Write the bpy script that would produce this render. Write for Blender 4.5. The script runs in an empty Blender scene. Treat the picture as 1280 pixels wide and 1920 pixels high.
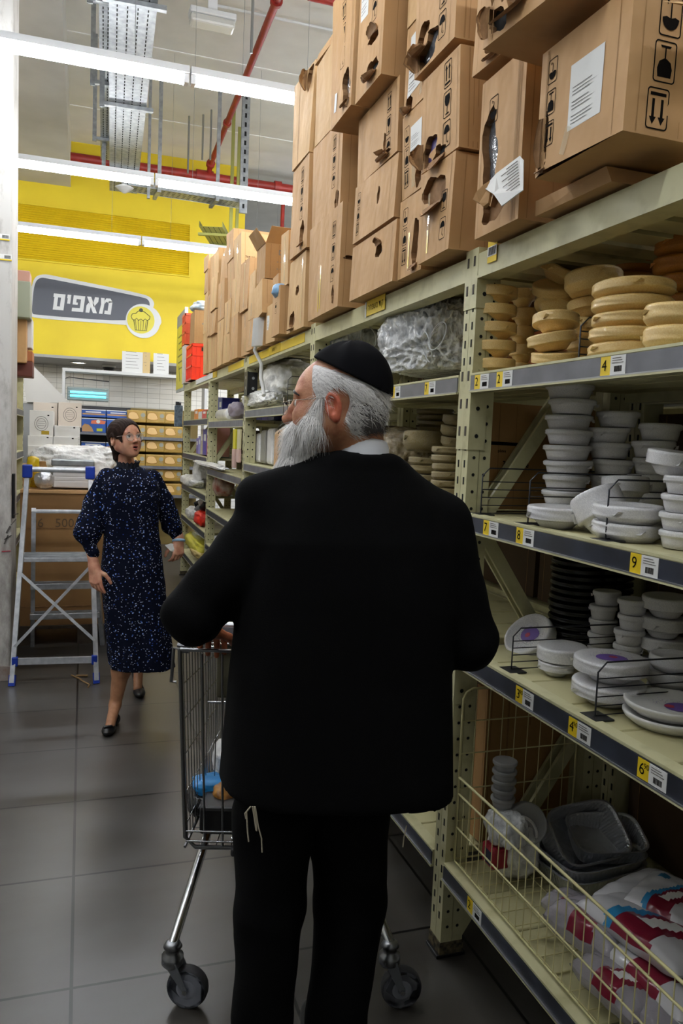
import bpy, bmesh, math, random
import numpy as np
from mathutils import Vector, Matrix, Euler, noise as mnoise
R_ = random.Random(7)
scene = bpy.context.scene
COL = scene.collection
pi = math.pi

# ------------------------------------------------------------------ camera
CAM = Vector((0, 0, 1.58)); FPX = 1465.3
ROT = Matrix(((0.94891749, -0.01183457, -0.31530229),
              (-0.31270551, 0.09800255, -0.9447808),
              (0.04208151, 0.99511579, 0.0892956)))
cam_d = bpy.data.cameras.new('camera'); cam = bpy.data.objects.new('camera', cam_d); COL.objects.link(cam)
cam_d.sensor_fit = 'HORIZONTAL'; cam_d.sensor_width = 36; cam_d.lens = 36 * FPX / 1280; cam_d.clip_start = .05
cam.matrix_world = Matrix.Translation(CAM) @ ROT.to_4x4(); scene.camera = cam

def P(px, py, ax, val):
    """world point on the plane axis=val that shows at pixel px,py of the photo"""
    d = ROT @ Vector((px - 640, 960 - py, -FPX)); t = (val - CAM[ax]) / d[ax]
    return CAM + d * t
def depth(p):
    return -(ROT.transposed() @ (Vector(p) - CAM)).z
# ------------------------------------------------------------------ light
scene.view_settings.view_transform = 'Standard'; scene.view_settings.look = 'None'
scene.view_settings.gamma = 1; scene.view_settings.exposure = 0.0
TUBE = 72.0
w = bpy.data.worlds.new('world'); scene.world = w; w.use_nodes = True
w.node_tree.nodes['Background'].inputs[0].default_value = (.9, .95, 1, 1)
w.node_tree.nodes['Background'].inputs[1].default_value = .02

# ------------------------------------------------------------------ materials
def lin(h):
    h = h.lstrip('#'); o = []
    for i in (0, 2, 4):
        v = int(h[i:i+2], 16) / 255
        o.append(v / 12.92 if v <= .04045 else ((v + .055) / 1.055) ** 2.4)
    return tuple(o) + (1,)
MATS = {}
def mat(name, c, rough=.6, metal=0, c2=None, nscale=8, bump=0, bscale=60, alpha=None, trans=0, emit=None, estr=0,
        coat=0, sheen=0, stretch=None, sss=0, lo=.35, hi=.65, detail=4, bdist=.01):
    if name in MATS: return MATS[name]
    m = bpy.data.materials.new(name); m.use_nodes = True; nt = m.node_tree; b = nt.nodes['Principled BSDF']
    b.inputs['Base Color'].default_value = lin(c); b.inputs['Roughness'].default_value = rough
    b.inputs['Metallic'].default_value = metal
    if coat: b.inputs['Coat Weight'].default_value = coat; b.inputs['Coat Roughness'].default_value = .15
    if sheen: b.inputs['Sheen Weight'].default_value = sheen
    if trans: b.inputs['Transmission Weight'].default_value = trans
    if alpha is not None: b.inputs['Alpha'].default_value = alpha
    if sss:
        b.inputs['Subsurface Weight'].default_value = sss; b.inputs['Subsurface Scale'].default_value = .01
        b.inputs['Subsurface Radius'].default_value = (1, .35, .2)
    if emit: b.inputs['Emission Color'].default_value = lin(emit); b.inputs['Emission Strength'].default_value = estr
    if c2 or bump:
        tc = nt.nodes.new('ShaderNodeTexCoord'); mp = nt.nodes.new('ShaderNodeMapping')
        nt.links.new(tc.outputs['Object'], mp.inputs[0])
        if stretch: mp.inputs['Scale'].default_value = stretch
    if c2:
        n = nt.nodes.new('ShaderNodeTexNoise'); n.inputs['Scale'].default_value = nscale; n.inputs['Detail'].default_value = detail
        nt.links.new(mp.outputs[0], n.inputs['Vector'])
        r = nt.nodes.new('ShaderNodeValToRGB'); r.color_ramp.elements[0].position = lo; r.color_ramp.elements[1].position = hi
        r.color_ramp.elements[0].color = lin(c2); r.color_ramp.elements[1].color = lin(c)
        nt.links.new(n.outputs['Fac'], r.inputs[0]); nt.links.new(r.outputs[0], b.inputs['Base Color'])
    if bump:
        n2 = nt.nodes.new('ShaderNodeTexNoise'); n2.inputs['Scale'].default_value = bscale; n2.inputs['Detail'].default_value = 3
        nt.links.new(mp.outputs[0], n2.inputs['Vector'])
        bp = nt.nodes.new('ShaderNodeBump'); bp.inputs['Strength'].default_value = bump; bp.inputs['Distance'].default_value = bdist
        nt.links.new(n2.outputs['Fac'], bp.inputs['Height']); nt.links.new(bp.outputs[0], b.inputs['Normal'])
    MATS[name] = m; return m
def nodes_of(m): return m.node_tree, m.node_tree.nodes['Principled BSDF']

CREAM = mat('cream_painted_steel', '#C3BF97', .45, c2='#AEA980', nscale=14, lo=.3, hi=.5)
CREAM2 = mat('cream_deck', '#BDB78C', .5, c2='#8C845E', nscale=9, lo=.28, hi=.42, detail=8)
DARKHOLE = mat('dark_hole', '#0B0B0A', .9)
SLATE = mat('slate_label_strip', '#363A45', .4, c2='#282A31', nscale=12)
SLATE2 = mat('grey_label_strip', '#6E6F74', .4, c2='#5A5B61', nscale=12)
SILVER = mat('silver_edge', '#B9BBBE', .3, .8)
CARD = mat('cardboard', '#BB9364', .75, c2='#B48C5D', nscale=5, bump=.5, bscale=5, bdist=.04, stretch=(1, 1.2, .85))
CARD2 = mat('cardboard_pale', '#C6A170', .75, c2='#BF9A69', nscale=6, bump=.5, bscale=5, bdist=.04, stretch=(1, 1.2, .85))
CARD3 = mat('cardboard_brown', '#A27B4B', .75, c2='#9B7445', nscale=6, bump=.5, bscale=5, bdist=.04, stretch=(1, 1.2, .85))
CARDIN = mat('cardboard_inside', '#8F6A45', .85, c2='#74532F', nscale=30)
INK = mat('black_ink', '#14110F', .95)
INK.node_tree.nodes['Principled BSDF'].inputs['Specular IOR Level'].default_value = .05
INKG = mat('grey_ink', '#6E6A66', .7)
PAPER = mat('white_paper', '#D9D9D6', .7)
TAPE = mat('clear_tape', '#E6D8B8', .08, alpha=.35)
TAPEY = mat('yellow_tape', '#D8B83C', .25)
DPLAST = mat('dark_plastic_bag', '#5B5E63', .12, bump=.8, bscale=30)
BLACK = mat('black_plastic', '#0C0C0E', .4)
WHITEP = mat('white_foam', '#D6D5D2', .45, c2='#CBCAC6', nscale=20, bump=.15, bscale=60)
WHITEPAINT = mat('white_paint', '#D0D0CE', .5)
CHROME = mat('chrome', '#B8BABC', .18, 1)
ZINC = mat('zinc', '#A5A8AB', .35, 1)
GALV = mat('galvanised', '#A9ADAF', .4, .85, c2='#8E9396', nscale=20)
ALU = mat('aluminium', '#C9CCD0', .4, .5, c2='#B0B4B9', nscale=30)
YTAG = mat('yellow_tag', '#E2C21E', .5)
REDP = mat('red_pipe_paint', '#9E2A20', .45, c2='#85221A', nscale=10)

# ------------------------------------------------------------------ mesh builder
def nseed(s): return random.Random(s)
class MB:
    def __init__(s): s.v = []; s.f = []; s.m = []; s.sm = []; s.mats = []
    def mi(s, m):
        if m not in s.mats: s.mats.append(m)
        return s.mats.index(m)
    def add(s, vs, fs, m, smooth=False):
        o = len(s.v); s.v += [tuple(v) for v in vs]; i = s.mi(m)
        for f in fs: s.f.append(tuple(o + k for k in f)); s.m.append(i); s.sm.append(smooth)
    def box(s, x0, x1, y0, y1, z0, z1, m, M=None):
        vs = [Vector((x, y, z)) for z in (z0, z1) for y in (y0, y1) for x in (x0, x1)]
        if M is not None: vs = [M @ v for v in vs]
        s.add(vs, [(0, 2, 3, 1), (4, 5, 7, 6), (0, 1, 5, 4), (2, 6, 7, 3), (0, 4, 6, 2), (1, 3, 7, 5)], m)
    def bbox(s, x0, x1, y0, y1, z0, z1, m, r=.005, M=None, seg=2):
        bm = bmesh.new(); bmesh.ops.create_cube(bm, size=1)
        for v in bm.verts: v.co = Vector(((x0+x1)/2 + v.co.x*(x1-x0), (y0+y1)/2 + v.co.y*(y1-y0), (z0+z1)/2 + v.co.z*(z1-z0)))
        bmesh.ops.bevel(bm, geom=bm.edges[:], offset=min(r, .49*min(x1-x0, y1-y0, z1-z0)), segments=seg, affect='EDGES', profile=.5)
        s.bm(bm, m, M)
    def bm(s, bm, m, M=None, smooth=False):
        bm.verts.index_update(); vs = [(M @ v.co) if M is not None else v.co.copy() for v in bm.verts]
        s.add(vs, [tuple(v.index for v in f.verts) for f in bm.faces], m, smooth); bm.free()
    def beam(s, a, b, wd, h, m, up=(0, 0, 1)):
        a = Vector(a); b = Vector(b); d = b - a; L = d.length; d.normalize(); u = Vector(up)
        if abs(d.dot(u)) > .98: u = Vector((1, 0, 0))
        sd = d.cross(u).normalized(); u = sd.cross(d)
        vs = [a + d*t + sd*i*wd/2 + u*j*h/2 for t in (0, L) for j in (-1, 1) for i in (-1, 1)]
        s.add(vs, [(0, 2, 3, 1), (4, 5, 7, 6), (0, 1, 5, 4), (2, 6, 7, 3), (0, 4, 6, 2), (1, 3, 7, 5)], m)
    def tube(s, pts, r, m, n=8, closed=False, caps=True):
        pts = [Vector(p) for p in pts]; N = len(pts)
        rs = r if isinstance(r, (list, tuple)) else [r]*N
        rings = []; prev = None
        for i, p in enumerate(pts):
            if closed: t = (pts[(i+1) % N] - pts[i-1])
            else: t = pts[min(i+1, N-1)] - pts[max(i-1, 0)]
            t.normalize()
            if prev is None:
                u = Vector((0, 0, 1)) if abs(t.z) < .9 else Vector((1, 0, 0))
                u = (u - t*u.dot(t)).normalized()
            else:
                u = (prev - t*prev.dot(t)).normalized()
            prev = u; w_ = t.cross(u)
            rings.append([p + (u*math.cos(2*pi*k/n) + w_*math.sin(2*pi*k/n))*rs[i] for k in range(n)])
        vs = [v for r_ in rings for v in r_]; fs = []
        for i in range(N if closed else N-1):
            j = (i+1) % N
            for k in range(n): fs.append((i*n+k, i*n+(k+1) % n, j*n+(k+1) % n, j*n+k))
        s.add(vs, fs, m, True)
        if caps and not closed:
            s.add(rings[0], [tuple(range(n))[::-1]], m); s.add(rings[-1], [tuple(range(n))], m)
    def lathe(s, prof, m, n=24, M=None, fn=None, smooth=True):
        vs = []; fs = []
        for i, (r, z) in enumerate(prof):
            for k in range(n):
                a = 2*pi*k/n; v = Vector((r*math.cos(a), r*math.sin(a), z))
                if fn: v = fn(v, a, i)
                if M is not None: v = M @ v
                vs.append(v)
        for i in range(len(prof)-1):
            for k in range(n): fs.append((i*n+k, i*n+(k+1) % n, (i+1)*n+(k+1) % n, (i+1)*n+k))
        fs.append(tuple(range(n))[::-1]); fs.append(tuple((len(prof)-1)*n+k for k in range(n)))
        s.add(vs, fs, m, smooth)
    def disc(s, c, nrm, r, m, n=8, off=.0008):
        c = Vector(c); nrm = Vector(nrm).normalized(); u = nrm.orthogonal().normalized(); v = nrm.cross(u)
        s.add([c + nrm*off + (u*math.cos(2*pi*k/n) + v*math.sin(2*pi*k/n))*r for k in range(n)], [tuple(range(n))], m)
    def poly(s, pts, m): s.add(pts, [tuple(range(len(pts)))], m)
    def prism(s, pts, m, d):
        d = Vector(d); pts = [Vector(p) for p in pts]; n = len(pts)
        s.add(pts + [p + d for p in pts], [tuple(range(n))[::-1], tuple(range(n, 2*n))] + [(i, (i+1) % n, n+(i+1) % n, n+i) for i in range(n)], m)
    def build(s, name, parent=None, loc=None, smooth=None):
        """mesh in world coordinates; origin moved to parent's location or to loc"""
        me = bpy.data.meshes.new(name)
        o0 = Vector(parent['wloc']) if parent is not None and 'wloc' in parent else (Vector(loc) if loc is not None else Vector((0, 0, 0)))
        me.from_pydata([tuple(Vector(v) - o0) for v in s.v], [], s.f)
        for m in s.mats: me.materials.append(m)
        me.polygons.foreach_set('material_index', s.m)
        me.polygons.foreach_set('use_smooth', [bool(x) if smooth is None else smooth for x in s.sm])
        me.update(); me.validate()
        o = bpy.data.objects.new(name, me); COL.objects.link(o)
        if parent is not None: o.parent = parent
        elif loc is not None: o.location = loc
        return o
def tag(o, label=None, cat=None, group=None, kind=None):
    if label: o['label'] = label
    if cat: o['category'] = cat
    if group: o['group'] = group
    if kind: o['kind'] = kind
    return o
def struct(o): o['kind'] = 'structure'; return o
def thing(name, loc, label, cat, group=None):
    o = bpy.data.objects.new(name, None); o.empty_display_size = .05; COL.objects.link(o); o.location = loc; o['wloc'] = tuple(loc)
    return tag(o, label, cat, group)
def finish_things():
    for o in bpy.data.objects:
        if 'wloc' in o: del o['wloc']
def copy_tree(o, loc=None, rot=None, label=None, group=None, parent=None):
    c = o.copy(); COL.objects.link(c)
    if parent is not None: c.parent = parent
    for ch in [x for x in o.children]: copy_tree(ch, parent=c)
    if loc is not None: c.location = loc
    if rot is not None: c.rotation_euler = rot
    if label: c['label'] = label
    if group: c['group'] = group
    return c
ORD = ['bottom', 'second from the bottom', 'third from the bottom', 'fourth from the bottom', 'fifth from the bottom', 'sixth from the bottom',
       'seventh from the bottom', 'eighth from the bottom', 'ninth from the bottom', 'tenth from the bottom', 'eleventh from the bottom']
def text_mesh(mb, txt, M, m, size=1.0, align='CENTER', shear=0, bold=0):
    cu = bpy.data.curves.new('t', 'FONT'); cu.body = txt; cu.size = size; cu.align_x = align; cu.align_y = 'CENTER'; cu.shear = shear
    cu.offset = bold; cu.resolution_u = 3
    ob = bpy.data.objects.new('t', cu); COL.objects.link(ob)
    dg = bpy.context.evaluated_depsgraph_get(); me = bpy.data.meshes.new_from_object(ob.evaluated_get(dg))
    mb.add([M @ v.co for v in me.vertices], [tuple(p.vertices) for p in me.polygons], m)
    bpy.data.objects.remove(ob); bpy.data.curves.remove(cu); bpy.data.meshes.remove(me)
def frame(o, x, y, z):
    """matrix with origin o and columns x,y,z"""
    return Matrix(((x[0], y[0], z[0], o[0]), (x[1], y[1], z[1], o[1]), (x[2], y[2], z[2], o[2]), (0, 0, 0, 1)))
# facing -X (aisle side): reading direction is towards -Y
def faceX(x, y, z): return frame((x, y, z), (0, -1, 0), (0, 0, 1), (-1, 0, 0))
def faceY(x, y, z): return frame((x, y, z), (1, 0, 0), (0, 0, 1), (0, -1, 0))

# ------------------------------------------------------------------ signed-distance surfaces (bodies, bags)
def sd_grid(fn, lo, hi, h):
    lo = np.array(lo, float); hi = np.array(hi, float); n = np.ceil((hi-lo)/h).astype(int)+1
    xs = [lo[i]+h*np.arange(n[i]) for i in range(3)]
    F = np.empty(n, np.float32)
    for i in range(n[0]):
        Y, Z = np.meshgrid(xs[1], xs[2], indexing='ij'); X = np.full_like(Y, xs[0][i])
        F[i] = fn(np.stack([X, Y, Z], -1))
    return F, lo, n
def surfnet(fn, lo, hi, h):
    F, lo, n = sd_grid(fn, lo, hi, h); S = F < 0
    nc = n-1; acc = np.zeros(tuple(nc)+(3,), np.float32); cnt = np.zeros(tuple(nc), np.float32)
    for ax in range(3):
        sl0 = [slice(None)]*3; sl1 = [slice(None)]*3; sl0[ax] = slice(0, -1); sl1[ax] = slice(1, None)
        A = F[tuple(sl0)]; B = F[tuple(sl1)]; cr = S[tuple(sl0)] != S[tuple(sl1)]
        t = np.where(cr, A/np.where(cr, A-B, 1), 0)
        o = [a for a in range(3) if a != ax]
        idx = np.argwhere(cr); tv = t[cr]
        for d0 in (0, 1):
            for d1 in (0, 1):
                c = idx.copy(); c[:, o[0]] -= d0; c[:, o[1]] -= d1
                ok = ((c >= 0) & (c < nc)).all(1); cc = c[ok]
                p = idx[ok].astype(np.float32); p[:, ax] += tv[ok]
                np.add.at(acc, tuple(cc.T), p); np.add.at(cnt, tuple(cc.T), 1)
    act = cnt > 0; vid = -np.ones(tuple(nc), int); vid[act] = np.arange(act.sum())
    V = acc[act]/cnt[act][:, None]*h+lo
    faces = []
    for ax in range(3):
        sl0 = [slice(None)]*3; sl1 = [slice(None)]*3; sl0[ax] = slice(0, -1); sl1[ax] = slice(1, None)
        a_in = S[tuple(sl0)]; cr = a_in != S[tuple(sl1)]; idx = np.argwhere(cr); o = [(ax+1) % 3, (ax+2) % 3]
        ok = (idx[:, o[0]] > 0) & (idx[:, o[1]] > 0) & (idx[:, o[0]] < nc[o[0]]) & (idx[:, o[1]] < nc[o[1]]); idx = idx[ok]
        q = []
        for d in ((1, 1), (0, 1), (0, 0), (1, 0)):
            c = idx.copy(); c[:, o[0]] -= d[0]; c[:, o[1]] -= d[1]; q.append(vid[tuple(c.T)])
        q = np.stack(q, 1); ins = a_in[tuple(idx.T)]
        q[~ins] = q[~ins][:, ::-1]; faces.append(q)
    return V, np.concatenate(faces)
def lerp(a, b, t): return a+(b-a)*t
def nrm(v): return np.sqrt((v*v).sum(-1))
def cone(p, a, b, ra, rb=None):
    rb = ra if rb is None else rb; a = np.array(a, float); b = np.array(b, float); ab = b-a
    t = np.clip(((p-a)@ab)/(ab@ab), 0, 1); return nrm(p-(a+t[..., None]*ab))-(ra+(rb-ra)*t)
def ell(p, c, r, M=None):
    q = p-np.array(c, float)
    if M is not None: q = q@M
    r = np.array(r, float); k0 = nrm(q/r); k1 = nrm(q/(r*r)); return k0*(k0-1)/np.maximum(k1, 1e-6)
def smin(a, b, k):
    h = np.clip(.5+.5*(b-a)/k, 0, 1); return b+(a-b)*h-k*h*(1-h)
def smax(a, b, k): return -smin(-a, -b, k)
def smins(k, *ds):
    r = ds[0]
    for d in ds[1:]: r = smin(r, d, k)
    return r
def rot2(p, c, ang, ax=2):
    """rotate points about centre c by -ang around axis"""
    q = p-np.array(c, float); ca, sa = math.cos(-ang), math.sin(-ang); i, j = [(1, 2), (2, 0), (0, 1)][ax]
    r = q.copy(); r[..., i] = q[..., i]*ca-q[..., j]*sa; r[..., j] = q[..., i]*sa+q[..., j]*ca
    return r+np.array(c, float)
def mb_net(mb, VF, m, T=None):
    V, F = VF
    if T is not None: V = V@np.array(T.to_3x3()).T+np.array(T.translation)
    mb.add([tuple(v) for v in V], [tuple(int(k) for k in f) for f in F], m, True)
# ================================================================== THE ROOM
def floor_mat():
    m = mat('dark_floor_tile', '#4F4B47', .3); nt, b = nodes_of(m)
    tc = nt.nodes.new('ShaderNodeTexCoord'); mp = nt.nodes.new('ShaderNodeMapping'); mp.inputs['Location'].default_value = (.012, -.43, 0)
    nt.links.new(tc.outputs['Object'], mp.inputs[0])
    br = nt.nodes.new('ShaderNodeTexBrick'); br.offset = 0; br.squash = 1
    br.inputs['Scale'].default_value = 1; br.inputs['Brick Width'].default_value = .6; br.inputs['Row Height'].default_value = .593
    br.inputs['Mortar Size'].default_value = .0055; br.inputs['Mortar Smooth'].default_value = .2; br.inputs['Bias'].default_value = 0
    br.inputs['Color1'].default_value = lin('#4B4946'); br.inputs['Color2'].default_value = lin('#454340'); br.inputs['Mortar'].default_value = lin('#100F0E')
    nt.links.new(mp.outputs[0], br.inputs['Vector'])
    n = nt.nodes.new('ShaderNodeTexNoise'); n.inputs['Scale'].default_value = 2.2; n.inputs['Detail'].default_value = 8
    mp2 = nt.nodes.new('ShaderNodeMapping'); mp2.inputs['Scale'].default_value = (.8, 2, 1); nt.links.new(tc.outputs['Object'], mp2.inputs[0]); nt.links.new(mp2.outputs[0], n.inputs['Vector'])
    r = nt.nodes.new('ShaderNodeValToRGB'); r.color_ramp.elements[0].position = .3; r.color_ramp.elements[0].color = (.72, .66, .6, 1); r.color_ramp.elements[1].position = .7; r.color_ramp.elements[1].color = (1.05, 1.05, 1.05, 1)
    nt.links.new(n.outputs['Fac'], r.inputs[0])
    mx = nt.nodes.new('ShaderNodeMix'); mx.data_type = 'RGBA'; mx.blend_type = 'MULTIPLY'; mx.inputs[0].default_value = 1
    nt.links.new(br.outputs['Color'], mx.inputs[6]); nt.links.new(r.outputs[0], mx.inputs[7]); nt.links.new(mx.outputs[2], b.inputs['Base Color'])
    r2 = nt.nodes.new('ShaderNodeMapRange'); r2.inputs[3].default_value = .26; r2.inputs[4].default_value = .36; nt.links.new(n.outputs['Fac'], r2.inputs[0]); nt.links.new(r2.outputs[0], b.inputs['Roughness'])
    return m
mb = MB(); mb.box(-4, 9, -4, 18, -.06, 0, floor_mat()); struct(mb.build('floor'))
CEIL = mat('ceiling_paint', '#E8E7E2', .8, c2='#E0DFDA', nscale=3)
mb = MB(); mb.box(-4, 9, -4, 18, 5.6, 5.7, CEIL)
SEAM = mat('ceiling_seam', '#EDECE8', .8)
for y in (1.2, 3.1, 5.0, 6.9, 8.8, 10.7): mb.box(-4, 9, y-.012, y+.012, 5.592, 5.6, SEAM)
struct(mb.build('ceiling'))
# concrete drop beam on the left
mb = MB(); mb.box(-1.3, -.2, -4, 12, 4.98, 5.6, mat('beam_paint', '#D0CEC8', .85, c2='#C6C4BE', nscale=2)); struct(mb.build('trim_1'))
YEL = mat('yellow_wall_paint', '#E6CC22', .6, c2='#DEC31E', nscale=2)
GREYSOF = mat('grey_soffit', '#A5A39E', .7)
mb = MB(); mb.box(-4, 2.28, 12, 12.18, 2.64, 5.6, YEL)
# slatted louvre panel: part of the wall's face
LX0, LX1, LZ0, LZ1 = -1.6, 1.46, 3.93, 4.66
for i in range(24):
    z = LZ0+(LZ1-LZ0)*i/24; mb.prism([(LX0, 12, z), (LX0, 11.97, z+.004), (LX0, 12, z+.03)], YEL, (LX1-LX0, 0, 0))
mb.box(LX0, LX1, 11.965, 12, LZ1, LZ1+.02, YEL); mb.box(LX0, LX1, 11.965, 12, LZ0-.02, LZ0, YEL); mb.box(LX1, LX1+.02, 11.965, 12, LZ0-.02, LZ1+.02, YEL)
struct(mb.build('wall_back'))
mb = MB(); mb.box(-4, 2.28, 12, 13.3, 2.6, 2.64, GREYSOF); struct(mb.build('trim_2'))
# tiled wall behind the bakery counter
def tile_mat(name, c, mo, w_, h_):
    m = mat(name, c, .25); nt, b = nodes_of(m); tc = nt.nodes.new('ShaderNodeTexCoord'); sx = nt.nodes.new('ShaderNodeSeparateXYZ'); cb = nt.nodes.new('ShaderNodeCombineXYZ')
    nt.links.new(tc.outputs['Object'], sx.inputs[0]); nt.links.new(sx.outputs[0], cb.inputs[0]); nt.links.new(sx.outputs[2], cb.inputs[1])
    br = nt.nodes.new('ShaderNodeTexBrick'); br.offset = 0; br.inputs['Scale'].default_value = 1; br.inputs['Brick Width'].default_value = w_; br.inputs['Row Height'].default_value = h_
    br.inputs['Mortar Size'].default_value = .003; br.inputs['Color1'].default_value = lin(c); br.inputs['Color2'].default_value = lin(c); br.inputs['Mortar'].default_value = lin(mo)
    nt.links.new(cb.outputs[0], br.inputs['Vector']); nt.links.new(br.outputs[0], b.inputs['Base Color']); return m
mb = MB(); mb.box(-4, 3.4, 13.3, 13.4, 0, 2.64, tile_mat('white_wall_tile', '#E2E2DF', '#A5A5A2', .2, .08)); struct(mb.build('wall_tiled'))
mb = MB(); mb.box(-4, 9, 17.9, 18, 0, 5.6, mat('far_wall', '#9A9B93', .8)); struct(mb.build('wall_far'))
mb = MB(); mb.box(-4.1, -4, -4, 18, 0, 5.6, mat('left_wall', '#B9B8B2', .8)); struct(mb.build('wall_left'))
mb = MB(); mb.box(9, 9.1, -4, 18, 0, 5.6, mat('left_wall', '#B9B8B2', .8)); struct(mb.build('wall_right'))
mb = MB(); mb.box(-4, 9, -4.1, -4, 0, 5.6, mat('rear_wall', '#8F8E88', .8)); struct(mb.build('wall_rear'))
# scuffed column
def col_mat():
    m = mat('column_plaster', '#BFBDB8', .7); nt, b = nodes_of(m); tc = nt.nodes.new('ShaderNodeTexCoord')
    n = nt.nodes.new('ShaderNodeTexNoise'); n.inputs['Scale'].default_value = 5; n.inputs['Detail'].default_value = 10; n.inputs['Roughness'].default_value = .7
    mp = nt.nodes.new('ShaderNodeMapping'); mp.inputs['Scale'].default_value = (2.2, 2.2, .8); nt.links.new(tc.outputs['Object'], mp.inputs[0]); nt.links.new(mp.outputs[0], n.inputs['Vector'])
    sx = nt.nodes.new('ShaderNodeSeparateXYZ'); nt.links.new(tc.outputs['Object'], sx.inputs[0])
    mr = nt.nodes.new('ShaderNodeMapRange'); mr.inputs[1].default_value = 1.9; mr.inputs[2].default_value = .2; mr.inputs[3].default_value = 0; mr.inputs[4].default_value = .2
    nt.links.new(sx.outputs[2], mr.inputs[0])
    ad = nt.nodes.new('ShaderNodeMath'); nt.links.new(n.outputs['Fac'], ad.inputs[0]); nt.links.new(mr.outputs[0], ad.inputs[1])
    r = nt.nodes.new('ShaderNodeValToRGB'); e = r.color_ramp.elements; e[0].position = .52; e[0].color = lin('#BFBDB8'); e[1].position = .86; e[1].color = lin('#6B6660')
    x = e.new(.66); x.color = lin('#A29E98')
    nt.links.new(ad.outputs[0], r.inputs[0]); nt.links.new(r.outputs[0], b.inputs['Base Color']); return m
mb = MB(); mb.bbox(-1.3, -.413, 5.2, 5.62, 0, 5.0, col_mat(), .012); 
mb.box(-1.3, -.41, 5.19, 5.2, 0, .09, mat('column_base_dirt', '#7E6A5E', .8, c2='#8F8A84', nscale=20))
struct(mb.build('trim_3'))
# small price labels and black bumper stuck on the column
for px, py, lab in ((8, 445, 'upper small yellow and white price label on the white column'), (12, 483, 'lower small white price label on the white column')):
    c = P(px, py, 1, 5.2); mb = MB(); mb.box(c.x-.045, c.x+.03, 5.195, 5.199, c.z-.018, c.z+.018, PAPER); mb.box(c.x-.045, c.x+.03, 5.1945, 5.199, c.z-.018, c.z-.01, YTAG)
    for k in range(6): mb.box(c.x-.01+k*.006, c.x-.007+k*.006, 5.1935, 5.195, c.z-.006, c.z+.012, INK)
    tag(mb.build('price_label', loc=c), lab, 'price label')
mb = MB(); mb.bbox(-.412, -.395, 5.22, 5.28, 1.02, 1.3, BLACK, .006); tag(mb.build('edge_guard', loc=(-.41, 5.24, 1.02)), 'black rubber edge guard on the scuffed white column corner', 'edge guard')
mb = MB()
for (px, py, L, a, wd) in ((12, 1000, .05, 1.1, .012), (8, 1020, .06, 1.2, .008), (20, 985, .05, .9, .005), (25, 965, .03, .2, .005), (8, 1012, .05, .6, .007)):
    c = P(px, py, 1, 5.196); mb.beam(c, c+Vector((L*math.cos(a), 0, L*math.sin(a))), wd, .003, mat('scuff', '#4C4844', .8), up=(0, 1, 0))
c = P(10, 1034, 1, 5.196); mb.beam(c-Vector((.02, 0, 0)), c+Vector((.03, 0, .003)), .006, .003, mat('scuff_red', '#9A3540', .8), up=(0, 1, 0))
struct(mb.build('trim_4'))

# ------------------------------------------------------------------ strip lights
TUBEM = mat('tube_light', '#FFFFFF', .4, emit='#F6FAFF', estr=TUBE)
FIX = mat('fixture_white', '#D6D8DA', .4)
ROWS = [(2.8, 3.7), (4.75, 3.6), (6.72, 3.6), (8.85, 3.6)]
def slight(x0, x1, y, z, label, grp):
    t = thing('strip_light', ((x0+x1)/2, y, z), label, 'ceiling light', grp)
    mb = MB(); mb.prism([(x0, y-.045, z+.03), (x0, y-.028, z+.075), (x0, y+.028, z+.075), (x0, y+.045, z+.03)], FIX, (x1-x0, 0, 0)); mb.build('housing', t)
    mb = MB(); mb.tube([(x0+.03, y, z), (x1-.03, y, z)], .022, TUBEM, 10); mb.build('tube', t)
    for xx in (x0, x1-.03): mb = MB(); mb.bbox(xx, xx+.03, y-.028, y+.028, z-.02, z+.04, FIX, .004); mb.build('end_cap', t)
    for xx in (x0+.3, x1-.3): mb = MB(); mb.tube([(xx, y, z+.075), (xx, y, 5.6)], .0015, ZINC, 4); mb.build('hanging_wire', t)
    return t

for ri, (y, z) in enumerate(ROWS):
    j = .5
    if ri in (1, 2, 3):
        Pz = P({1: 357, 2: 293, 3: 268}[ri], {1: 153, 2: 335, 3: 450}[ri], 2, z); j = Pz.x
    wh = {1: 'nearest lit row', 2: 'middle lit row', 3: 'farthest lit row'}.get(ri)
    for k in ((-2, -1, 0, 1) if ri == 0 else (-1, 0, 1)):
        x0 = j+k*1.55
        side = {-1: 'left half', 0: 'right half', 1: 'right end, behind boxes'}.get(k, 'left end')
        lab = f'white fluorescent strip light, {side} of the {wh}' if wh else f'white strip light of the overhead row above the man, {side}'
        slight(x0, x0+1.54, y, z, lab, 'strip lights' if not wh else None)
slight(-1.3, .24, .7, 3.7, 'added unseen strip light above the camera, left lamp', None); slight(.26, 1.8, .7, 3.7, 'added unseen strip light above the camera, right lamp', None)  # pair of lamps out of view, added to brighten the man's back and hair
# unseen strip lights added on both sides to brighten ceiling and hall
src = bpy.data.objects['strip_light']
for yi, yy in enumerate((1.5, 3.5, 5.5, 7.5, 9.5, 11.5, 13.5)):
    for xi, xx in enumerate((3.6, 5.4, 7.2)): copy_tree(src, (xx, yy, 3.8), label=f'added unseen strip light right of the rack, {("first second third fourth fifth sixth seventh").split()[yi]} row, {("nearer", "middle", "outer")[xi]} lamp', group='strip lights')
for yi, yy in enumerate((1.0, 4.2, 7.4, 10)): copy_tree(src, (-2.8, yy, 3.8), label=f'added unseen strip light left of the column, {("first second third fourth").split()[yi]} from the camera', group='strip lights')
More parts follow.
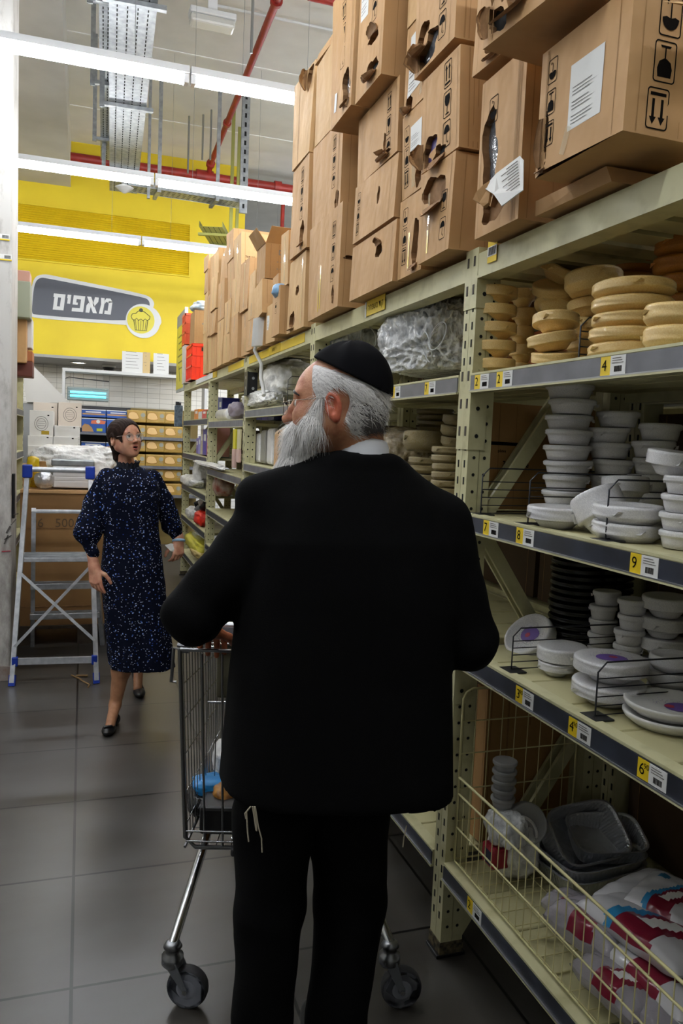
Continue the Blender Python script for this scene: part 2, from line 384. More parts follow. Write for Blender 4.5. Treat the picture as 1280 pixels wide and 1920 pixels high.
# suspended cables, emergency fitting
def cable_tray(name, pts, wd, label, m=GALV):
    a, b = Vector(pts[0]), Vector(pts[1]); t = thing(name, tuple(a), label, 'cable tray')
    d = (b-a).normalized(); s_ = d.cross(Vector((0, 0, 1))).normalized(); L = (b-a).length; mb = MB()
    mb.beam(a, b, wd, .004, m)
    for sg in (-1, 1): mb.beam(a+s_*sg*wd/2+Vector((0, 0, .03)), b+s_*sg*wd/2+Vector((0, 0, .03)), .004, .07, m)
    n = int(L/.06)
    for i in range(n):
        for k in range(4):
            c = a+d*(i*.06+.03)+s_*((k-1.5)*wd*.22)+Vector((0, 0, -.003)); mb.beam(c-d*.016, c+d*.016, .008, .002, DARKHOLE)
    mb.build('tray', t)
    n = max(2, int(L/1.3))
    for i in range(n):
        mb = MB(); c = a+d*(L*(i+.5)/n)
        mb.beam(c-s_*(wd/2+.06)+Vector((0, 0, -.02)), c+s_*(wd/2+.08)+Vector((0, 0, -.02)), .04, .03, m)
        mb.build('bracket', t)
    for i in range(n):
        mb = MB(); c = a+d*(L*(i+.5)/n)+s_*(wd/2+.06); mb.beam(c+Vector((0, 0, -.05)), Vector((c.x, c.y, 5.6)), .04, .02, m, up=(0, 1, 0))
        mb.build('hanger', t)
    return t
ZT = 4.35
a = P(250, 0, 2, ZT); b = P(231, 360, 2, ZT)
cable_tray('cable_tray', (b, a+(a-b)*.2), .3, 'wide perforated galvanised cable tray running along the aisle ceiling')
a = P(208, 0, 2, ZT+.25); b = P(203, 300, 2, ZT+.25)
cable_tray('cable_tray', (b, a+(a-b)*.2), .16, 'narrower perforated metal tray just left of the wide ceiling tray')
a = P(238, 352, 2, 4.3); b = P(452, 385, 2, 4.3); cable_tray('cable_tray', (a, b), .25, 'perforated metal cable tray crossing in front of the yellow wall')
a = P(395, 425, 2, 4.1); cable_tray('cable_tray', (a, a+Vector((.35, 1.1, 0))), .28, 'short yellowish cable tray end at the upper right of the yellow wall', mat('tray_yellowish', '#8D8C4A', .5, .4))
# red sprinkler pipes
t = thing('sprinkler_pipe', (0, 11.0, 4.9), 'red sprinkler main pipe running across under the ceiling before the yellow wall', 'pipe')
a = P(50, 288, 1, 11.6); b = P(552, 350, 1, 11.6); a.z = b.z = (a.z+b.z)/2
mb = MB(); mb.tube([a+(a-b)*.4, b+(b-a)*.6], .06, REDP, 12); mb.build('pipe', t)
for fr, hw_ in ((.64, .12), (.93, .05)): mb = MB(); c = a.lerp(b, fr); mb.tube([c-Vector((hw_, 0, 0)), c+Vector((hw_, 0, 0))], .085, REDP, 12); mb.build('coupling', t)
c = a.lerp(b, .655); e = P(517, 5, 2, c.z+.12)
t = thing('sprinkler_pipe', tuple(c), 'red sprinkler branch pipe climbing diagonally over the aisle', 'pipe')
c2 = c+Vector((0, -.15, .12)); mb = MB(); mb.tube([c, c2, e, e+(e-c2)*.1], .035, REDP, 10); mb.build('pipe', t)
for q0_, fr, rr_ in ((c2, .02, .06), (c2.lerp(e, .35), .015, .05), (e, .01, .055)): mb = MB(); mb.tube([q0_, q0_+(e-c2)*fr], rr_, REDP, 10); mb.build('coupling', t)
c = a.lerp(b, .95); e = Vector((c.x, c.y, 2.2)); t = thing('sprinkler_pipe', tuple(e), 'thin vertical red drop pipe beside the yellow wall end', 'pipe')
mb = MB(); mb.tube([c+Vector((.02, .0, -.09)), e], .03, REDP, 8); mb.build('pipe', t)
a2 = P(610, 0, 2, 5.3); mb = MB(); mb.tube([a2-Vector((.15, 0, 0)), a2+Vector((3, 0, 0))], .035, REDP, 8); tag(mb.build('sprinkler_pipe', loc=a2), 'short dark red pipe at the top edge above the boxes', 'pipe')
# emergency lamp
c = P(398, 32, 2, 5.2); t = thing('emergency_lamp', tuple(c), 'small clear emergency lamp hanging near the ceiling', 'lamp')
CLR = mat('clear_plastic_lamp', '#E4E4DE', .15, alpha=.7)
mb = MB(); mb.bbox(c.x-.2, c.x+.2, c.y-.08, c.y+.08, c.z-.02, c.z+.03, FIX, .01); mb.build('housing', t)
mb = MB(); mb.bbox(c.x-.19, c.x+.19, c.y-.075, c.y+.075, c.z-.09, c.z-.02, CLR, .02); mb.build('diffuser', t)
mb = MB(); mb.box(c.x-.04, c.x+.04, c.y-.02, c.y+.02, c.z+.03, 5.6, FIX); mb.build('bracket', t)
a = P(405, 10, 2, 5.5); b = P(640, 60, 2, 5.5); mb = MB(); mb.tube([a, b, b+(b-a)*2], .014, FIX, 6); tag(mb.build('conduit', loc=a), 'thin white conduit under the ceiling right of the emergency lamp', 'conduit')
for (px, y0, y1, zt, L) in ((278, 218, 372, 4.3, 'rod'), (455, 260, 400, 4.3, 'strut')):
    c = P(px, y1, 2, 4.15); mb = MB()
    wd = .03 if L == 'rod' else .09
    mb.box(c.x-wd/2, c.x+wd/2, c.y-.02, c.y+.02, c.z, 5.6, GALV)
    if L == 'strut':
        mb.box(c.x-.12, c.x+.12, c.y-.08, c.y+.08, 5.58, 5.6, GALV)
        for k in range(14): mb.box(c.x-.012, c.x+.012, c.y-.022, c.y-.02, c.z+.1*k+.05, c.z+.1*k+.1, DARKHOLE)
    tag(mb.build('ceiling_hanger', loc=c), 'thin galvanised ceiling rod holding the crossing tray' if L == 'rod' else 'slotted galvanised strut hanging from the ceiling near the yellow wall corner', 'hanger')

for (px, y0, y1, z0) in ((352, 268, 325, 4.9), (394, 243, 300, 5.0), (379, 282, 300, 5.05), (471, 48, 100, 4.7)):
    c = P(px, y1, 2, z0); mb = MB(); mb.tube([c, (c.x, c.y, 5.6)], .012, ZINC, 6)
    tag(mb.build('ceiling_rod', loc=c), {352: 'leftmost bare ceiling rod, above the crossing red pipe', 394: 'bare ceiling rod just right of the diagonal pipe foot', 379: 'short bare ceiling rod right above the red pipe coupling', 471: 'highest bare ceiling rod, left of the diagonal pipe top'}[px], 'rod')
c = P(233, 362, 2, 4.2); mb = MB(); mb.lathe([(.01, 0), (.02, .0), (.09, .05), (.1, .06), (.03, .09), (.03, .14)], WHITEPAINT, 16, Matrix.Translation(c)); tag(mb.build('wireless_sensor', loc=c), 'small round white sensor under the end of the wide tray', 'sensor')
# ================================================================== THE RACK
XF = 1.068; XB = 1.62
TOPZ = 2.137
def post_mesh(mb, x0, x1, y, wy, zt, face=-1):
    """perforated upright: slots on the aisle face, round holes on its -Y side"""
    mb.box(x0, x1, y, y+wy, .0, zt, CREAM)
    xf = x0 if face < 0 else x1; z = .12
    while z < zt-.03:
        mb.box(*( (xf-.0012, xf) if face < 0 else (xf, xf+.0012)), y+wy/2-.0035, y+wy/2+.0035, z, z+.022, DARKHOLE); z += .05
    z = .1; w_ = x1-x0
    while z < zt-.03:
        for k in (.27, .73): mb.disc((x0+w_*k, y, z), (0, -1, 0), .0052, DARKHOLE, 8, .0012)
        z += .05
    mb.box(x0+w_*.5-.001, x0+w_*.5+.001, y-.0012, y, 0, zt, mat('cream_seam', '#8E8A66', .6))
def splice(mb, x0, x1, y, wy, z0, z1, face=-1):
    mb.box(x0-.003, x1*.5+x0*.5+.014, y-.003, y+wy, z0, z1, CREAM)
    for z in (z0+.04, z0+.12, z0+.2):
        if z < z1-.02:
            mb.box(x0-.0042, x0-.003, y+wy/2-.005, y+wy/2+.005, z, z+.028, mat('slot_dark_brown', '#3A332A', .7))  # slots drawn as dark brown strips
            mb.disc((x0+.022, y-.003, z), (0, -1, 0), .0065, DARKHOLE, 8, .0012)
def shelf_parts(t, y0, y1, z, h, deckdir, strip=SLATE, dirt=True, zd=None, tags=(), yellow=None, thick_edge=True):
    """front rail with lip, label strip, deck panels; z is the top of the rail"""
    mb = MB()
    mb.box(XF-.004, XF+.022, y0, y1, z-h, z-.004, CREAM)
    mb.prism([(XF-.006, y0, z-.006), (XF-.006, y0, z), (XF+.03, y0, z), (XF+.03, y0, z-.006)], CREAM, (0, y1-y0, 0))
    mb.prism([(XF-.011, y0, z-h), (XF-.011, y0, z-h+.005), (XF+.02, y0, z-h+.005), (XF+.02, y0, z-h)], CREAM, (0, y1-y0, 0))
    mb.box(XB-.022, XB, y0, y1, z-h, z-.002, CREAM)
    g = .0025; n = 9 if deckdir == 'x' else 5
    for i in range(n):
        if deckdir == 'x':
            a = y0+(y1-y0)*i/n; b = y0+(y1-y0)*(i+1)/n; mb.bbox(XF+.02, XB-.02, a+g, b-g, z-.028, z-.004, CREAM2, .003, seg=1)
        else:
            a = XF+.02+(XB-XF-.04)*i/n; b = XF+.02+(XB-XF-.04)*(i+1)/n; mb.bbox(a+g, b-g, y0, y1, z-.028, z-.004, CREAM2, .003, seg=1)
    sh = mb.build('shelf', t)
    sh['wloc'] = t['wloc']
    if strip:
        mb = MB(); mb.box(XF-.0075, XF-.004, y0+.004, y1-.004, z-h+.006, z-.008, strip); mb.box(XF-.011, XF-.004, y0+.004, y1-.004, z-h+.004, z-h+.0075, SILVER); mb.build('label_strip', sh)
    for (yc, txt) in tags:
        mb = MB(); x = XF-.0085; zc = z-h/2
        wd = .082
        mb.box(x, x+.001, yc+.008, yc+wd/2, zc-.02, zc+.02, YTAG); mb.box(x, x+.001, yc-wd/2, yc+.008, zc-.02, zc+.02, PAPER)
        text_mesh(mb, txt[0], faceX(x-.0005, yc+.028, zc), INK, .034); 
        if len(txt) > 1: text_mesh(mb, txt[1:], faceX(x-.0005, yc+.015, zc+.008), INK, .016)
        rr = nseed(int(yc*1000))
        yy = yc-.006
        while yy > yc-.03: wv = rr.choice((.0008, .0014, .002)); mb.box(x-.0006, x, yy-wv, yy, zc-.014, zc-.002, INK); yy -= wv+.0012
        for k in range(3): mb.box(x-.0006, x, yc-.034+.004*k, yc+.002, zc+.004+.005*k, zc+.0055+.005*k, INKG)
        mb.build('price_tag', sh)
    del sh['wloc']
    return sh
def bay(y0, y1, levels, label, beam_yellow=None, tags_beam=(), holes=True, side_split=True):
    t = thing('shelving_bay', (XF, (y0+y1)/2, 0), label, 'shelving', 'shelving bays of the long rack')
    wy = .036
    for (x0, x1, fc) in ((XF, XF+.074, -1), (XB-.074, XB, 1)):
        for y in (y0, y1-wy):
            mb = MB(); post_mesh(mb, x0, x1, y, wy, 2.15, fc)
            if fc < 0:
                splice(mb, x0, x1, y, wy, 1.98, 2.15); splice(mb, x0, x1, y, wy, levels[0][0]-.22, levels[0][0]+.01); splice(mb, x0, x1, y, wy, levels[-2][0]-.18, levels[-2][0]-.02)
            o = mb.build('upright_post', t); o['wloc'] = t['wloc']
            mb = MB(); mb.bbox(x0-.012, x1+.012, y-.004, y+wy+.004, 0, .012, BLACK, .002); mb.box(x0-.003, x1+.003, y-.003, y+wy+.003, .012, .05, mat('foot_rust', '#6E6347', .8, c2='#2A241C', nscale=60)); mb.build('foot_plate', o); del o['wloc']
    mb = MB(); mb.box(XF-.002, XF+.045, y0+wy, y1-wy, 2.07, TOPZ-.006, CREAM); mb.prism([(XF-.003, y0+wy, 2.062), (XF-.003, y0+wy, 2.07), (XF+.06, y0+wy, 2.07), (XF+.06, y0+wy, 2.062)], CREAM, (0, y1-y0-2*wy, 0))
    if beam_yellow: mb.box(XF-.0045, XF-.002, beam_yellow[0], beam_yellow[1], 2.078, TOPZ-.012, YTAG)
    mb.build('top_beam', t)
    mb = MB(); mb.box(XB-.045, XB, y0+wy, y1-wy, 2.06, TOPZ-.006, CREAM); mb.build('rear_beam', t)
    mb = MB(); n = 14
    for i in range(n):
        a = y0+.02+(y1-y0-.04)*i/n; mb.box(XF+.02, XB-.02, a, a+(y1-y0-.04)/n*.72, TOPZ-.03, TOPZ, CREAM2)
    mb.build('top_deck', t)
    for lv in levels:
        lv = list(lv)+[None]*(5-len(lv)); z, h, dd, st, tg = lv
        shelf_parts(t, y0+wy+.002, y1-wy-.002, z, h, dd or 'x', st if st is not None else SLATE, tags=tg or ())
    zz = [(.08, 1), (.68, -1), (1.34, 1), (1.98, 0)]
    for yy in (y0+.018, y1-.018):
        pts = [(XF+.06, .06), (XB-.06, .72), (XF+.06, 1.35), (XB-.06, 2.0)]
        for a, b in zip(pts, pts[1:]): mb = MB(); mb.beam((a[0], yy, a[1]), (b[0], yy, b[1]), .04, .012, CREAM, up=(0, 1, 0)) ; mb.build('diagonal_brace', t)
    return t
B0 = (.44, 2.094); B1 = (2.094+.002, 3.745); B2 = (3.75, 5.41); B3 = (5.415, 7.06); B4 = (7.065, 8.9)
z4 = [(1.742, .06), (1.39, .06), (1.045, .06), (.705, .06), (.31, .055)]
b0 = bay(*B0, [(1.793, .056, 'y', SLATE2, [(1.985, '2'), (1.86, '2'), (1.41, '4')]), (1.389, .055, 'y', SLATE, [(1.885, '7'), (1.71, '8'), (1.268, '9')]),
              (.99, .06, 'x', SLATE, [(1.665, '390'), (1.435, '490'), (1.2, '690')]), (.312, .055, 'x', SLATE, [(1.85, '2')])],
         'nearest shelving bay of the cream rack, stacked with foam bowls and plates')
b1 = bay(*B1, [(1.793, .057, 'y', SLATE2, [(2.62, '5'), (2.33, '7')]), (1.389, .055), (.99, .06), (.312, .055)],
         'second shelving bay of the cream rack, right behind the bearded man')
b2 = bay(*B2, [(1.771, .056, 'y', SLATE2), (1.408, .056, 'y', SLATE2), (1.0, .056), (.66, .056), (.312, .055)],
         'third shelving bay, with a yellow banded beam and plastic bags', beam_yellow=(3.9, 5.3))
b3 = bay(*B3, [(1.713, .06, 'y', SLATE2), (1.30, .06, 'y', SLATE2), (.94, .06), (.62, .056), (.312, .055)],
         'fourth shelving bay of the rack, holding a big plastic roll', beam_yellow=(5.5, 6.1))
b4 = bay(*B4, z4, 'farthest shelving bay at the end of the long cream rack')
for b_, lab in ((b0, 'back side bay of the neighbouring aisle behind the foam plates'), (b1, 'back side bay of the neighbouring aisle behind the second bay')):
    copy_tree(b_, (XB+.055+(XB-XF), b_.location.y, 0), (0, 0, pi), lab)
# small notices on the top beams
def notice(name, yc, wd, zc, h, txt, label, size, cat='sign', m=YTAG, bar=False):
    c = (XF-.006, yc, zc); mb = MB(); mb.box(XF-.0065, XF-.005, yc-wd/2, yc+wd/2, zc-h/2, zc+h/2, m)
    if bar:
        mb.box(XF-.0072, XF-.0065, yc-wd/2, yc+wd/2, zc-h*.22, zc+h*.22, PAPER)
        for k in range(9): mb.box(XF-.0078, XF-.0072, yc-wd*.4+k*wd*.09, yc-wd*.4+k*wd*.09+wd*.04, zc-h*.18, zc+h*.18, INK)
    if txt: text_mesh(mb, txt, faceX(XF-.0072, yc, zc), INK, size)
    tag(mb.build(name, loc=c), label, cat)
notice('beam_sign', 2.875, .2, 2.108, .058, '↑ החפשמ דוק ↑', 'small yellow sign with black letters on the beam below the cartons', .034)
mb = MB(); mb.box(XF-.0075, XF-.006, 2.978, 2.99, 2.075, 2.135, PAPER); tag(mb.build('sign_holder', loc=(XF, 2.98, 2.1)), 'white edge strip beside the small yellow beam sign', 'label holder')
notice('price_label', 1.97, .05, 2.12, .06, None, 'yellow and white barcode label on the beam over the cream bowls', .02, 'price label', bar=True)
notice('price_label', 4.55, .28, 2.105, .05, 'ןוטרק ↑', 'darker yellow paper label on the yellow banded beam', .03, 'price label', mat('dark_yellow_label', '#C9A916', .6))
notice('price_label', 6.75, .22, 2.105, .05, None, 'small yellow label on the far top beam near the white streak', .03, 'price label', mat('dark_yellow_label', '#C9A916', .6))
mb = MB(); mb.box(XF-.008, XF-.004, 6.85, 7.9, 2.085, 2.13, PAPER); tag(mb.build('plastic_strip', loc=(XF, 7.3, 2.1)), 'glossy white plastic strip on the far top beam', 'label holder')

# ------------------------------------------------------------------ wire dividers and the wire basket
WIRE = mat('dark_wire', '#3C3D42', .35, .8); CWIRE = mat('cream_wire', '#C9C18E', .45)
def divider(y, z, L, h, label, x0=1.1, kink=True, n=6, m=WIRE):
    t = thing('wire_divider', (x0, y, z), label, 'shelf divider')
    mb = MB(); k = .022
    mb.tube([(x0, y, z+.002), (x0, y, z+h-k), (x0+k, y, z+h), (x0+L, y, z+h)], .0022, m, 6)
    for i in range(n-1): zz = z+.004+(h-.02)*i/(n-1); mb.tube([(x0, y, zz), (x0+L, y, zz)], .0015, m, 6)
    mb.tube([(x0+L, y, z), (x0+L, y, z+h)], .0022, m, 6); mb.build('wire_grid', t)
    mb = MB(); mb.bbox(x0-.02, x0+.03, y-.03, y+.03, z-.001, z+.003, m, .001); mb.build('foot', t)
divider(2.02, 1.387, .4, .135, 'dark wire divider against the post, left on the white bowl shelf')
divider(1.765, 1.387, .42, .135, 'dark wire divider before the tall tower of white bowls')
divider(1.445, 1.387, .42, .135, 'nearest dark wire divider on the white bowl shelf, right')
divider(1.80, .988, .42, .115, 'dark wire divider on the plate shelf beside the purple label packs')
divider(1.437, .988, .42, .125, 'dark wire divider on the plate shelf by the flat plates')
divider(1.62, 1.79, .3, .11, 'thin dark wire divider among the cream bowls on the upper shelf', x0=1.12)
divider(4.35, 1.768, .35, .17, 'thin wire divider on the far shelf before the man\'s glasses', x0=1.1)
t = thing('wire_basket', (1.09, 1.28, .315), 'cream wire basket guard along the front of the bottom shelf', 'wire basket')
mb = MB(); y0, y1 = .5, 2.035
for z, r in ((.588, .0042), (.537, .0034), (.432, .0028), (.325, .0028)): mb.tube([(1.09, y0, z), (1.09, y1, z)], r, CWIRE, 6)
mb.build('rail', t)
mb = MB(); n = 44
for i in range(n+1): y = y0+(y1-y0)*i/n; mb.tube([(1.09, y, .325), (1.09, y, .588 if i % 2 == 0 else .54)], .0016, CWIRE, 5)
mb.build('wire_grid', t)
t = thing('wire_basket', (1.27, 2.04, .315), 'cream wire grid panel standing beside the post above the bottom shelf', 'wire basket')
mb = MB(); mb.tube([(1.09, 2.04, .33), (1.09, 2.04, .83), (1.1, 2.04, .85), (1.12, 2.04, .86), (1.5, 2.04, .86), (1.5, 2.04, .33)], .004, CWIRE, 6, closed=True)
for z in (.45, .55, .66, .76): mb.tube([(1.09, 2.04, z), (1.5, 2.04, z)], .0022, CWIRE, 5)
for i in range(1, 9): x = 1.09+.41*i/9; mb.tube([(x, 2.04, .33), (x, 2.04, .86)], .0016, CWIRE, 5)
mb.build('wire_grid', t)
t = thing('wire_basket', (1.3, 1.28, .315), 'cream wire mesh base lying on the bottom shelf', 'wire basket')
mb = MB()
for i in range(25): y = .5+1.53*i/24; mb.tube([(1.095, y, .318), (1.55, y, .318)], .0018, CWIRE, 5)
for i in range(6): x = 1.1+.44*i/5; mb.tube([(x, .5, .3205), (x, 2.03, .3205)], .0018, CWIRE, 5)
mb.build('wire_grid', t)

# ------------------------------------------------------------------ foam bowls and plates
CREAMP = mat('cream_foam', '#F5D792', .34, c2='#E8BF74', nscale=25, bump=.35, bscale=90, coat=.5)
CREAMSHADE = mat('cream_foam_shaded', '#C07C2C', .38, c2='#A8681C', nscale=25, bump=.25, bscale=90, coat=.3)  # back-row cream foam, dim orange of the shade put into its colour
WHITEF = mat('white_wrapped_foam', '#F2F1F2', .33, c2='#DCDBDE', nscale=25, bump=.4, bscale=80, coat=.6)
BROWNP = mat('brown_wrapped_plates', '#8E7A35', .35, c2='#A89A78', nscale=30, bump=.6, bscale=90, coat=.5)
PURPLE = mat('purple_label', '#6B4FA0', .4); REDL = mat('red_label', '#B0304A', .4)
PROF = {
 'bowl': [(.46, 0), (.52, .0), (.6, .12), (.72, .3), (.8, .40), (.955, .415), (.99, .43), (1, .46), (.985, .52), (1, .57), (.985, .62), (1, .67), (.985, .72), (1, .77), (.985, .82), (1, .87), (.99, .94), (.96, .985), (.9, 1), (.7, .985), (.5, .975)],
 'plate': [(.72, 0), (.8, .0), (.9, .2), (.97, .3), (1, .4), (.985, .47), (1, .54), (.985, .61), (1, .68), (.985, .75), (1, .82), (.985, .9), (.95, 1), (.86, .97), (.75, .8), (.5, .78)],
 'tub': [(.74, 0), (.78, 0), (.84, .3), (.88, .55), (.9, .62), (.98, .68), (1, .74), (.985, .8), (1, .86), (.98, .94), (.93, 1), (.8, .99), (.5, .97)],
}
PM = {}
def pack_mesh(kind, m, wob=0, seal=True):
    key = (kind, m.name)
    if key not in PM:
        mb = MB(); rr = nseed(len(PM)+3)
        mb.lathe(PROF[kind], m, 28, fn=lambda v, a, i: Vector((v.x*(1+.012*math.sin(3*a+i)), v.y*(1+.012*math.cos(2*a)), v.z)))
        if seal:  # twisted ends of the shrink wrap
            for a in (2.6, 4.4):
                d = Vector((math.cos(a), math.sin(a), 0)); s_ = Vector((-d.y, d.x, 0))
                mb.add([d*.97+s_*.16+Vector((0, 0, .7)), d*.97-s_*.16+Vector((0, 0, .5)), d*1.09-s_*.05+Vector((0, 0, .5)), d*1.1+s_*.06+Vector((0, 0, .74))], [(0, 1, 2, 3)], m)
        o = mb.build('pack'); PM[key] = o.data; bpy.data.objects.remove(o)
    return PM[key]
def pack(kind, m, c, r, h, label, group, tilt=(0, 0), name='foam_bowl_pack', cat='bowl pack', badge=False, rz=0):
    o = bpy.data.objects.new(name, pack_mesh(kind, m)); COL.objects.link(o)
    o.location = c; o.scale = (r, r, h); o.rotation_euler = (tilt[0], tilt[1], rz)
    tag(o, label, cat, group)
    if badge:
        mb = MB(); rr = nseed(int(r*1e4)); z = .985
        zt = 1.005 if kind == 'bowl' else .8
        n = 20; mb.poly([(.12+.42*math.cos(2*pi*k/n)*(1 if math.cos(2*pi*k/n) < 0 else .7), .42*math.sin(2*pi*k/n), zt) for k in range(n)][::1], PURPLE)
        mb.poly([(.0+.12*math.cos(k), .12*math.sin(k)+.05, zt+.006) for k in (0, 1, 2, 3, 4, 5)], REDL)
        for k in range(60):
            a = rr.uniform(0, 6.28); q = rr.uniform(.35, .62); mb.poly([(q*math.cos(a)+.02*math.cos(j), q*math.sin(a)+.02*math.sin(j), zt+.003) for j in (0, 2, 4)], INKG if k % 3 else PURPLE)
        b = mb.build('label_sticker'); b.parent = o
        tag(b, 'purple and red printed label')
    return o
def stack(kind, m, n, l, r, yt, yb, X, zs, where, group, desc, tilt=(0, 0), snap=True, drift=.004, **kw):
    c = P((l+r)/2, (yt+yb)/2, 0, X); d = depth(c); rad = (r-l)*d/FPX/2
    zb = zs if snap else P((l+r)/2, yb, 0, X).z; zt = P((l+r)/2, yt, 0, X).z; h = (zt-zb)/n
    rr = nseed(int(l*7+yt))
    for i in range(n):
        o = ORD[i] if i < n-1 or n == 1 else 'topmost'
        lab = f'{desc}, {o} of {where}' if n > 1 else f'{desc} {where}'
        b = kw.get('badge') and i == n-1
        pack(kind, m, (c.x+rr.uniform(-drift, drift)-math.sin(tilt[1])*0, c.y+rr.uniform(-drift, drift), zb+h*i+.001), rad*rr.uniform(.97, 1.02), h*.97, lab, group, (tilt[0]+rr.uniform(-.03, .03), tilt[1]+rr.uniform(-.03, .03)), name=kw.get('name', 'foam_bowl_pack'), cat=kw.get('cat', 'bowl pack'), badge=b, rz=rr.uniform(0, 6))
G2 = 'cream bowl packs on the upper shelf'; ZS2 = 1.79
stack('bowl', CREAMP, 5, 885, 968, 541, 695, 1.15, ZS2, 'the stack beside the post', G2, 'cream foam bowl pack')
stack('bowl', CREAMP, 5, 955, 1002, 545, 690, 1.29, ZS2, 'the narrow stack behind the post stack', G2, 'cream bowl pack', drift=.006)
stack('bowl', CREAMP, 3, 996, 1086, 592, 680, 1.16, ZS2, 'the low leaning stack left of the wire', G2, 'cream bowl pack', (.0, .16))
stack('bowl', CREAMP, 3, 1000, 1085, 500, 592, 1.30, 1.95, 'the leaning trio over the low stack', G2, 'cream bowl pack', (.15, .45), snap=False)
stack('bowl', CREAMP, 5, 1066, 1150, 530, 672, 1.3, ZS2, 'the stack just behind the wire divider', G2, 'cream bowl pack', (.05, .1))
stack('plate', CREAMP, 5, 1108, 1256, 535, 662, 1.17, ZS2, 'the wide stack right of the wire', G2, 'wide cream plate pack', name='foam_plate_pack', cat='plate pack')
stack('plate', CREAMP, 2, 1206, 1330, 575, 650, 1.13, ZS2, 'the low pair at the right edge', G2, 'wide cream plate pack', name='foam_plate_pack', cat='plate pack')
stack('plate', CREAMP, 1, 1062, 1168, 512, 552, 1.27, 0, 'lying tilted on the stack behind the wire', G2, 'flat cream plate pack', (.0, .1), snap=False, name='foam_plate_pack', cat='plate pack')
stack('bowl', CREAMSHADE, 6, 936, 1010, 512, 690, 1.48, ZS2, 'the back stack beside the post', G2, 'shaded-cream bowl pack')
stack('bowl', CREAMSHADE, 7, 1085, 1142, 470, 640, 1.5, ZS2, 'the middle back stack', G2, 'shaded-cream bowl pack', drift=.006)
stack('plate', CREAMSHADE, 7, 1142, 1228, 440, 640, 1.48, ZS2, 'the wide back stack', G2, 'shaded-cream plate pack', name='foam_plate_pack', cat='plate pack')
stack('plate', CREAMSHADE, 8, 1226, 1330, 415, 640, 1.42, ZS2, 'the tall back stack at the right edge', G2, 'shaded-cream plate pack', name='foam_plate_pack', cat='plate pack')
G3 = 'white bowl packs on the middle shelf'; ZS3 = 1.386
stack('tub', WHITEF, 9, 1018, 1108, 722, 975, 1.30, ZS3, 'the tall tower behind the wire', G3, 'white wrapped bowl pack', drift=.008)
stack('tub', WHITEF, 7, 1104, 1184, 772, 975, 1.42, ZS3, 'the dim tower beside the tall one', G3, 'white wrapped bowl pack', drift=.01)
stack('tub', WHITEF, 6, 1182, 1262, 795, 985, 1.5, ZS3, 'the dark back stack on the right', G3, 'white wrapped bowl pack', drift=.01)
stack('bowl', WHITEF, 1, 988, 1098, 948, 998, 1.14, ZS3, 'at the shelf edge before the second wire', G3, 'single wide white bowl pack')
stack('bowl', WHITEF, 1, 1098, 1200, 915, 985, 1.2, ZS3, 'tipped over at the middle of the shelf', G3, 'white bowl pack', (.3, -.45), drift=0)
stack('plate', WHITEF, 2, 1112, 1238, 945, 1010, 1.17, ZS3, 'the flat pair behind the nearest wire', G3, 'white plate pack', name='foam_plate_pack', cat='plate pack')
stack('bowl', WHITEF, 1, 1130, 1216, 893, 945, 1.33, 0, 'lying above the flat pair by the wire', G3, 'grey white bowl pack', (0, .1), snap=False)
stack('tub', WHITEF, 4, 1238, 1330, 892, 1008, 1.2, ZS3, 'the stack at the right picture edge', G3, 'white bowl pack')
stack('bowl', WHITEF, 1, 1215, 1310, 845, 892, 1.2, 0, 'crowning the right stack at a slant', G3, 'big white bowl pack', (0, -.1), snap=False)
G4 = 'white foam packs on the plate shelf'; ZS4 = .987
stack('bowl', WHITEF, 1, 925, 975, 1172, 1216, 1.42, 0, 'at the left back of the plate shelf', G4, 'small white bowl pack with purple label', snap=False, badge=True)
o_c = P(1005, 1200, 0, 1.3)
pack('plate', WHITEF, (o_c.x, o_c.y, .995), .078, .06, 'round white pack with a purple label, leaning up behind the wire', G4, (.15, -.75), name='foam_plate_pack', cat='plate pack', badge=True)
stack('bowl', WHITEF, 1, 1008, 1076, 1240, 1284, 1.2, ZS4, 'small, standing beneath the wider bowl', G4, 'white bowl pack')
stack('bowl', WHITEF, 1, 1004, 1098, 1208, 1252, 1.22, 0, 'resting on the small bowl by the wire', G4, 'wider white bowl pack', (0, .03), snap=False)
stack('bowl', WHITEF, 2, 1074, 1211, 1231, 1306, 1.2, ZS4, 'the low pair with purple label', G4, 'wide white bowl pack', badge=True)
stack('tub', WHITEF, 5, 1104, 1156, 1105, 1240, 1.42, ZS4, 'the left narrow back stack', G4, 'dim white tub pack', drift=.008)
stack('tub', WHITEF, 5, 1150, 1206, 1120, 1245, 1.40, ZS4, 'the second narrow back stack', G4, 'dim white tub pack', drift=.008)
stack('bowl', WHITEF, 4, 1204, 1290, 1115, 1235, 1.47, ZS4, 'the wide back stack on the right', G4, 'dim white bowl pack', drift=.008)
stack('plate', WHITEF, 3, 1216, 1300, 1225, 1275, 1.36, ZS4, 'the plates behind the nearest flat ones', G4, 'white plate pack', name='foam_plate_pack', cat='plate pack')
stack('bowl', WHITEF, 1, 1060, 1110, 1172, 1215, 1.42, ZS4, 'half hidden behind the leaning round pack', G4, 'grey white bowl pack', (.2, .2))
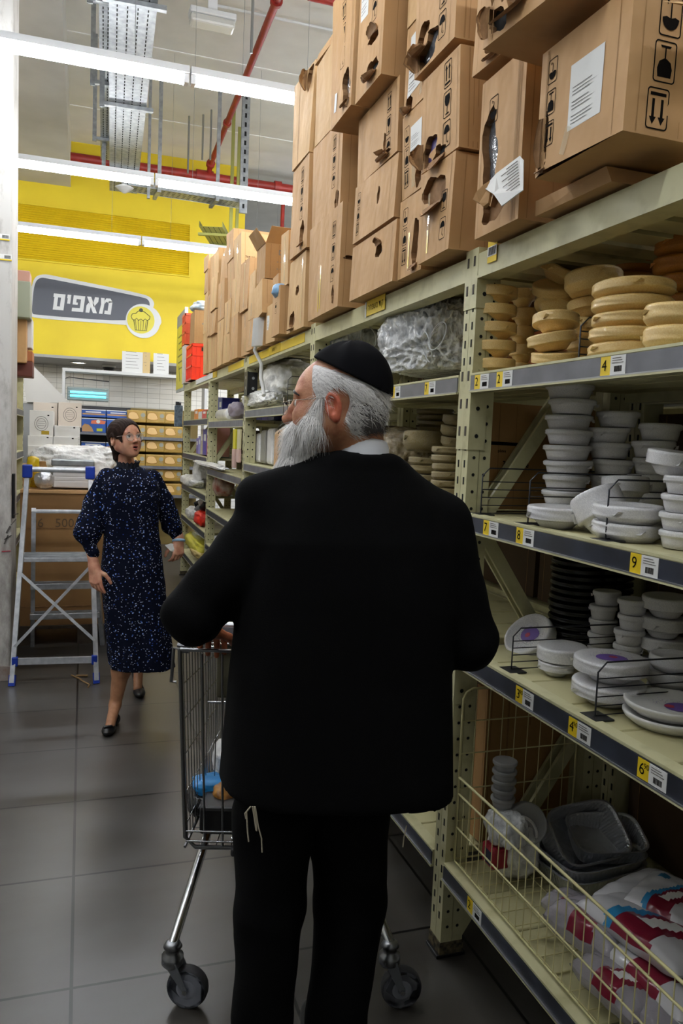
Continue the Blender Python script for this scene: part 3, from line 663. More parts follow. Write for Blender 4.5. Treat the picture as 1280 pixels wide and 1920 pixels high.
def bigplate(c, r, z, label, badge):
    prof = [(.6, 0), (.75, .0), (.95, .5), (1, .8), (1, .95), (.97, 1), (.9, .93), (.78, .62), (.5, .58)]
    mb = MB(); mb.lathe([(a*r, b*.028) for a, b in prof], WHITEP, 40, Matrix.Translation((c.x, c.y, z)))
    o = mb.build('foam_plate', loc=(c.x, c.y, z)); tag(o, label, 'plate', G4)
    if badge:
        mb = MB(); n = 20; d = Vector((c.x+.015, c.y-.015, z+.0175))
        mb.poly([d+Vector((.035*math.cos(2*pi*k/n), .03*math.sin(2*pi*k/n), 0)) for k in range(n)], PURPLE)
        mb.poly([d+Vector((-.02+.012*math.cos(k), .01+.012*math.sin(k), .0006)) for k in range(6)], REDL)
        rr = nseed(4)
        for k in range(40): g1, g2 = rr.gauss(0, .022), rr.gauss(0, .012); mb.poly([d+Vector((-.015+g1+.0016*math.cos(j), .04+g2+.0016*math.sin(j), .0004)) for j in (0, 2, 4)], PURPLE if k % 3 else INKG)
        b = mb.build('label_sticker', loc=(c.x, c.y, z)); b.parent = o; b.location = (0, 0, 0); b['label'] = 'purple printed label'
c = P(1252, 1358, 2, ZS4)
bigplate(c, .098, ZS4, 'large round white foam plate pack, under the labelled one at the right edge', False); bigplate(c+Vector((.004, .004, 0)), .098, ZS4+.024, 'large round white plate with purple label, topmost at the right edge', True)
# black plates at the back of the plate shelf
mb = None
BLK = mat('black_glossy_plate', '#101114', .2, bump=.2, bscale=50)
rr = nseed(5)
for si, (px, X, n) in enumerate(((905, 1.42, 14), (975, 1.47, 15), (1045, 1.5, 15))):
    c = P(px, 1100, 0, X)
    for i in range(n):
        o = bpy.data.objects.new('black_plate_pack', pack_mesh('plate', BLK, seal=False)); COL.objects.link(o)
        o.location = (c.x+rr.uniform(-.003, .003), min(c.y, 1.97)-.0, .99+i*.021); o.scale = (.088, .088, .02)
        nm = ('left', 'middle', 'right')[si]
        k = ['lowest', 'second', 'third', 'fourth', 'fifth', 'sixth', 'seventh', 'eighth', 'ninth', 'tenth', 'eleventh', 'twelfth', 'thirteenth', 'fourteenth', 'fifteenth'][i]
        tag(o, f'glossy black plate pack, {k} from below in the {nm} dark stack', 'plate pack', 'black plate packs at the back of the plate shelf')
# second bay, brown wrapped plates under the plastic bags
GB = 'brown wrapped plate packs behind the man'
stack('plate', BROWNP, 5, 764, 832, 858, 905+40, 1.2, 1.387, 'the left stack behind the man', GB, 'brown wrapped plate pack', (0, .05), name='foam_plate_pack', cat='plate pack')
stack('plate', BROWNP, 1, 754, 838, 810, 846, 1.2, 0, 'lying widest on the left brown stack', GB, 'olive brown plate pack', (0, .06), snap=False, name='foam_plate_pack', cat='plate pack')
stack('plate', BROWNP, 7, 806, 872, 838, 965, 1.16, 1.387, 'the stack against the post', GB, 'brown wrapped plate pack', name='foam_plate_pack', cat='plate pack')
stack('plate', BROWNP, 3, 826, 880, 778, 838, 1.22, 0, 'the trio above the post stack', GB, 'small brown plate pack', (0, -.1), snap=False, name='foam_plate_pack', cat='plate pack')
stack('plate', BROWNP, 4, 780, 850, 768, 812, 1.42, 0, 'the dark back stack behind the man', GB, 'brown plate pack', snap=False, name='foam_plate_pack', cat='plate pack')

# ------------------------------------------------------------------ crinkled plastic bags
CRIN = mat('clear_crinkled_plastic', '#FFFFFF', .14, bump=1.0, bscale=26, bdist=.03, alpha=.85, c2='#C6C9CD', nscale=34, stretch=(1, 1, .5))
CRINW = mat('white_crinkled_plastic', '#F2F2F0', .3, bump=.8, bscale=30, bdist=.02, c2='#CFCECB', nscale=12)
CRINB = mat('brown_crinkled_plastic', '#9C8A6A', .15, bump=1.0, bscale=40, c2='#CFC3AE', nscale=30)
def crumple(name, c, r, m, label, cat='plastic bag', seed=1, group=None, rough=.25, f=9, rot=0, sub=5, parent=None, flat=None):
    bm = bmesh.new(); bmesh.ops.create_icosphere(bm, subdivisions=sub, radius=1)
    off = Vector((seed*3.1, seed*1.7, seed)); r = Vector(r)
    for v in bm.verts:
        d = v.co.normalized(); sq = Vector([math.copysign(abs(q)**.75, q) for q in d])
        n1 = mnoise.noise(d*1.7+off); n2 = 1-abs(mnoise.noise(d*f*.35+off))*2; n3 = 1-abs(mnoise.noise(d*f+off))*2
        k = 1+.22*n1+rough*.35*n2+rough*.2*n3
        v.co = Vector((sq.x*r.x*k, sq.y*r.y*k, sq.z*r.z*k))
        if flat is not None: v.co.z = max(v.co.z, -r.z*flat)
    M = Matrix.Translation(c) @ Matrix.Rotation(rot, 4, 'Z'); mb = MB(); mb.bm(bm, m, M, True)
    o = mb.build(name, parent, loc=None if parent else tuple(c))
    if not parent: tag(o, label, cat, group)
    return o
BG1 = crumple('plastic_bag', P(815, 640, 0, 1.27), (.15, .26, .135), CRIN, 'big clear crinkled bag of plastic lids on the shelf above the man\'s shoulder', seed=2, rough=.28, flat=.9, f=15, sub=6)
crumple('plastic_bag', P(842, 570, 0, 1.3), (.1, .1, .1), CRIN, 'clear crinkled bag bulging at the top against the post', seed=5, rough=.3, f=14, sub=6)
BG2 = crumple('plastic_bag', P(680, 648, 0, 1.32), (.16, .25, .13), CRIN, 'clear plastic bag on the shelf behind the skullcap', seed=3, rough=.28, f=14, sub=6)
for k, (px, py, X, r_, ax) in enumerate(((783, 625, 1.15, .05, (1, .3, .2)), (800, 650, 1.14, .055, (1, -.2, .3)), (760, 665, 1.14, .05, (.9, .4, .1)), (820, 630, 1.14, .05, (1, .1, -.3)), (690, 632, 1.16, .05, (1, .3, .4)))):
    c = P(px, py, 0, X); a = Vector(ax).normalized(); u = a.orthogonal().normalized(); v = a.cross(u)
    mb = MB(); mb.tube([c+u*r_*math.cos(2*pi*i/24)+v*r_*math.sin(2*pi*i/24) for i in range(24)], .0022, mat('clear_plastic_rim', '#D9DCDF', .1, alpha=.7), 6, closed=True)
    for j in range(6): q = c+u*r_*.8*math.cos(j*2.4)+v*r_*.8*math.sin(j*2.4); mb.tube([q, q+a*.02+u*.03], .0012, MATS['clear_plastic_rim'], 4)
    bg_ = BG2 if k == 4 else BG1; bg_['wloc'] = tuple(bg_.location); mb.build('lid', bg_)
c = P(845, 640, 0, 1.5); mb = MB(); mb.bbox(1.45, 1.6, 2.16, 2.45, 1.79, 1.98, mat('orange_box', '#B5673C', .6), .004); mb.box(1.449, 1.45, 2.2, 2.3, 1.9, 1.93, BLACK); tag(mb.build('small_box', loc=(1.5, 2.3, 1.79)), 'orange brown box behind the clear bag by the post', 'box')
crumple('plastic_bag', P(735, 850, 0, 1.25), (.14, .17, .1), CRINB, 'brown crinkled bag on the shelf right of the man\'s nape', seed=8, rough=.3, f=14)
# ================================================================== CARTONS ON TOP OF THE RACK
def rrect(cx, cy, w_, h_, r, n=4):
    o = []
    for (sx, sy, a0) in ((1, 1, 0), (-1, 1, pi/2), (-1, -1, pi), (1, -1, 3*pi/2)):
        for k in range(n+1): a = a0+pi/2*k/n; o.append((cx+sx*(w_/2-r)+r*math.cos(a), cy+sy*(h_/2-r)+r*math.sin(a)))
    return o
def icon_polys(kind):
    """polygons in a unit frame x -.5...5, y -.75...75"""
    P_ = []
    o = rrect(0, 0, 1, 1.5, .14); i = rrect(0, 0, .9, 1.4, .1)
    for k in range(len(o)): P_.append([o[k], o[(k+1) % len(o)], i[(k+1) % len(o)], i[k]])
    if kind == 'arrows':
        for cx in (-.2, .2):
            P_.append([(cx-.06, -.35), (cx+.06, -.35), (cx+.06, .35), (cx-.06, .35)]); P_.append([(cx-.16, .3), (cx+.16, .3), (cx, .58)])
        P_.append([(-.36, -.58), (.36, -.58), (.36, -.46), (-.36, -.46)])
    elif kind == 'glass':
        P_.append([(-.3, .55), (-.34, .25), (-.26, .0), (-.05, -.12), (.05, -.12), (.26, .0), (.34, .25), (.3, .55), (.05, .3), (0, .5), (-.08, .28)][0:8])
        P_.append([(-.03, -.12), (.03, -.12), (.03, -.5), (-.03, -.5)]); P_.append([(-.25, -.58), (.25, -.58), (.2, -.5), (-.2, -.5)])
    else:
        n = 10; P_.append([(-.38, .1), (-.2, .04), (0, .1), (.2, .04), (.38, .1)]+[(.38*math.cos(pi*k/n), .1+.42*math.sin(pi*k/n)) for k in range(1, n)])
        P_.append([(-.03, .1), (.03, .1), (.03, -.45), (-.03, -.45)]); P_.append([(-.03, -.45), (.03, -.45), (.2, -.56), (.2, -.5), (.1, -.58), (-.03, -.54)][:4]); P_.append([(.15, -.56), (.21, -.56), (.21, -.4), (.15, -.4)])
    return P_
def carton(c, dims, label, holes=(), icons=(), papers=(), tapes=(), texts=(), rz=0, ry=0, rx=0, m=CARD, seed=1, jit=.006, group='cartons stacked on top of the rack', cat='cardboard box', flapopen=False, name='cardboard_box', grooves=()):
    """c: front-near-bottom corner (x, y near, z); dims: depth x, width y, height z"""
    dx, dy, dz = dims; rr = nseed(seed); j = lambda: rr.uniform(-jit, jit)
    C = {}
    for a in (0, 1):
        for b in (0, 1):
            for e in (0, 1): C[a, b, e] = Vector((a*dx+j(), b*dy+j(), e*dz+(j() if e else abs(j())*.3)))
    def face(f):
        if f == 'front': return lambda u, v, o=0: C[0, 1, 0].lerp(C[0, 0, 0], u/dy).lerp(C[0, 1, 1].lerp(C[0, 0, 1], u/dy), v/dz)+Vector((-o, 0, 0)), dy
        if f == 'near': return lambda u, v, o=0: C[0, 0, 0].lerp(C[1, 0, 0], u/dx).lerp(C[0, 0, 1].lerp(C[1, 0, 1], u/dx), v/dz)+Vector((0, -o, 0)), dx
    mb = MB()
    q = lambda *k: mb.poly([C[x] for x in k], m)
    q((0, 0, 0), (0, 1, 0), (1, 1, 0), (1, 0, 0)); q((1, 0, 0), (1, 1, 0), (1, 1, 1), (1, 0, 1)); q((0, 1, 0), (0, 1, 1), (1, 1, 1), (1, 1, 0))
    if not flapopen: q((0, 0, 1), (1, 0, 1), (1, 1, 1), (0, 1, 1))
    for f in ('front', 'near'):
        F, W = face(f); hs = [h for h in holes if h[0] == f]
        if not hs: mb.poly([F(0, 0), F(W, 0), F(W, dz), F(0, dz)], m); continue
        loops = []
        for h in hs:
            _, cu, cv, ru, rv = h[:5]; N = 26; L = []; ph = rr.uniform(0, 6)
            for k in range(N):
                a = 2*pi*k/N; s = .95+.16*math.sin(2*a+ph)+.1*math.sin(5*a+ph*2)+rr.uniform(-.07, .07); u = min(max(cu+ru*math.cos(a)*s, .008), W-.008); v = min(max(cv+rv*math.sin(a)*s, .008), dz-.008); L.append((u, v))
            loops.append(L)
        bm = bmesh.new()
        def loop(L):
            vs = [bm.verts.new((p[0], p[1], 0)) for p in L]
            for k in range(len(vs)):
                if (vs[k].co-vs[(k+1) % len(vs)].co).length > 1e-6: bm.edges.new((vs[k], vs[(k+1) % len(vs)]))
        loop([(0, 0), (W, 0), (W, dz), (0, dz)])
        for L in loops: loop(L)
        bmesh.ops.remove_doubles(bm, verts=bm.verts[:], dist=1e-5)
        bmesh.ops.triangle_fill(bm, edges=bm.edges[:], use_beauty=True)
        bm.verts.index_update()
        mb.add([F(v.co.x, v.co.y) for v in bm.verts], [tuple(v.index for v in fc.verts) for fc in bm.faces], m); bm.free()
        for L, h in zip(loops, hs):
            inner = h[5] if len(h) > 5 else CARDIN
            if inner is DARKHOLE and rr.random() < .5: inner = CARDIN; N = len(L)
            A = [F(u, v) for u, v in L]; Bq = [F(u, v, -.006) for u, v in L]; D = [F(u, v, -.02) for u, v in L]
            cen = F(sum(u for u, v in L)/N, sum(v for u, v in L)/N, -.012)
            mb.add(A+Bq, [(k, (k+1) % N, N+(k+1) % N, N+k) for k in range(N)], CARDIN)
            mb.add(Bq+D, [(k, (k+1) % N, N+(k+1) % N, N+k) for k in range(N)], CARDIN)
            mb.add(D+[cen], [(k, (k+1) % N, N) for k in range(N)], inner, True)
            flap = h[6] if len(h) > 6 else None
            if flap:   # torn tongue: (direction of the hinge side, length, curl)
                side, ln, curl = flap; _, cu, cv, ru, rv = h[:5]; n = 9; T = 5; top = []; 
                for k in range(n+1):
                    t = k/n*2-1
                    if side == 'd': u0, v0, du, dv = cu+ru*t*.85, cv-rv*.75, 0, -1
                    elif side == 'l': u0, v0, du, dv = cu-ru*.75, cv+rv*t*.85, -1, 0
                    elif side == 'u': u0, v0, du, dv = cu+ru*t*.85, cv+rv*.75, 0, 1
                    else: u0, v0, du, dv = cu+ru*.75, cv+rv*t*.85, 1, 0
                    u0 = min(max(u0, .004), W-.004); v0 = min(max(v0, .004), dz-.004)
                    lk = ln*.8*rr.uniform(.88, 1.0)*(1-.55*abs(t)**2.2+.08*math.sin(4*t+ln*90))
                    for q_ in range(T+1):
                        s = q_/T; a = curl*s; top.append(F(u0, v0, .001)+(F(u0+du*.1, v0+dv*.1)-F(u0, v0))*10*lk*s*math.cos(a)*.8+(F(u0, v0, .1)-F(u0, v0))*10*lk*s*math.sin(.25+a*.6)*.6)
                fs = [(k*(T+1)+q_, k*(T+1)+q_+1, (k+1)*(T+1)+q_+1, (k+1)*(T+1)+q_) for k in range(n) for q_ in range(T)]
                off = (F(.01, .01, .004)-F(.01, .01))
                low = [p+off+Vector((0, 0, -.003)) for p in top]; M_ = len(top)
                mb.add(top, fs, m); mb.add(low, [f[::-1] for f in fs], CARDIN)
                bd = [k*(T+1) for k in range(n+1)]; tip = [k*(T+1)+T for k in range(n+1)]
                rim = list(range(0, T+1))+tip[1:]+list(range(n*(T+1)+T-1, n*(T+1)-1, -1))
                mb.add(top+low, [(rim[k], rim[k+1], M_+rim[k+1], M_+rim[k]) for k in range(len(rim)-1)], CARDIN)
    for (f, kind, cu, cv, w_, flip) in icons:
        F, W = face(f); s = -1 if flip else 1
        for pl in icon_polys(kind): mb.poly([F(cu+x*w_*s, cv+y*w_*s, .0009) for x, y in pl], INK)
    for (f, u0, u1, v0, v1) in papers:
        F, W = face(f); sh = rr.uniform(-.01, .01)
        mb.poly([F(u0, v0, .001), F(u1, v0+sh, .001), F(u1+sh, v1, .001), F(u0+sh, v1-sh, .001)], PAPER)
        n = 11
        for k in range(n):
            v = v0+(v1-v0)*(.08+.6*k/n); 
            if k in (3, 7): continue
            mb.poly([F(u0+(u1-u0)*.1, v, .0018), F(u0+(u1-u0)*(.5+.4*rr.random()), v, .0018), F(u0+(u1-u0)*(.5+.4*rr.random()), v+(v1-v0)*.012, .0018), F(u0+(u1-u0)*.1, v+(v1-v0)*.012, .0018)], INKG)
    for (f, u0, v0, u1, v1, wd, tm) in tapes:
        F, W = face(f); d = Vector((u1-u0, v1-v0)); n_ = Vector((-d.y, d.x)).normalized()*wd/2
        mb.poly([F(u0+n_.x, v0+n_.y, .0014), F(u0-n_.x, v0-n_.y, .0014), F(u1-n_.x, v1-n_.y, .0014), F(u1+n_.x, v1+n_.y, .0014)], tm)
    for (f, u, v, txt, size, mm) in texts:
        F, W = face(f)
        if txt == '#': mb.poly([F(x, y, .0007) for x, y in rrect(u, v, size*2.4, size, size*.3)], mm); continue
        o_ = F(u, v, .001); X_ = (F(u+.01, v)-F(u, v)).normalized(); Y_ = (F(u, v+.01)-F(u, v)).normalized()
        text_mesh(mb, txt, frame(o_, X_, Y_, X_.cross(Y_)), mm, size, bold=size*.02)
    au = [('front', dy*rr.uniform(.04, .12), .0018), ('front', dy*rr.uniform(.86, .95), .0022), ('near', dx*rr.uniform(.04, .1), .0025), ('near', dx*rr.uniform(.14, .25), .0018)] if dz > .12 else []
    for (f, u, wd) in list(grooves)+au:
        F, W = face(f); mb.poly([F(u-wd/2, .004, .0007), F(u+wd/2, .004, .0007), F(u+wd/2, dz-.004, .0007), F(u-wd/2, dz-.004, .0007)], CARD3 if m is not CARD3 else CARDIN)
    if flapopen:
        for (A, B, ax) in (((0, 0, 1), (1, 0, 1), Vector((0, -.5, .85))), ((0, 1, 1), (1, 1, 1), Vector((0, .6, .8))), ((0, 0, 1), (0, 1, 1), Vector((-.55, 0, .8)))):
            a_, b_ = C[A], C[B]; e = ax*min(dx, dy)*.42; th = Vector((0, 0, .004)); i_ = (b_-a_)*.06
            for t_ in (Vector((0, 0, 0)),): mb.prism([a_, b_, b_+e-i_, a_+e+i_], m, ax.cross(b_-a_).normalized()*.004)
        mb.poly([C[0, 0, 1]-Vector((0, 0, .03)), C[1, 0, 1]-Vector((0, 0, .03)), C[1, 1, 1]-Vector((0, 0, .03)), C[0, 1, 1]-Vector((0, 0, .03))], CARDIN)
    o = mb.build(name); o.location = c; o.rotation_euler = (rx, ry, rz)
    return tag(o, label, cat, group)
def iset(f, u, vt, w_=.05, flip=False, step=1.75, kinds=('arrows', 'glass', 'umbrella')):
    k = kinds if not flip else kinds[::-1]
    return [(f, k[i], u, vt-step*w_*i, w_, flip) for i in range(len(k))]
T0 = TOPZ+.002
G = 'big cartons on the second bay'
D_ = .5
# column A (far, open on top)
carton((1.03, 3.80, T0), (D_, .33, .37), 'carton at the foot of the narrow open topped stack', [('front', .1, .06, .05, .05, DARKHOLE, ('d', .05, 1.2)), ('front', .18, .2, .03, .03)], tapes=[('front', .27, .02, .27, .35, .02, TAPE)], seed=11, m=CARD2)
carton((1.02, 3.76, 2.515), (D_, .32, .44), 'middle carton of the narrow open topped stack, slit low in front', [('front', .22, .09, .04, .06, DARKHOLE, ('d', .07, .9))], iset('front', .2, .37, .05), seed=12)
carton((1.02, 3.76, 2.96), (D_, .32, .43), 'torn open carton crowning the narrow stack before the light', [('front', .25, .38, .05, .06, DARKHOLE, ('l', .1, 1.8)), ('near', .08, .37, .06, .05, DARKHOLE, ('d', .06, 1.5))], seed=13, m=CARD2, grooves=[('front', .1, .008), ('near', .05, .006)], jit=.012)
# column B
carton((1.0, 3.15, T0), (D_, .48, .42), 'bottom carton with yellow tape below the tall pale column', [('front', .4, .06, .02, .04, mat('purple_inside', '#4A3C6E', .5)), ('near', .07, .2, .05, .012, CARDIN)], iset('front', .38, .33, .045, step=2.0), tapes=[('front', .2, .03, .2, .26, .012, TAPEY), ('front', .17, .02, .17, .16, .01, TAPEY)], seed=21)
carton((1.01, 3.24, 2.56), (D_, .41, .375), 'middle carton of the tall pale column, hole at its near edge', [('front', .36, .04, .03, .045, CARDIN)], iset('front', .31, .3, .042, step=1.9), seed=22, grooves=[('front', .37, .004)])
carton((1.01, 3.25, 2.94), (D_, .41, .36), 'upper carton of the tall pale column, sagging', [('front', .38, .05, .02, .04, CARDIN)], iset('front', .31, .28, .042, step=1.9), seed=23, m=CARD2, jit=.014)
carton((1.01, 3.27, 3.305), (D_, .38, .05), 'flattened lid on top of the tall pale column', seed=24, jit=.015)
# columns E / C / D
carton((1.01, 2.57, T0), (D_, .46, .215), 'lowest of the three flat cartons in the middle column', [('front', .3, .14, .03, .03, DARKHOLE, ('u', .06, .9))], seed=31)
carton((1.01, 2.585, 2.358), (D_, .43, .215), 'second of the three flat cartons, small scuffed patch', [('front', .26, .12, .015, .03, CARDIN)], iset('front', .05, .16, .032, True), seed=32)
carton((1.01, 2.59, 2.58), (D_, .43, .245), 'uppermost of the three flat cartons, torn lip hanging', [('front', .3, .07, .016, .03, DARKHOLE, ('d', .09, 1.3)), ('front', .3, .03, .06, .01, DARKHOLE, ('d', .05, 1.5))], iset('front', .34, .19, .042, step=1.8), seed=33)
carton((.94, 2.91, 2.84), (D_, .27, .5), 'tall carton leaning out high above the flat cartons, round hole low', [('front', .2, .09, .055, .07, DPLAST, ('d', .04, 1.2))], iset('front', .14, .4, .05, step=1.75), tapes=[('front', .06, .05, .07, .12, .03, PAPER)], seed=34, grooves=[('front', .24, .006)])
carton((.95, 2.62, 2.835), (D_, .27, .56), 'tall carton beside the leaning one, ripped flap at mid height', [('front', .17, .06, .06, .03, DARKHOLE, ('d', .08, 1.4)), ('front', .17, .16, .05, .02, CARDIN, ('u', .06, .7))], iset('front', .17, .43, .05, step=1.75), [('front', .02, .1, .28, .5)], seed=35)
carton((.96, 2.6, 3.4), (D_, .56, .3), 'top carton cut off by the picture above the tall pair', seed=36)
# column F
carton((1.02, 2.36, T0), (D_, .2, .26), 'narrow carton on the beam with a brown tear down its front', [('front', .14, .09, .03, .08, CARDIN, ('d', .05, .8))], iset('front', .05, .2, .038, step=1.7, flip=True), tapes=[('front', .09, .02, .09, .14, .012, TAPEY)], seed=41)
carton((1.02, 2.365, 2.405), (D_, .2, .27), 'narrow carton with shiny tape, second of its column', [('front', .14, .05, .03, .04, CARDIN, ('u', .08, .8))], iset('front', .04, .2, .04, step=1.7, flip=True), [('front', .07, .16, .12, .22)], [('front', .1, .02, .1, .14, .03, TAPE)], seed=42)
carton((1.02, 2.37, 2.68), (D_, .2, .28), 'narrow carton with a white sheet, third of its column', [('front', .05, .03, .03, .03, DARKHOLE, ('d', .07, 1.6))], papers=[('front', .03, .14, .05, .25)], tapes=[('front', .15, .02, .15, .1, .02, TAPE)], seed=43)
carton((1.02, 2.37, 2.965), (D_, .2, .3), 'narrow carton at the top of its column, small knotted tear', [('front', .1, .1, .03, .03, DARKHOLE, ('d', .05, 1.6))], seed=44, m=CARD2)
# column G
carton((1.0, 2.115, T0+.01), (D_, .235, .275), 'carton above the near post, corner folded open', [('front', .1, .2, .08, .05, CARDIN, ('d', .09, .9))], [('front', 'glass', .18, .15, .04, False), ('front', 'umbrella', .18, .07, .042, False)], tapes=[('front', .07, .02, .07, .2, .014, TAPE), ('front', .07, .02, .07, .09, .012, TAPEY)], seed=51, m=CARD)
carton((1.0, 2.105, 2.43), (D_, .26, .285), 'carton with a full set of symbols, flaps torn at its lower left', [('front', .06, .05, .06, .045, mat('purple_inside', '#4A3C6E', .5), ('l', .09, 1.2)), ('front', .12, .03, .06, .02, DARKHOLE, ('d', .08, .7))], iset('front', .18, .235, .05, step=1.72), seed=52, grooves=[('near', .03, .004), ('near', .06, .003), ('near', .11, .006)])
carton((.985, 2.12, 2.735), (D_, .29, .3), 'carton with glass and umbrella symbols, big tongue torn outward', [('front', .1, .05, .08, .05, DPLAST, ('l', .1, 1.1)), ('front', .06, .1, .05, .04, CARDIN, ('d', .1, 1.3))], iset('front', .2, .25, .05, step=1.75), seed=53, grooves=[('near', .03, .005), ('near', .07, .003), ('near', .12, .004)])
carton((1.0, 2.12, 3.04), (D_, .29, .3), 'highest carton of the symbol column, cut off at the picture top', seed=54)
# column H
carton((1.0, 1.735, T0), (D_, .225, .40), 'upright carton ripped open, dark bag and printed sheet bulging out', [('front', .06, .2, .045, .12, DPLAST, None), ('front', .1, .06, .06, .04, DARKHOLE, None)], [('front', 'umbrella', .07, .31, .045, True)], seed=61, grooves=[('front', .19, .008), ('front', .205, .004)])
q = [P(906, 352, 0, .95), P(930, 325, 0, .965), P(974, 292, 0, .985), P(981, 300, 0, .98), P(980, 356, 0, .955), P(940, 386, 0, .935), P(925, 364, 0, .935)]
mb = MB(); mb.prism(q, PAPER, (.002, 0, -.001))
A_, B_, C_ = q[0], q[4], q[2]
for k in range(9):
    s_ = .12+.085*k; a_ = q[2].lerp(q[4], s_)+Vector((-.002, 0, 0)); b_ = q[1].lerp(q[5], s_)+Vector((-.002, 0, 0)); mb.beam(a_.lerp(b_, .08), a_.lerp(b_, .55+.25*(k % 2)), .0016, .0012, INKG)
tag(mb.build('printed_sheet', loc=tuple(q[0])), 'grey printed sheet hanging out of the ripped upright carton', 'paper sheet')
q = [P(886, 374, 0, .925), P(892, 360, 0, .93), P(906, 346, 0, .945), P(926, 334, 0, .965), P(930, 345, 0, .965), P(918, 362, 0, .95), P(915, 380, 0, .945), P(905, 388, 0, .94), P(898, 380, 0, .935)]
mb = MB(); mb.prism(q, CARD3, (.006, 0, -.004)); tag(mb.build('cardboard_tongue', loc=tuple(q[0])), 'torn dark cardboard tongue sticking out left of the printed sheet', 'cardboard scrap')
carton((.98, 1.74, 2.562), (D_, .24, .35), 'carton above the ripped upright one, its near edge shredded', [('front', .18, .07, .04, .06, CARDIN, ('r', .06, 1.2)), ('front', .1, .05, .04, .04, DARKHOLE, ('d', .05, 1.2))], seed=62, jit=.012)
# J and what is above and below
carton((1.025, 1.42, T0), (.42, .28, .036), 'flattened carton lying between the beam and the big near carton', seed=70, m=CARD)
carton((.945, 1.275, 2.176), (.56, .3, .262), 'big near carton with white delivery label and upside down symbols', [('front', .03, .07, .012, .06, CARDIN, ('l', .03, .9)), ('front', .02, .03, .02, .02, CARDIN, ('d', .02, 1))],
       iset('front', .045, .21, .034, True, step=1.9)+[('near', 'umbrella', .085, .218, .05, True), ('near', 'glass', .08, .135, .05, True), ('near', 'arrows', .072, .05, .05, True)], [('front', .115, .225, .06, .19)], [('front', .1, .02, .12, .07, .02, TAPE)], seed=71, jit=.004, grooves=[('front', .025, .006)], m=CARD)
carton((.885, 1.33, 2.475), (.56, .34, .34), 'dark bottomed carton overhanging the near carton, corner shredded', [('front', .1, .1, .07, .07, CARDIN, ('d', .07, 1.0)), ('front', .05, .05, .04, .04, DARKHOLE, ('l', .06, 1.2))] , seed=72, rz=.12, m=CARD)
mb = MB(); mb.prism([(.99, 1.24, 2.395), (1.03, 1.235, 2.40), (1.1, 1.24, 2.41), (1.09, 1.22, 2.385), (1.02, 1.215, 2.385)], CARD2, (0, .01, .006)); tag(mb.build('cardboard_tongue', loc=(1.0, 1.23, 2.39)), 'small torn cardboard lip poking out near the top right corner', 'cardboard scrap')
# inner row behind the front cartons, so that the stack has its depth
for i, (y, z, h) in enumerate(((.6, T0, .5), (1.1, T0, .6), (1.75, T0, .75), (2.3, T0, 1.0), (2.9, T0, 1.1), (3.5, T0, 1.0))):
    carton((1.66, y, z), (.45, .5, h), ['dark carton behind the far right stack', 'dark carton behind the big near carton', 'dark carton behind the ripped upright one', 'tall dark carton behind the symbol column', 'tall dark carton behind the flat cartons', 'tall dark carton behind the tall pale column'][i], seed=80+i, m=CARD3)
# ------------------------------------------------ the far boxes
GF = 'smaller boxes farther down the rack'
def col_boxes(yn, wd, zs, x, names, m=CARD2, seed=1, dx=.45, **kw):
    for i in range(len(zs)-1):
        rr = nseed(seed*10+i); k = kw.get(i, {}) if False else {}
        extra = FARX.get((seed, i), {})
        carton((x+rr.uniform(-.015, .01), yn+rr.uniform(0, .015), zs[i]+.001), (dx, wd, zs[i+1]-zs[i]-.002), names[i], tapes=[('front', wd*.5, .02, wd*.5, zs[i+1]-zs[i]-.02, .03, TAPE)], seed=seed*10+i, m=[CARD, CARD2, CARD2, CARD][(i+seed) % 4], group=GF, jit=.008, **extra)
FARX = {
 (5, 3): dict(texts=[('near', .34, .17, '#', .055, INK), ('near', .32, .17, 'Q !', .06, PAPER)]),
 (4, 2): dict(texts=[('near', .3, .225, '#', .06, INK), ('near', .27, .227, "e'", .065, PAPER), ('near', .28, .155, 'PA', .04, INK), ('near', .27, .12, 'SMALL', .035, INK), ('near', .12, .11, 'THE WIDTH OF THE', .02, INK), ('near', .12, .08, 'BOX IS IN PRODUCT', .02, INK), ('near', .13, .045, 'CONTENTS 250    COUNT', .017, INK)]),
}
nm = lambda s, w_: [f'{o} box {s}' for o in w_]
col_boxes(7.08, .22, [T0, 2.5, 2.86, 3.05, 3.19], 1.04, nm('of the farthest column beside the red crate', ('lowest', 'second', 'third', 'topmost')), seed=1)
col_boxes(6.8, .25, [T0, 2.45, 2.8, 3.14], 1.04, nm('of the second far column from the crate', ('lowest', 'middle', 'topmost')), seed=2)
col_boxes(6.48, .28, [T0, 2.42, 2.62, 2.9, 3.1], 1.03, nm('of the third far column from the crate', ('lowest', 'second', 'third', 'topmost')), seed=3)
col_boxes(6.15, .29, [T0, 2.5, 2.8, 3.03], 1.03, nm('of the fourth far column, left of the logo boxes', ('lowest', 'middle', 'topmost')), seed=6)
col_boxes(5.85, .26, [T0, 2.35, 2.6, 2.9, 3.11], 1.03, ['lowest box under the rear logo box', 'second box under the rear logo box', 'third box under the rear logo box', 'rear box with black rounded logo, highest in the far stack'], seed=5, dx=.62)
col_boxes(5.52, .28, [T0, 2.45, 2.72, 3.0], 1.03, ['lowest box under the front logo box', 'middle box under the front logo box', 'front box with black rounded logo and printed lines'], seed=4, dx=.6)
for (yn, x, u, z) in ((5.85, 1.03, .24, 3.2-.09), (5.52, 1.03, .26, 3.12-.075)):
    pass
col_boxes(5.2, .26, [T0, 2.43, 2.76], 1.03, ['lower box of the short column right of the logo boxes', 'upper box of the short column right of the logo boxes'], seed=7)
col_boxes(4.93, .22, [T0, 2.34, 2.64], 1.02, ['lower brown box under the pale slanted one', 'pale box with a white taped slanted edge'], seed=8)
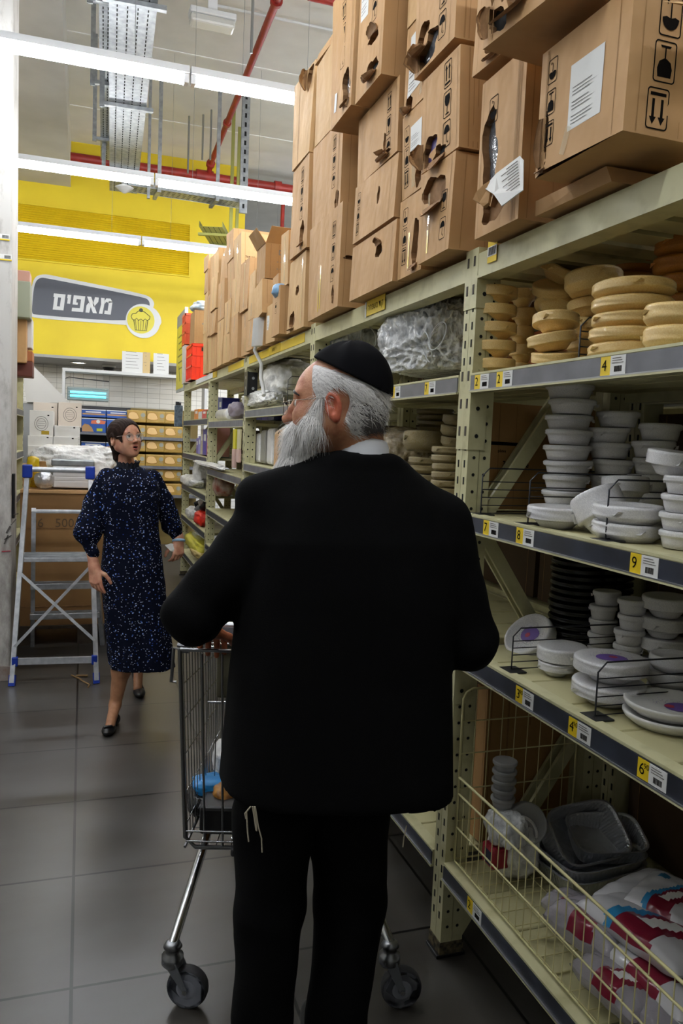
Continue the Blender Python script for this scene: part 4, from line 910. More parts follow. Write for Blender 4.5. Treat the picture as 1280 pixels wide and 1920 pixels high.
carton((1.0, 4.62, 2.32), (.35, .26, .2), 'box tilted on the white papers, under the open box', seed=91, rx=-.1, m=CARD2, group=GF)
carton((1.01, 4.64, 2.525), (.34, .24, .2), 'open box with raised flaps and a printed table', texts=[('near', .13, .15, 'DAMP', .04, INKG), ('near', .1, .1, '- - - -', .03, INKG), ('near', .1, .06, '- - - -', .03, INKG)], papers=[('near', .17, .3, .02, .09)], seed=92, m=CARD3, group=GF, flapopen=True)
carton((1.03, 4.7, T0), (.35, .2, .2), 'small box carrying the white papers', seed=97, group=GF)
carton((1.03, 4.44, T0), (.35, .2, .22), 'small taped box left of the torn flap', papers=[('front', .03, .09, .08, .16)], seed=93, m=CARD2, group=GF)
carton((1.0, 4.2, T0+.01), (.35, .2, .26), 'small box with round marks, torn right side', [('near', .1, .1, .05, .04, DARKHOLE, ('r', .09, 1.2)), ('near', .1, .2, .05, .03, DARKHOLE, ('u', .05, 1))], [('front', 'umbrella', .1, .15, .04, False)], seed=94, group=GF)
carton((1.03, 4.17, 2.41), (.35, .15, .29), 'narrow taped box upright on the small torn one', tapes=[('front', .08, .02, .08, .27, .03, TAPE)], seed=95, m=CARD2, group=GF)
carton((1.04, 4.4, 2.37), (.3, .15, .14), 'small box squeezed between open box and narrow taped box', seed=96, m=CARD, group=GF)
mb = MB()
for k in range(5):
    y = 4.72+.022*k; mb.prism([(1.0-.004*k, y, 2.31), (.99-.003*k, y+.005, 2.14), (1.1, y+.01, 2.14), (1.12, y, 2.31)], PAPER, (0, .003, 0))
tag(mb.build('paper_bundle', loc=(1.0, 4.76, 2.14)), 'bundle of white papers hanging under the tilted box', 'papers')
mb = MB(); mb.tube([(1.02, 4.8, 2.2), (1.0, 4.82, 2.12), (1.045, 4.82, 2.04), (1.04, 4.8, 1.95), (1.05, 4.78, 1.9), (1.04, 4.7, 1.84)], .012, WHITEPAINT, 6); tag(mb.build('plastic_strap', loc=(1.02, 4.8, 2.0)), 'white plastic strap dangling over the yellow banded beam', 'strap')
crumple('plastic_scrap', P(525, 545, 0, 1.02), (.04, .05, .035), mat('blue_plastic', '#7FA6C8', .3), 'pale blue plastic scrap sticking out between the far boxes', 'plastic scrap', 4, sub=3)
# crate, box, end sign
CR = mat('red_crate_plastic', '#E5330F', .35)
def crate(c, dx, dy, dz, label, m=CR):
    t = thing('plastic_crate', tuple(c), label, 'crate'); x, y, z = c; mb = MB()
    mb.bbox(x, x+dx, y, y+dy, z, z+.02, m, .004)
    for (a0, a1, b0, b1) in ((x, x+.012, y, y+dy), (x+dx-.012, x+dx, y, y+dy), (x, x+dx, y, y+.012), (x, x+dx, y+dy-.012, y+dy)): mb.box(a0, a1, b0, b1, z+.02, z+dz, m)
    for zz in (.0, .35, .66, .92): mb.box(x-.01, x+dx+.01, y-.01, y+dy+.01, z+dz*zz, z+dz*zz+.018, m) if zz in (.0,) else [mb.box(*q, z+dz*zz, z+dz*zz+.018, m) for q in ((x-.01, x, y-.01, y+dy+.01), (x+dx, x+dx+.01, y-.01, y+dy+.01), (x-.01, x+dx+.01, y-.01, y), (x-.01, x+dx+.01, y+dy, y+dy+.01))]
    mb.build('crate_body', t); mb = MB(); n = 7
    for i in range(n+1):
        yy = y+(dy-.01)*i/n; mb.box(x-.008, x, yy, yy+.01, z, z+dz, m)
        xx = x+(dx-.01)*i/n; mb.box(xx, xx+.01, y-.008, y, z, z+dz, m)
    mb.build('ribs', t); mb = MB(); mb.box(x+dx*.3, x+dx*.7, y-.011, y-.009, z+dz*.8, z+dz*.9, DARKHOLE); mb.build('hand_hole', t); return t
crate((1.03, 8.0, T0), .3, .42, .36, 'bright red plastic crate at the far end of the rack top')
crate((1.03, 8.6, 2.55), .24, .25, .33, 'orange red crate tilted behind the brown box on the red crate', mat('orange_crate', '#D9531F', .4))
carton((1.03, 8.6, T0), (.3, .25, .4), 'white panelled box under the orange crate beside the yellow sign', seed=98, m=mat('white_carton', '#C9C6BE', .7), group=None)
carton((1.05, 8.02, 2.503), (.26, .38, .33), 'brown box with printed lines on top of the red crate', texts=[('near', .15, .2, '▬▬▬', .05, INKG), ('near', .15, .12, '- - - - -', .03, INKG)], seed=99, m=CARD3, group=None)
crumple('plastic_bag', Vector((1.17, 8.15, 2.88)), (.13, .16, .05), mat('blue_white_bag', '#9DB9CF', .35, c2='#D8DCDE', nscale=9), 'blue and white bag on the box above the red crate', seed=6, sub=4)
t = thing('end_sign', (XF+.02, 9.1, 2.14), 'tall yellow information board with grey head at the rack end', 'sign')
mb = MB(); mb.box(XF, XF+.02, 9.0, 9.75, 2.12, 2.98, mat('sign_yellow', '#D8CC2C', .5)); mb.box(XF-.001, XF+.021, 9.0, 9.75, 2.85, 2.99, mat('sign_grey', '#8C8B84', .5))
for k in range(6): mb.box(XF-.002, XF, 9.15, 9.6-.05*(k % 3), 2.72-.075*k, 2.735-.075*k, mat('sign_ink', '#7E7A20', .6))
mb.prism([(XF-.002, 9.3, 2.2), (XF-.002, 9.36, 2.2), (XF-.002, 9.5, 2.38), (XF-.002, 9.47, 2.39)], mat('sign_ink', '#7E7A20', .6), (.002, 0, 0)); mb.build('board', t)
mb = MB(); mb.box(XF-.005, XF+.03, 8.975, 9.0, 2.1, 3.0, ALU); mb.box(XF+.002, XF+.018, 8.88, 9.75, 2.085, 2.12, ALU); mb.build('sign_frame', t)
# ================================================================== GOODS ON THE OTHER SHELVES
DCB = mat('shaded_kraft_carton', '#4E3A26', .8, c2='#432F1E', nscale=4)  # brown darkened to carry the shade at the shelf backs
GN = 'cartons added as dark backing behind the shelves'  # cartons added behind the rack to darken the shelf interiors
for b_, lab in ((b2, 'back side bay of the neighbouring aisle behind the third bay'), (b3, 'back side bay of the neighbouring aisle behind the fourth bay'), (b4, 'back side bay of the neighbouring aisle behind the last bay')):
    copy_tree(b_, (XB+.055+(XB-XF), b_.location.y, 0), (0, 0, pi), lab)
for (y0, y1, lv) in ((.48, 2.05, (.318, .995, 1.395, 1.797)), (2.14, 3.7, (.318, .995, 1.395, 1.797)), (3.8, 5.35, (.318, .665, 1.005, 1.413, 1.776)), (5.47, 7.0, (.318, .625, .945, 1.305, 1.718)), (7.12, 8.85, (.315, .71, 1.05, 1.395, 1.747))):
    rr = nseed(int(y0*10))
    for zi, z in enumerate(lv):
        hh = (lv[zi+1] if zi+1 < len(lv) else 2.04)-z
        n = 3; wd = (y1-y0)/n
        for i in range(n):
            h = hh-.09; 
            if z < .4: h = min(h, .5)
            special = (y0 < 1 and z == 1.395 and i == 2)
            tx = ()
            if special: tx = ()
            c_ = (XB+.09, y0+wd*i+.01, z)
            lab = f'added carton at the back of the {"lowest second third fourth fifth".split()[zi]} shelf, {"right middle left".split()[i]} in its {"nearest second third fourth farthest".split()[[.48, 2.14, 3.8, 5.47, 7.12].index(y0)]} bay'
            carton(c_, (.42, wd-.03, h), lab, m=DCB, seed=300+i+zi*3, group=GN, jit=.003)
# the open printed carton seen between post and bowls
carton((1.165, 2.125, 1.392), (.4, .06, .325), 'flat brown carton with plate lettering behind the post brace', texts=[('near', .1, .14, '30 - plate', .024, INK), ('near', .07, .205, '▬▬▬▬', .03, INK), ('near', .05, .18, 'plates', .012, INK)], seed=330, m=CARD3, group=None)
carton((1.22, 2.13, .318), (.34, .06, .5), 'brown carton standing behind the wire grid on the bottom shelf', seed=331, m=CARD3, group=None, grooves=[('near', .08, .004), ('near', .16, .004)])
# ---- bottom shelf of the nearest bay
FOIL = mat('foil', '#CFD1D6', .3, .75, bump=.6, bscale=60)
def foil_tray(c, L, W, H, rot, tilt, label, n=60):
    mb = MB(); prof = [(.86, 0), (.88, 0), (.97, .9), (1.04, .93), (1.05, 1), (1.0, 1), (.95, .93), (.85, .06), (.0, .05)]
    vs = []; 
    for i, (r, z) in enumerate(prof):
        for k in range(n*2):
            a = 2*pi*k/(n*2); ca, sa = math.cos(a), math.sin(a); e = 4.5; s = (abs(ca)**e+abs(sa)**e)**(-1/e)
            rip = 1+(.018 if k % 2 else 0)*(1 if 1 < i < 3 or i in (6, 7) else .3)
            vs.append(Vector((ca*s*r*rip*L/2, sa*s*r*rip*W/2, z*H)))
    M = Matrix.Translation(c) @ Matrix.Rotation(rot, 4, 'Z') @ Matrix.Rotation(tilt, 4, 'X'); N = n*2
    mb.add([M @ v for v in vs], [(i*N+k, i*N+(k+1) % N, (i+1)*N+(k+1) % N, (i+1)*N+k) for i in range(len(prof)-1) for k in range(N)], FOIL)
    return tag(mb.build('foil_tray', loc=tuple(c)), label, 'foil tray')
c = P(1085, 1640, 2, .325)
foil_tray((c.x+.03, c.y, .325), .30, .22, .05, .15, 0, 'large flat foil tray at the bottom of the pile on the lowest shelf')
foil_tray((c.x+.035, c.y+.0, .352), .29, .21, .05, .1, 0, 'large flat foil tray nested in the lower tray')
foil_tray((c.x+.02, c.y+.06, .39), .25, .17, .09, .12, .75, 'ribbed foil loaf tray tipped up on the flat foil trays')
foil_tray((c.x+.1, c.y+.03, .385), .22, .15, .06, -.2, .35, 'dark foil tray leaning behind the ribbed one')
# napkin packs: white, wine red and blue print
def pillow(c, dx, dy, dz, rz, ry, label, cols, name='napkin_pack', cat='napkin pack', group='napkin packs on the bottom shelf', rx=0):
    N = 30; mb = MB(); base, reds, blue = cols
    def pt(u, v, s):
        e = (max(0, 1-abs(u)**3.2)*max(0, 1-abs(v)**3.2))**.35
        return Vector((u*dx/2, v*dy/2, s*dz/2*e+.006*mnoise.noise(Vector((u*3, v*3, s+dx)))))
    M = Matrix.Translation(c) @ Euler((rx, ry, rz)).to_matrix().to_4x4()
    for s in (1, -1):
        vs = [M @ pt(-1+2*i/N, -1+2*k/N, s) for i in range(N+1) for k in range(N+1)]
        for i in range(N):
            for k in range(N):
                u = -1+2*(i+.5)/N; v = -1+2*(k+.5)/N; m = base
                if reds and s > 0:
                    w_ = v+.35*math.sin(u*2.2)
                    if -.75 < w_ < -.05: m = reds
                    elif blue and -.05 <= w_ < .12: m = blue
                    if -.5 < w_ < -.2 and -.55 < u < .1: m = PAPER
                    if blue and (u-.55)**2+(v-.45)**2 < .03: m = blue
                f = (i*(N+1)+k, (i+1)*(N+1)+k, (i+1)*(N+1)+k+1, i*(N+1)+k+1)
                mb.add([vs[q] for q in f], [(0, 1, 2, 3) if s > 0 else (3, 2, 1, 0)], m, True)
    bmw = bmesh.new()
    o = mb.build(name, loc=tuple(c)); bmw.from_mesh(o.data); bmesh.ops.remove_doubles(bmw, verts=bmw.verts[:], dist=1e-5); bmw.to_mesh(o.data); bmw.free()
    return tag(o, label, cat, group)
NW = mat('napkin_white', '#C9C8CB', .3, coat=.4); NR = mat('wine_red_print', '#7A1830', .3, coat=.4); NB = mat('blue_print', '#2E86B8', .3, coat=.4); NCL = mat('clear_wrapped_white', '#B6B1BA', .15, alpha=.65, bump=.5, bscale=40)
for i, (px, py, z, dx, dy, dz, rz, ry, lab) in enumerate((
        (1235, 1745, .44, .26, .30, .07, .2, .15, 'white napkin pack with red and blue print, upper one at the right'),
        (1262, 1830, .39, .24, .26, .07, .1, .1, 'white napkin pack with red print below the upper right one'),
        (1225, 1690, .43, .26, .2, .07, .3, 0, 'plain white napkin pack behind the printed ones'),
        (1255, 1685, .47, .2, .16, .05, .5, 0, 'napkin pack with dark blue end at the back right'))):
    c = P(px, py, 2, z); pillow((c.x, c.y, z), dx, dy, dz, rz, ry, lab, (NW, NR if i != 2 else None, NB if i != 1 else None))
for i, (px, py, z, dx, dy, dz, rz, lab) in enumerate((
        (1115, 1740, .40, .16, .2, .1, .3, 'clear wrapped pack with red print, left of the napkin packs'),
        (1170, 1850, .37, .15, .2, .08, .1, 'clear wrapped pack lying close to the basket wires'),
        (1245, 1905, .36, .16, .2, .08, -.1, 'clear wrapped pack in the lower right corner'),
        (1075, 1700, .35, .12, .14, .06, .5, 'small clear bag behind the basket wires'),
        (1210, 1780, .38, .14, .18, .08, .2, 'clear wrapped pack between the red printed ones'))):
    c = P(px, py, 2, z); pillow((c.x, c.y, z), dx, dy, dz, rz, .1, lab, (NCL, NR if i in (0, 1, 3) else None, None), 'plastic_pack', 'plastic pack', 'clear wrapped packs behind the basket wires')
CLEARC = mat('clear_cup_plastic', '#B9BABD', .15, alpha=.6, bump=.3, bscale=40)
for i in range(5):
    c = P(912, 1450, 0, 1.22); o = bpy.data.objects.new('plastic_cup_pack', pack_mesh('tub', CLEARC, seal=False)); COL.objects.link(o); o.location = (1.2, 1.965, .52+.028*i); o.scale = (.037, .037, .03)
    tag(o, f'clear plastic tub, {ORD[i] if i < 4 else "topmost"} of the small tower behind the wire grid', 'plastic tub', 'clear tubs behind the wire grid')
for i, (px, py, r_, lab) in enumerate(((940, 1495, .062, 'round clear lidded pack leaning behind the basket wires'), (903, 1490, .055, 'round white pack beside the leaning clear pack'), (905, 1560, .06, 'crinkled white bag at the bottom left of the basket'))):
    c = P(px, py, 0, 1.24+.02*(i == 0)); c.y = min(c.y, 1.95)
    if i < 2: pack('plate', WHITEF if i else CLEARC, (c.x, c.y, c.z-.02), r_, .05, lab, None, (1.2, -.5), name='foam_plate_pack', cat='plate pack')
    else: crumple('plastic_bag', Vector((c.x, c.y, .4)), (r_, .07, .075), CRINW, lab, seed=21, sub=4)
crumple('plastic_bag', Vector((1.2, 1.93, .47)), (.05, .06, .045), CRIN, 'small clear bag under the round lidded pack', seed=22, sub=4)
mb = MB(); mb.bbox(1.14, 1.2, 1.9, 1.97, .36, .42, mat('red_white_print', '#9B2030', .4), .008); mb.box(1.139, 1.14, 1.91, 1.95, .37, .41, mat('dark_blue_print', '#1A2040', .4)); tag(mb.build('small_pack', loc=(1.17, 1.93, .33)), 'small red and dark blue pack in the left basket corner', 'small pack')
# ---- bays 2 to 4
crumple('plastic_bag', P(538, 716, 0, 1.28), (.14, .33, .12), CRINW, 'big milky plastic bag on the shelf before the man\'s face', seed=31)
crumple('plastic_bag', P(492, 750, 0, 1.16), (.08, .42, .055), CRINW, 'low white bag at the shelf edge left of the wire divider', seed=32, rough=.35, f=16)
PKB = mat('kraft_bag', '#C9A071', .7, c2='#BA9060', nscale=20)
t = thing('paper_bag', (1.13, 4.3, 1.41), 'tan paper bag with dark vertical lettering before the man\'s beard', 'paper bag')
c0 = P(512, 880, 0, 1.1); c1 = P(534, 880, 0, 1.1); mb = MB(); y0, y1 = c1.y, c0.y; zt = P(523, 812, 0, 1.1).z
mb.bbox(1.1, 1.19, y0, y1, 1.412, zt, PKB, .008); mb.prism([(1.1, y0, zt), (1.145, y0, zt+.035), (1.19, y0, zt)], PKB, (0, y1-y0, 0)); mb.build('bag_body', t)
mb = MB(); ym = (y0+y1)/2
rr = nseed(3)
for k in range(9): z = 1.44+.025*k; mb.tube([(1.098, ym-.03, z), (1.098, ym+.02*rr.uniform(-1, 1), z+.012), (1.098, ym+.035, z-.002)], .002, INK, 4)
mb.build('lettering', t)
GB2 = 'upright items on the shelf before the man'
for i, (px0, px1, py, lab, m) in enumerate(((477, 486, 812, 'leftmost grey plastic sleeve standing by the post', WHITEF), (487, 496, 806, 'second grey plastic sleeve standing by the post', mat('grey_sleeve', '#8D8B86', .3)), (499, 509, 803, 'pale grey sleeve standing left of the paper bag', WHITEF))):
    a = P(px1, 850, 0, 1.15); b = P(px0, 850, 0, 1.15); z = P((px0+px1)/2, py, 0, 1.15).z; mb = MB(); mb.bbox(1.15, 1.3, a.y, b.y, 1.413, z, m, .02); tag(mb.build('plastic_sleeve', loc=(1.2, (a.y+b.y)/2, 1.41)), lab, 'plastic sleeve', GB2)
mb = MB(); mb.box(XF-.012, XF-.003, 5.3, 5.41, 1.87, 2.03, BLACK)
mb.disc((XF-.012, 5.35, 1.99), (-1, 0, 0), .012, SILVER, 10); mb.disc((XF-.012, 5.35, 1.92), (-1, 0, 0), .012, SILVER, 10)
mb.box(XF+.0, XF+.07, 5.354, 5.372, 1.87, 2.03, BLACK); mb.disc((XF+.04, 5.354, 1.99), (0, -1, 0), .01, SILVER, 10); mb.disc((XF+.04, 5.354, 1.92), (0, -1, 0), .01, SILVER, 10)
tag(mb.build('splice_plate', loc=(XF, 5.36, 1.87)), 'black bolted plate at the top of the third bay post', 'bracket')
# roll
c = P(432, 777, 0, 1.13); t = thing('film_roll', (1.14, c.y+.3, 1.717), 'white plastic film roll with dark core lying on the fourth bay shelf', 'film roll')
mb = MB(); Mr = Matrix.Translation((1.14, c.y+.02, 1.717+.05)) @ Matrix.Rotation(-pi/2, 4, 'X'); mb.lathe([(.02, 0), (.048, 0), (.05, .01), (.05, .5), (.03, .5)], WHITEF, 20, Mr); mb.build('film', t)
mb = MB(); mb.disc((1.14, c.y+.02, 1.767), (0, -1, 0), .02, BLACK, 14, .002); mb.build('core', t)
crumple('plastic_bag', P(448, 770, 0, 1.2), (.08, .1, .06), mat('mauve_plastic', '#8E8490', .35, bump=.4), 'mauve plastic bag behind the film roll', seed=34, sub=4)
def row_items(y_near, items, z, x, grp, name='small_box', cat='box', dx=.16):
    y = y_near
    for (wd, h, m, lab) in items:
        mb = MB(); mb.bbox(x, x+dx, y, y+wd-.006, z, z+h, m, .004); mb.box(x-.001, x, y+wd*.2, y+wd*.7, z+h*.55, z+h*.8, PAPER); tag(mb.build(name, loc=(x+dx/2, y+wd/2, z)), lab, cat, grp); y += wd
cl = lambda n, h: mat(n, h, .4)
row_items(5.6, [(.2, .17, cl('navy_box', '#1D2150'), 'navy box at the back beside the film roll'), (.22, .15, cl('violet_dark', '#2E2458'), 'dark violet box behind the film roll'), (.25, .17, cl('navy_box', '#1D2150'), 'navy box farther behind the film roll')], 1.718, 1.32, 'dark boxes behind the film roll')
row_items(7.15, [(.22, .19, cl('blue_box', '#2A2F86'), 'blue box nearest in the farthest bay\'s top shelf'), (.16, .2, cl('lilac_box', '#8E8ED0'), 'lilac box on the farthest bay\'s top shelf'), (.22, .18, cl('blue_box', '#2A2F86'), 'second blue box on the farthest bay\'s top shelf')], 1.747, 1.2, 'boxes on the farthest top shelf')
row_items(7.15, [(.2, .07, cl('green_pack', '#4E8A3C'), 'green sweet pack on the farthest top shelf edge'), (.3, .08, cl('red_pack', '#C23A22'), 'red sweet pack on the farthest top shelf edge'), (.25, .07, cl('white_pack', '#C8C8C8'), 'white sweet pack on the farthest top shelf edge'), (.3, .1, cl('orange_pack', '#D8841F'), 'orange sweet pack on the farthest top shelf edge')], 1.747, 1.09, 'sweet packs on the farthest top shelf', 'sweet_pack', 'sweet pack', .1)
row_items(7.15, [(.1, .3, cl('pink_pack', '#D79A8E'), 'pink box, nearest in the row of upright boxes'), (.1, .22, cl('white_pack', '#C8C8C8'), 'white box second in the row of upright boxes'), (.14, .22, cl('coral_pack', '#D2503A'), 'coral box third in the row of upright boxes'), (.26, .25, cl('purple_pack', '#4B3E9B'), 'wide purple box in the row of upright boxes'), (.16, .25, cl('beige_pack', '#B9AE98'), 'beige box in the row of upright boxes'), (.16, .18, cl('lilac_box', '#8E8ED0'), 'lilac box in the row of upright boxes'), (.14, .16, cl('violet_pack', '#6E5AA8'), 'violet box at the far end of the upright row')], 1.397, 1.12, 'upright boxes on the farthest second shelf')
crumple('plastic_bag', P(362, 902, 0, 1.14), (.09, .5, .06), CRINW, 'long white bag on the third shelf of the farthest bay', seed=41, sub=4)
crumple('plastic_bag', P(378, 885, 0, 1.18), (.08, .16, .13), CRINW, 'white bag standing on the third shelf of the farthest bay', seed=42, sub=4)
crumple('plastic_sheet', P(392, 871, 0, 1.07), (.05, .75, .018), CRINW, 'white plastic sheet draped along two shelf edges at the far end', seed=43, sub=4, rough=.4)
for i, (px, py, m, lab) in enumerate(((365, 948, BLACK, 'black cup lying among the goods on the low far shelf'), (374, 945, WHITEP, 'white cup beside the black cup'), (368, 958, mat('grey_cup', '#77787C', .3), 'grey cup on the low far shelf'), (378, 955, BLACK, 'second black cup near the red bag'))):
    c = P(px, py, 0, 1.13); mb = MB(); mb.lathe([(.035, 0), (.05, .14), (.046, .14), (.03, .01)], m, 16, Matrix.Translation(c) @ Matrix.Rotation(1.2, 4, (0, 1, .3*i))); tag(mb.build('plastic_cup', loc=tuple(c)), lab, 'cup')
crumple('red_bag', P(378, 972, 0, 1.12), (.06, .16, .07), mat('red_plastic', '#D02A1A', .3, bump=.4), 'bright red plastic bag on the low far shelf', seed=44, sub=4)
crumple('plastic_bag', P(361, 962, 0, 1.12), (.06, .2, .06), CRINW, 'small white bag left of the red bag on the low far shelf', seed=45, sub=4)
crumple('yellow_bag', P(368, 1018, 0, 1.12), (.08, .5, .07), mat('yellow_plastic', '#C9C242', .3, bump=.4), 'long yellow bag on the lowest far shelf', seed=46, sub=4)
crumple('tan_bag', P(372, 1035, 0, 1.1), (.06, .3, .04), mat('tan_plastic', '#B9A468', .4, bump=.4), 'tan bag under the yellow bag at the far low shelf', seed=47, sub=4)
crumple('red_pack', P(417, 908, 0, 1.2), (.08, .2, .1), mat('dull_red', '#8C3A2A', .4, c2='#B4A79A', nscale=14), 'red and white packs in the dark of the fourth bay', seed=48, sub=4)
for i, (px, m, lab) in enumerate(((443, mat('yellow_card', '#C9BE28', .5), 'yellow headed pink pack hanging by the third bay post'), (451, mat('pale_card', '#C9C29A', .5), 'pale pack hanging next to the yellow headed one'))):
    a = P(px, 805, 0, 1.06); z0 = P(px, 878 if not i else 868, 0, 1.06).z; zm = P(px, 842, 0, 1.06).z; mb = MB(); mb.bbox(1.045, 1.06, a.y-.05, a.y+.05, zm, a.z, m, .003); mb.bbox(1.04, 1.063, a.y-.045, a.y+.045, z0, zm, mat('pink_pack2', '#C9A99E', .4), .006); tag(mb.build('hanging_pack', loc=(1.05, a.y, z0)), lab, 'hanging pack')
c = P(333, 800, 1, 8.96); z1 = P(333, 760, 1, 8.96).z; mb = MB(); mb.bbox(c.x-.04, c.x+.05, 8.93, 8.97, c.z, z1, mat('dark_blister', '#3F4A56', .3, c2='#6C7A86', nscale=30), .01); mb.box(c.x-.03, c.x+.03, 8.94, 8.96, z1, z1+.04, BLACK); mb.tube([(c.x, 8.95, z1+.03), (1.08, 8.9, z1+.03)], .004, ZINC, 5); tag(mb.build('hanging_pack', loc=tuple(c)), 'dark blister pack hanging at the rack end beside the bread', 'hanging pack')
# ================================================================== BAKERY END OF THE HALL
# painted sign
YW = 11.985
def wp(px, py, y=YW): return P(px, py, 1, y)
t = thing('bakery_sign', tuple(wp(170, 570)), 'dark grey rounded bakery sign with white Hebrew letters on the yellow wall', 'sign')
SW = mat('sign_white', '#D9DADA', .5); SG = mat('sign_slate', '#50535C', .5); SY = mat('sign_yellow_disc', '#D9CC3A', .5)
def smooth_poly(pts, k=2):
    for _ in range(k):
        q = []
        for i in range(len(pts)):
            a, b = Vector(pts[i]), Vector(pts[(i+1) % len(pts)]); q += [a.lerp(b, .25), a.lerp(b, .75)]
        pts = q
    return pts
out = smooth_poly([(57, 560), (62, 520), (82, 513), (110, 519), (265, 550), (286, 559), (291, 576), (255, 612), (238, 609), (68, 597), (56, 592)])
inn = smooth_poly([(60, 575), (64, 532), (74, 520), (90, 522), (268, 557), (280, 563), (281, 578), (262, 590), (240, 604), (66, 590), (60, 588)])
mb = MB(); mb.prism([wp(*p) for p in out][::-1], SW, (0, .012, 0)); o = [wp(*p, YW-.004) for p in inn]; mb.poly(o[::-1], SG); mb.build('sign_board', t)
cc = wp(268, 602, YW-.008); R0 = .245
mb = MB(); mb.prism([cc+Vector((R0*math.cos(2*pi*k/32)*(1.0+.08*(k < 8)), 0, R0*math.sin(2*pi*k/32))) for k in range(32)], SW, (0, .01, 0)); mb.build('white_ring', t)
c2 = wp(264, 600, YW-.012); mb = MB(); mb.poly([c2+Vector((.195*math.cos(2*pi*k/32), 0, .195*math.sin(2*pi*k/32))) for k in range(32)], SY)
mb2 = MB(); LN = mat('sign_line', '#4A4B3A', .6)
def ln(pts, r=.0045, closed=False): mb2.tube([c2+Vector((x, -.004, z)) for x, z in pts], r, LN, 4, closed=closed)
ln([(-.12, .0), (-.14, .04), (-.12, .08), (-.07, .09), (-.04, .125), (0, .13), (.05, .12), (.09, .09), (.13, .06), (.12, .02), (.09, .0), (.06, .02), (.03, -.01), (0, .015), (-.03, -.01), (-.06, .02), (-.09, -.01)], closed=True)
ln([(-.1, -.01), (-.075, -.15), (.08, -.15), (.1, .0)]); 
for x in (-.06, -.03, 0, .03, .06): ln([(x*1.25, -.005), (x, -.15)], .003)
mb2.disc(c2+Vector((-.0, -.002, .14)), (0, -1, 0), .028, LN, 14); mb.build('disc', t); mb2.build('muffin_drawing', t)
def quad(x0, z0, x1, z1): return [(x0, z0), (x1, z0), (x1, z1), (x0, z1)]
GL = [  # (x offset, polygons) right to left word, listed from the left
 (0.00, [quad(.0, .78, .95, 1), quad(.62, 0, .95, .78), quad(.08, 0, .62, .22), quad(.08, .22, .38, .78)]),
 (1.12, [quad(.0, .78, .3, 1), quad(.05, .45, .3, .78)]),
 (1.62, [quad(.0, .78, .95, 1), quad(.64, .22, .95, .78), quad(.0, 0, .95, .22), quad(.0, .42, .28, .78), quad(.28, .42, .42, .56)]),
 (2.72, [[(.0, 1), (.34, 1), (1.0, 0), (.66, 0)], [(.05, 0), (.36, 0), (.42, .42), (.2, .62), (.05, .45)], [(.66, 1), (.98, 1), (.98, .72), (.66, .38), (.56, .55)]]),
 (3.88, [[(.0, 1), (.3, 1), (.36, .7), (.3, 0), (.0, 0), (.08, .6)], [(.3, .75), (.45, 1), (.8, 1), (1, .8), (.68, .7), (.5, .78), (.34, .6)], quad(.7, .2, 1.0, .82), quad(.45, 0, 1.0, .22)]),
]
mb = MB(); W0 = wp(208, 577).x-wp(97, 565).x; H0 = .225; q0 = wp(97, 570, YW-.01); k_ = W0/4.9
for ox, pls in GL:
    for pl in pls: mb.prism([Vector((q0.x+(ox+x)*k_+.12*z*H0, q0.y, q0.z-.075+z*H0)) for x, z in pl], SW, (0, .003, 0))
mb.build('lettering', t)
# white shelf unit, papers, insect lamp
a = P(117, 692, 1, 11.7); b = P(336, 708, 1, 11.7); zs = (a.z+b.z)/2
t = thing('wall_shelf', ((a.x+b.x)/2, 11.7, 0), 'white shelf with side panel over the tiled bakery wall', 'shelf')
mb = MB(); mb.bbox(a.x, b.x+.4, 11.6, 11.9, zs-.025, zs+.02, WHITEPAINT, .004); mb.build('board', t)
for xx in (a.x, b.x+.36): mb = MB(); mb.box(xx, xx+.04, 11.6, 11.9, 0, zs-.025, WHITEPAINT); mb.build('side_panel', t)
for i, (x0, x1, y0, m, lab) in enumerate(((229, 267, 658, PAPER, 'large white notice standing on the bakery shelf, left'), (268, 281, 660, mat('tan_notice', '#C9AE7A', .6), 'narrow tan notice between the white ones'), (288, 316, 662, PAPER, 'white notice standing on the bakery shelf, right'))):
    p = P(x0, y0, 1, 11.65); q = P(x1, 700, 1, 11.65); mb = MB(); mb.box(p.x, q.x, 11.65, 11.662, zs+.02, p.z, m)
    for k in range(6): mb.box(p.x+.05, q.x-.05-.02*(k % 3), 11.648, 11.65, zs+.08+.045*k, zs+.085+.045*k, INKG)
    tag(mb.build('paper_notice', loc=(p.x, 11.65, zs)), lab, 'notice')
t = thing('insect_lamp', tuple(P(165, 742, 1, 11.7)), 'grey insect lamp with two glowing cyan tubes at the bakery', 'lamp')
p = P(126, 724, 1, 11.7); q = P(204, 754, 1, 11.7); mb = MB(); mb.bbox(p.x, q.x, 11.7, 11.82, q.z, p.z, mat('lamp_grey', '#8E9690', .4), .01); mb.build('housing', t)
CY = mat('cyan_glow', '#7FE0E8', .4, emit='#5FD8F0', estr=2.2)
for zf in (.33, .62): mb = MB(); z = q.z+(p.z-q.z)*zf; mb.tube([(p.x+.04, 11.685, z), (q.x-.04, 11.685, z)], .016, CY, 8); mb.build('cyan_tube', t)
mb = MB()
for k in range(5): z = q.z+.02+(p.z-q.z-.04)*k/4; mb.tube([(p.x+.01, 11.665, z), (q.x-.01, 11.665, z)], .004, ZINC, 5)
mb.tube([(p.x-.03, 11.66, q.z), (p.x-.03, 11.66, p.z+.1), (p.x+.02, 11.75, p.z+.13), (q.x, 11.75, p.z+.1)], .008, BLACK, 5); mb.build('guard', t)
for xx in (p.x+.08, q.x-.08): mb = MB(); mb.tube([(xx, 11.76, p.z-.01), (xx, 11.76, zs-.02)], .004, ZINC, 5); mb.build('hanging_rod', t)
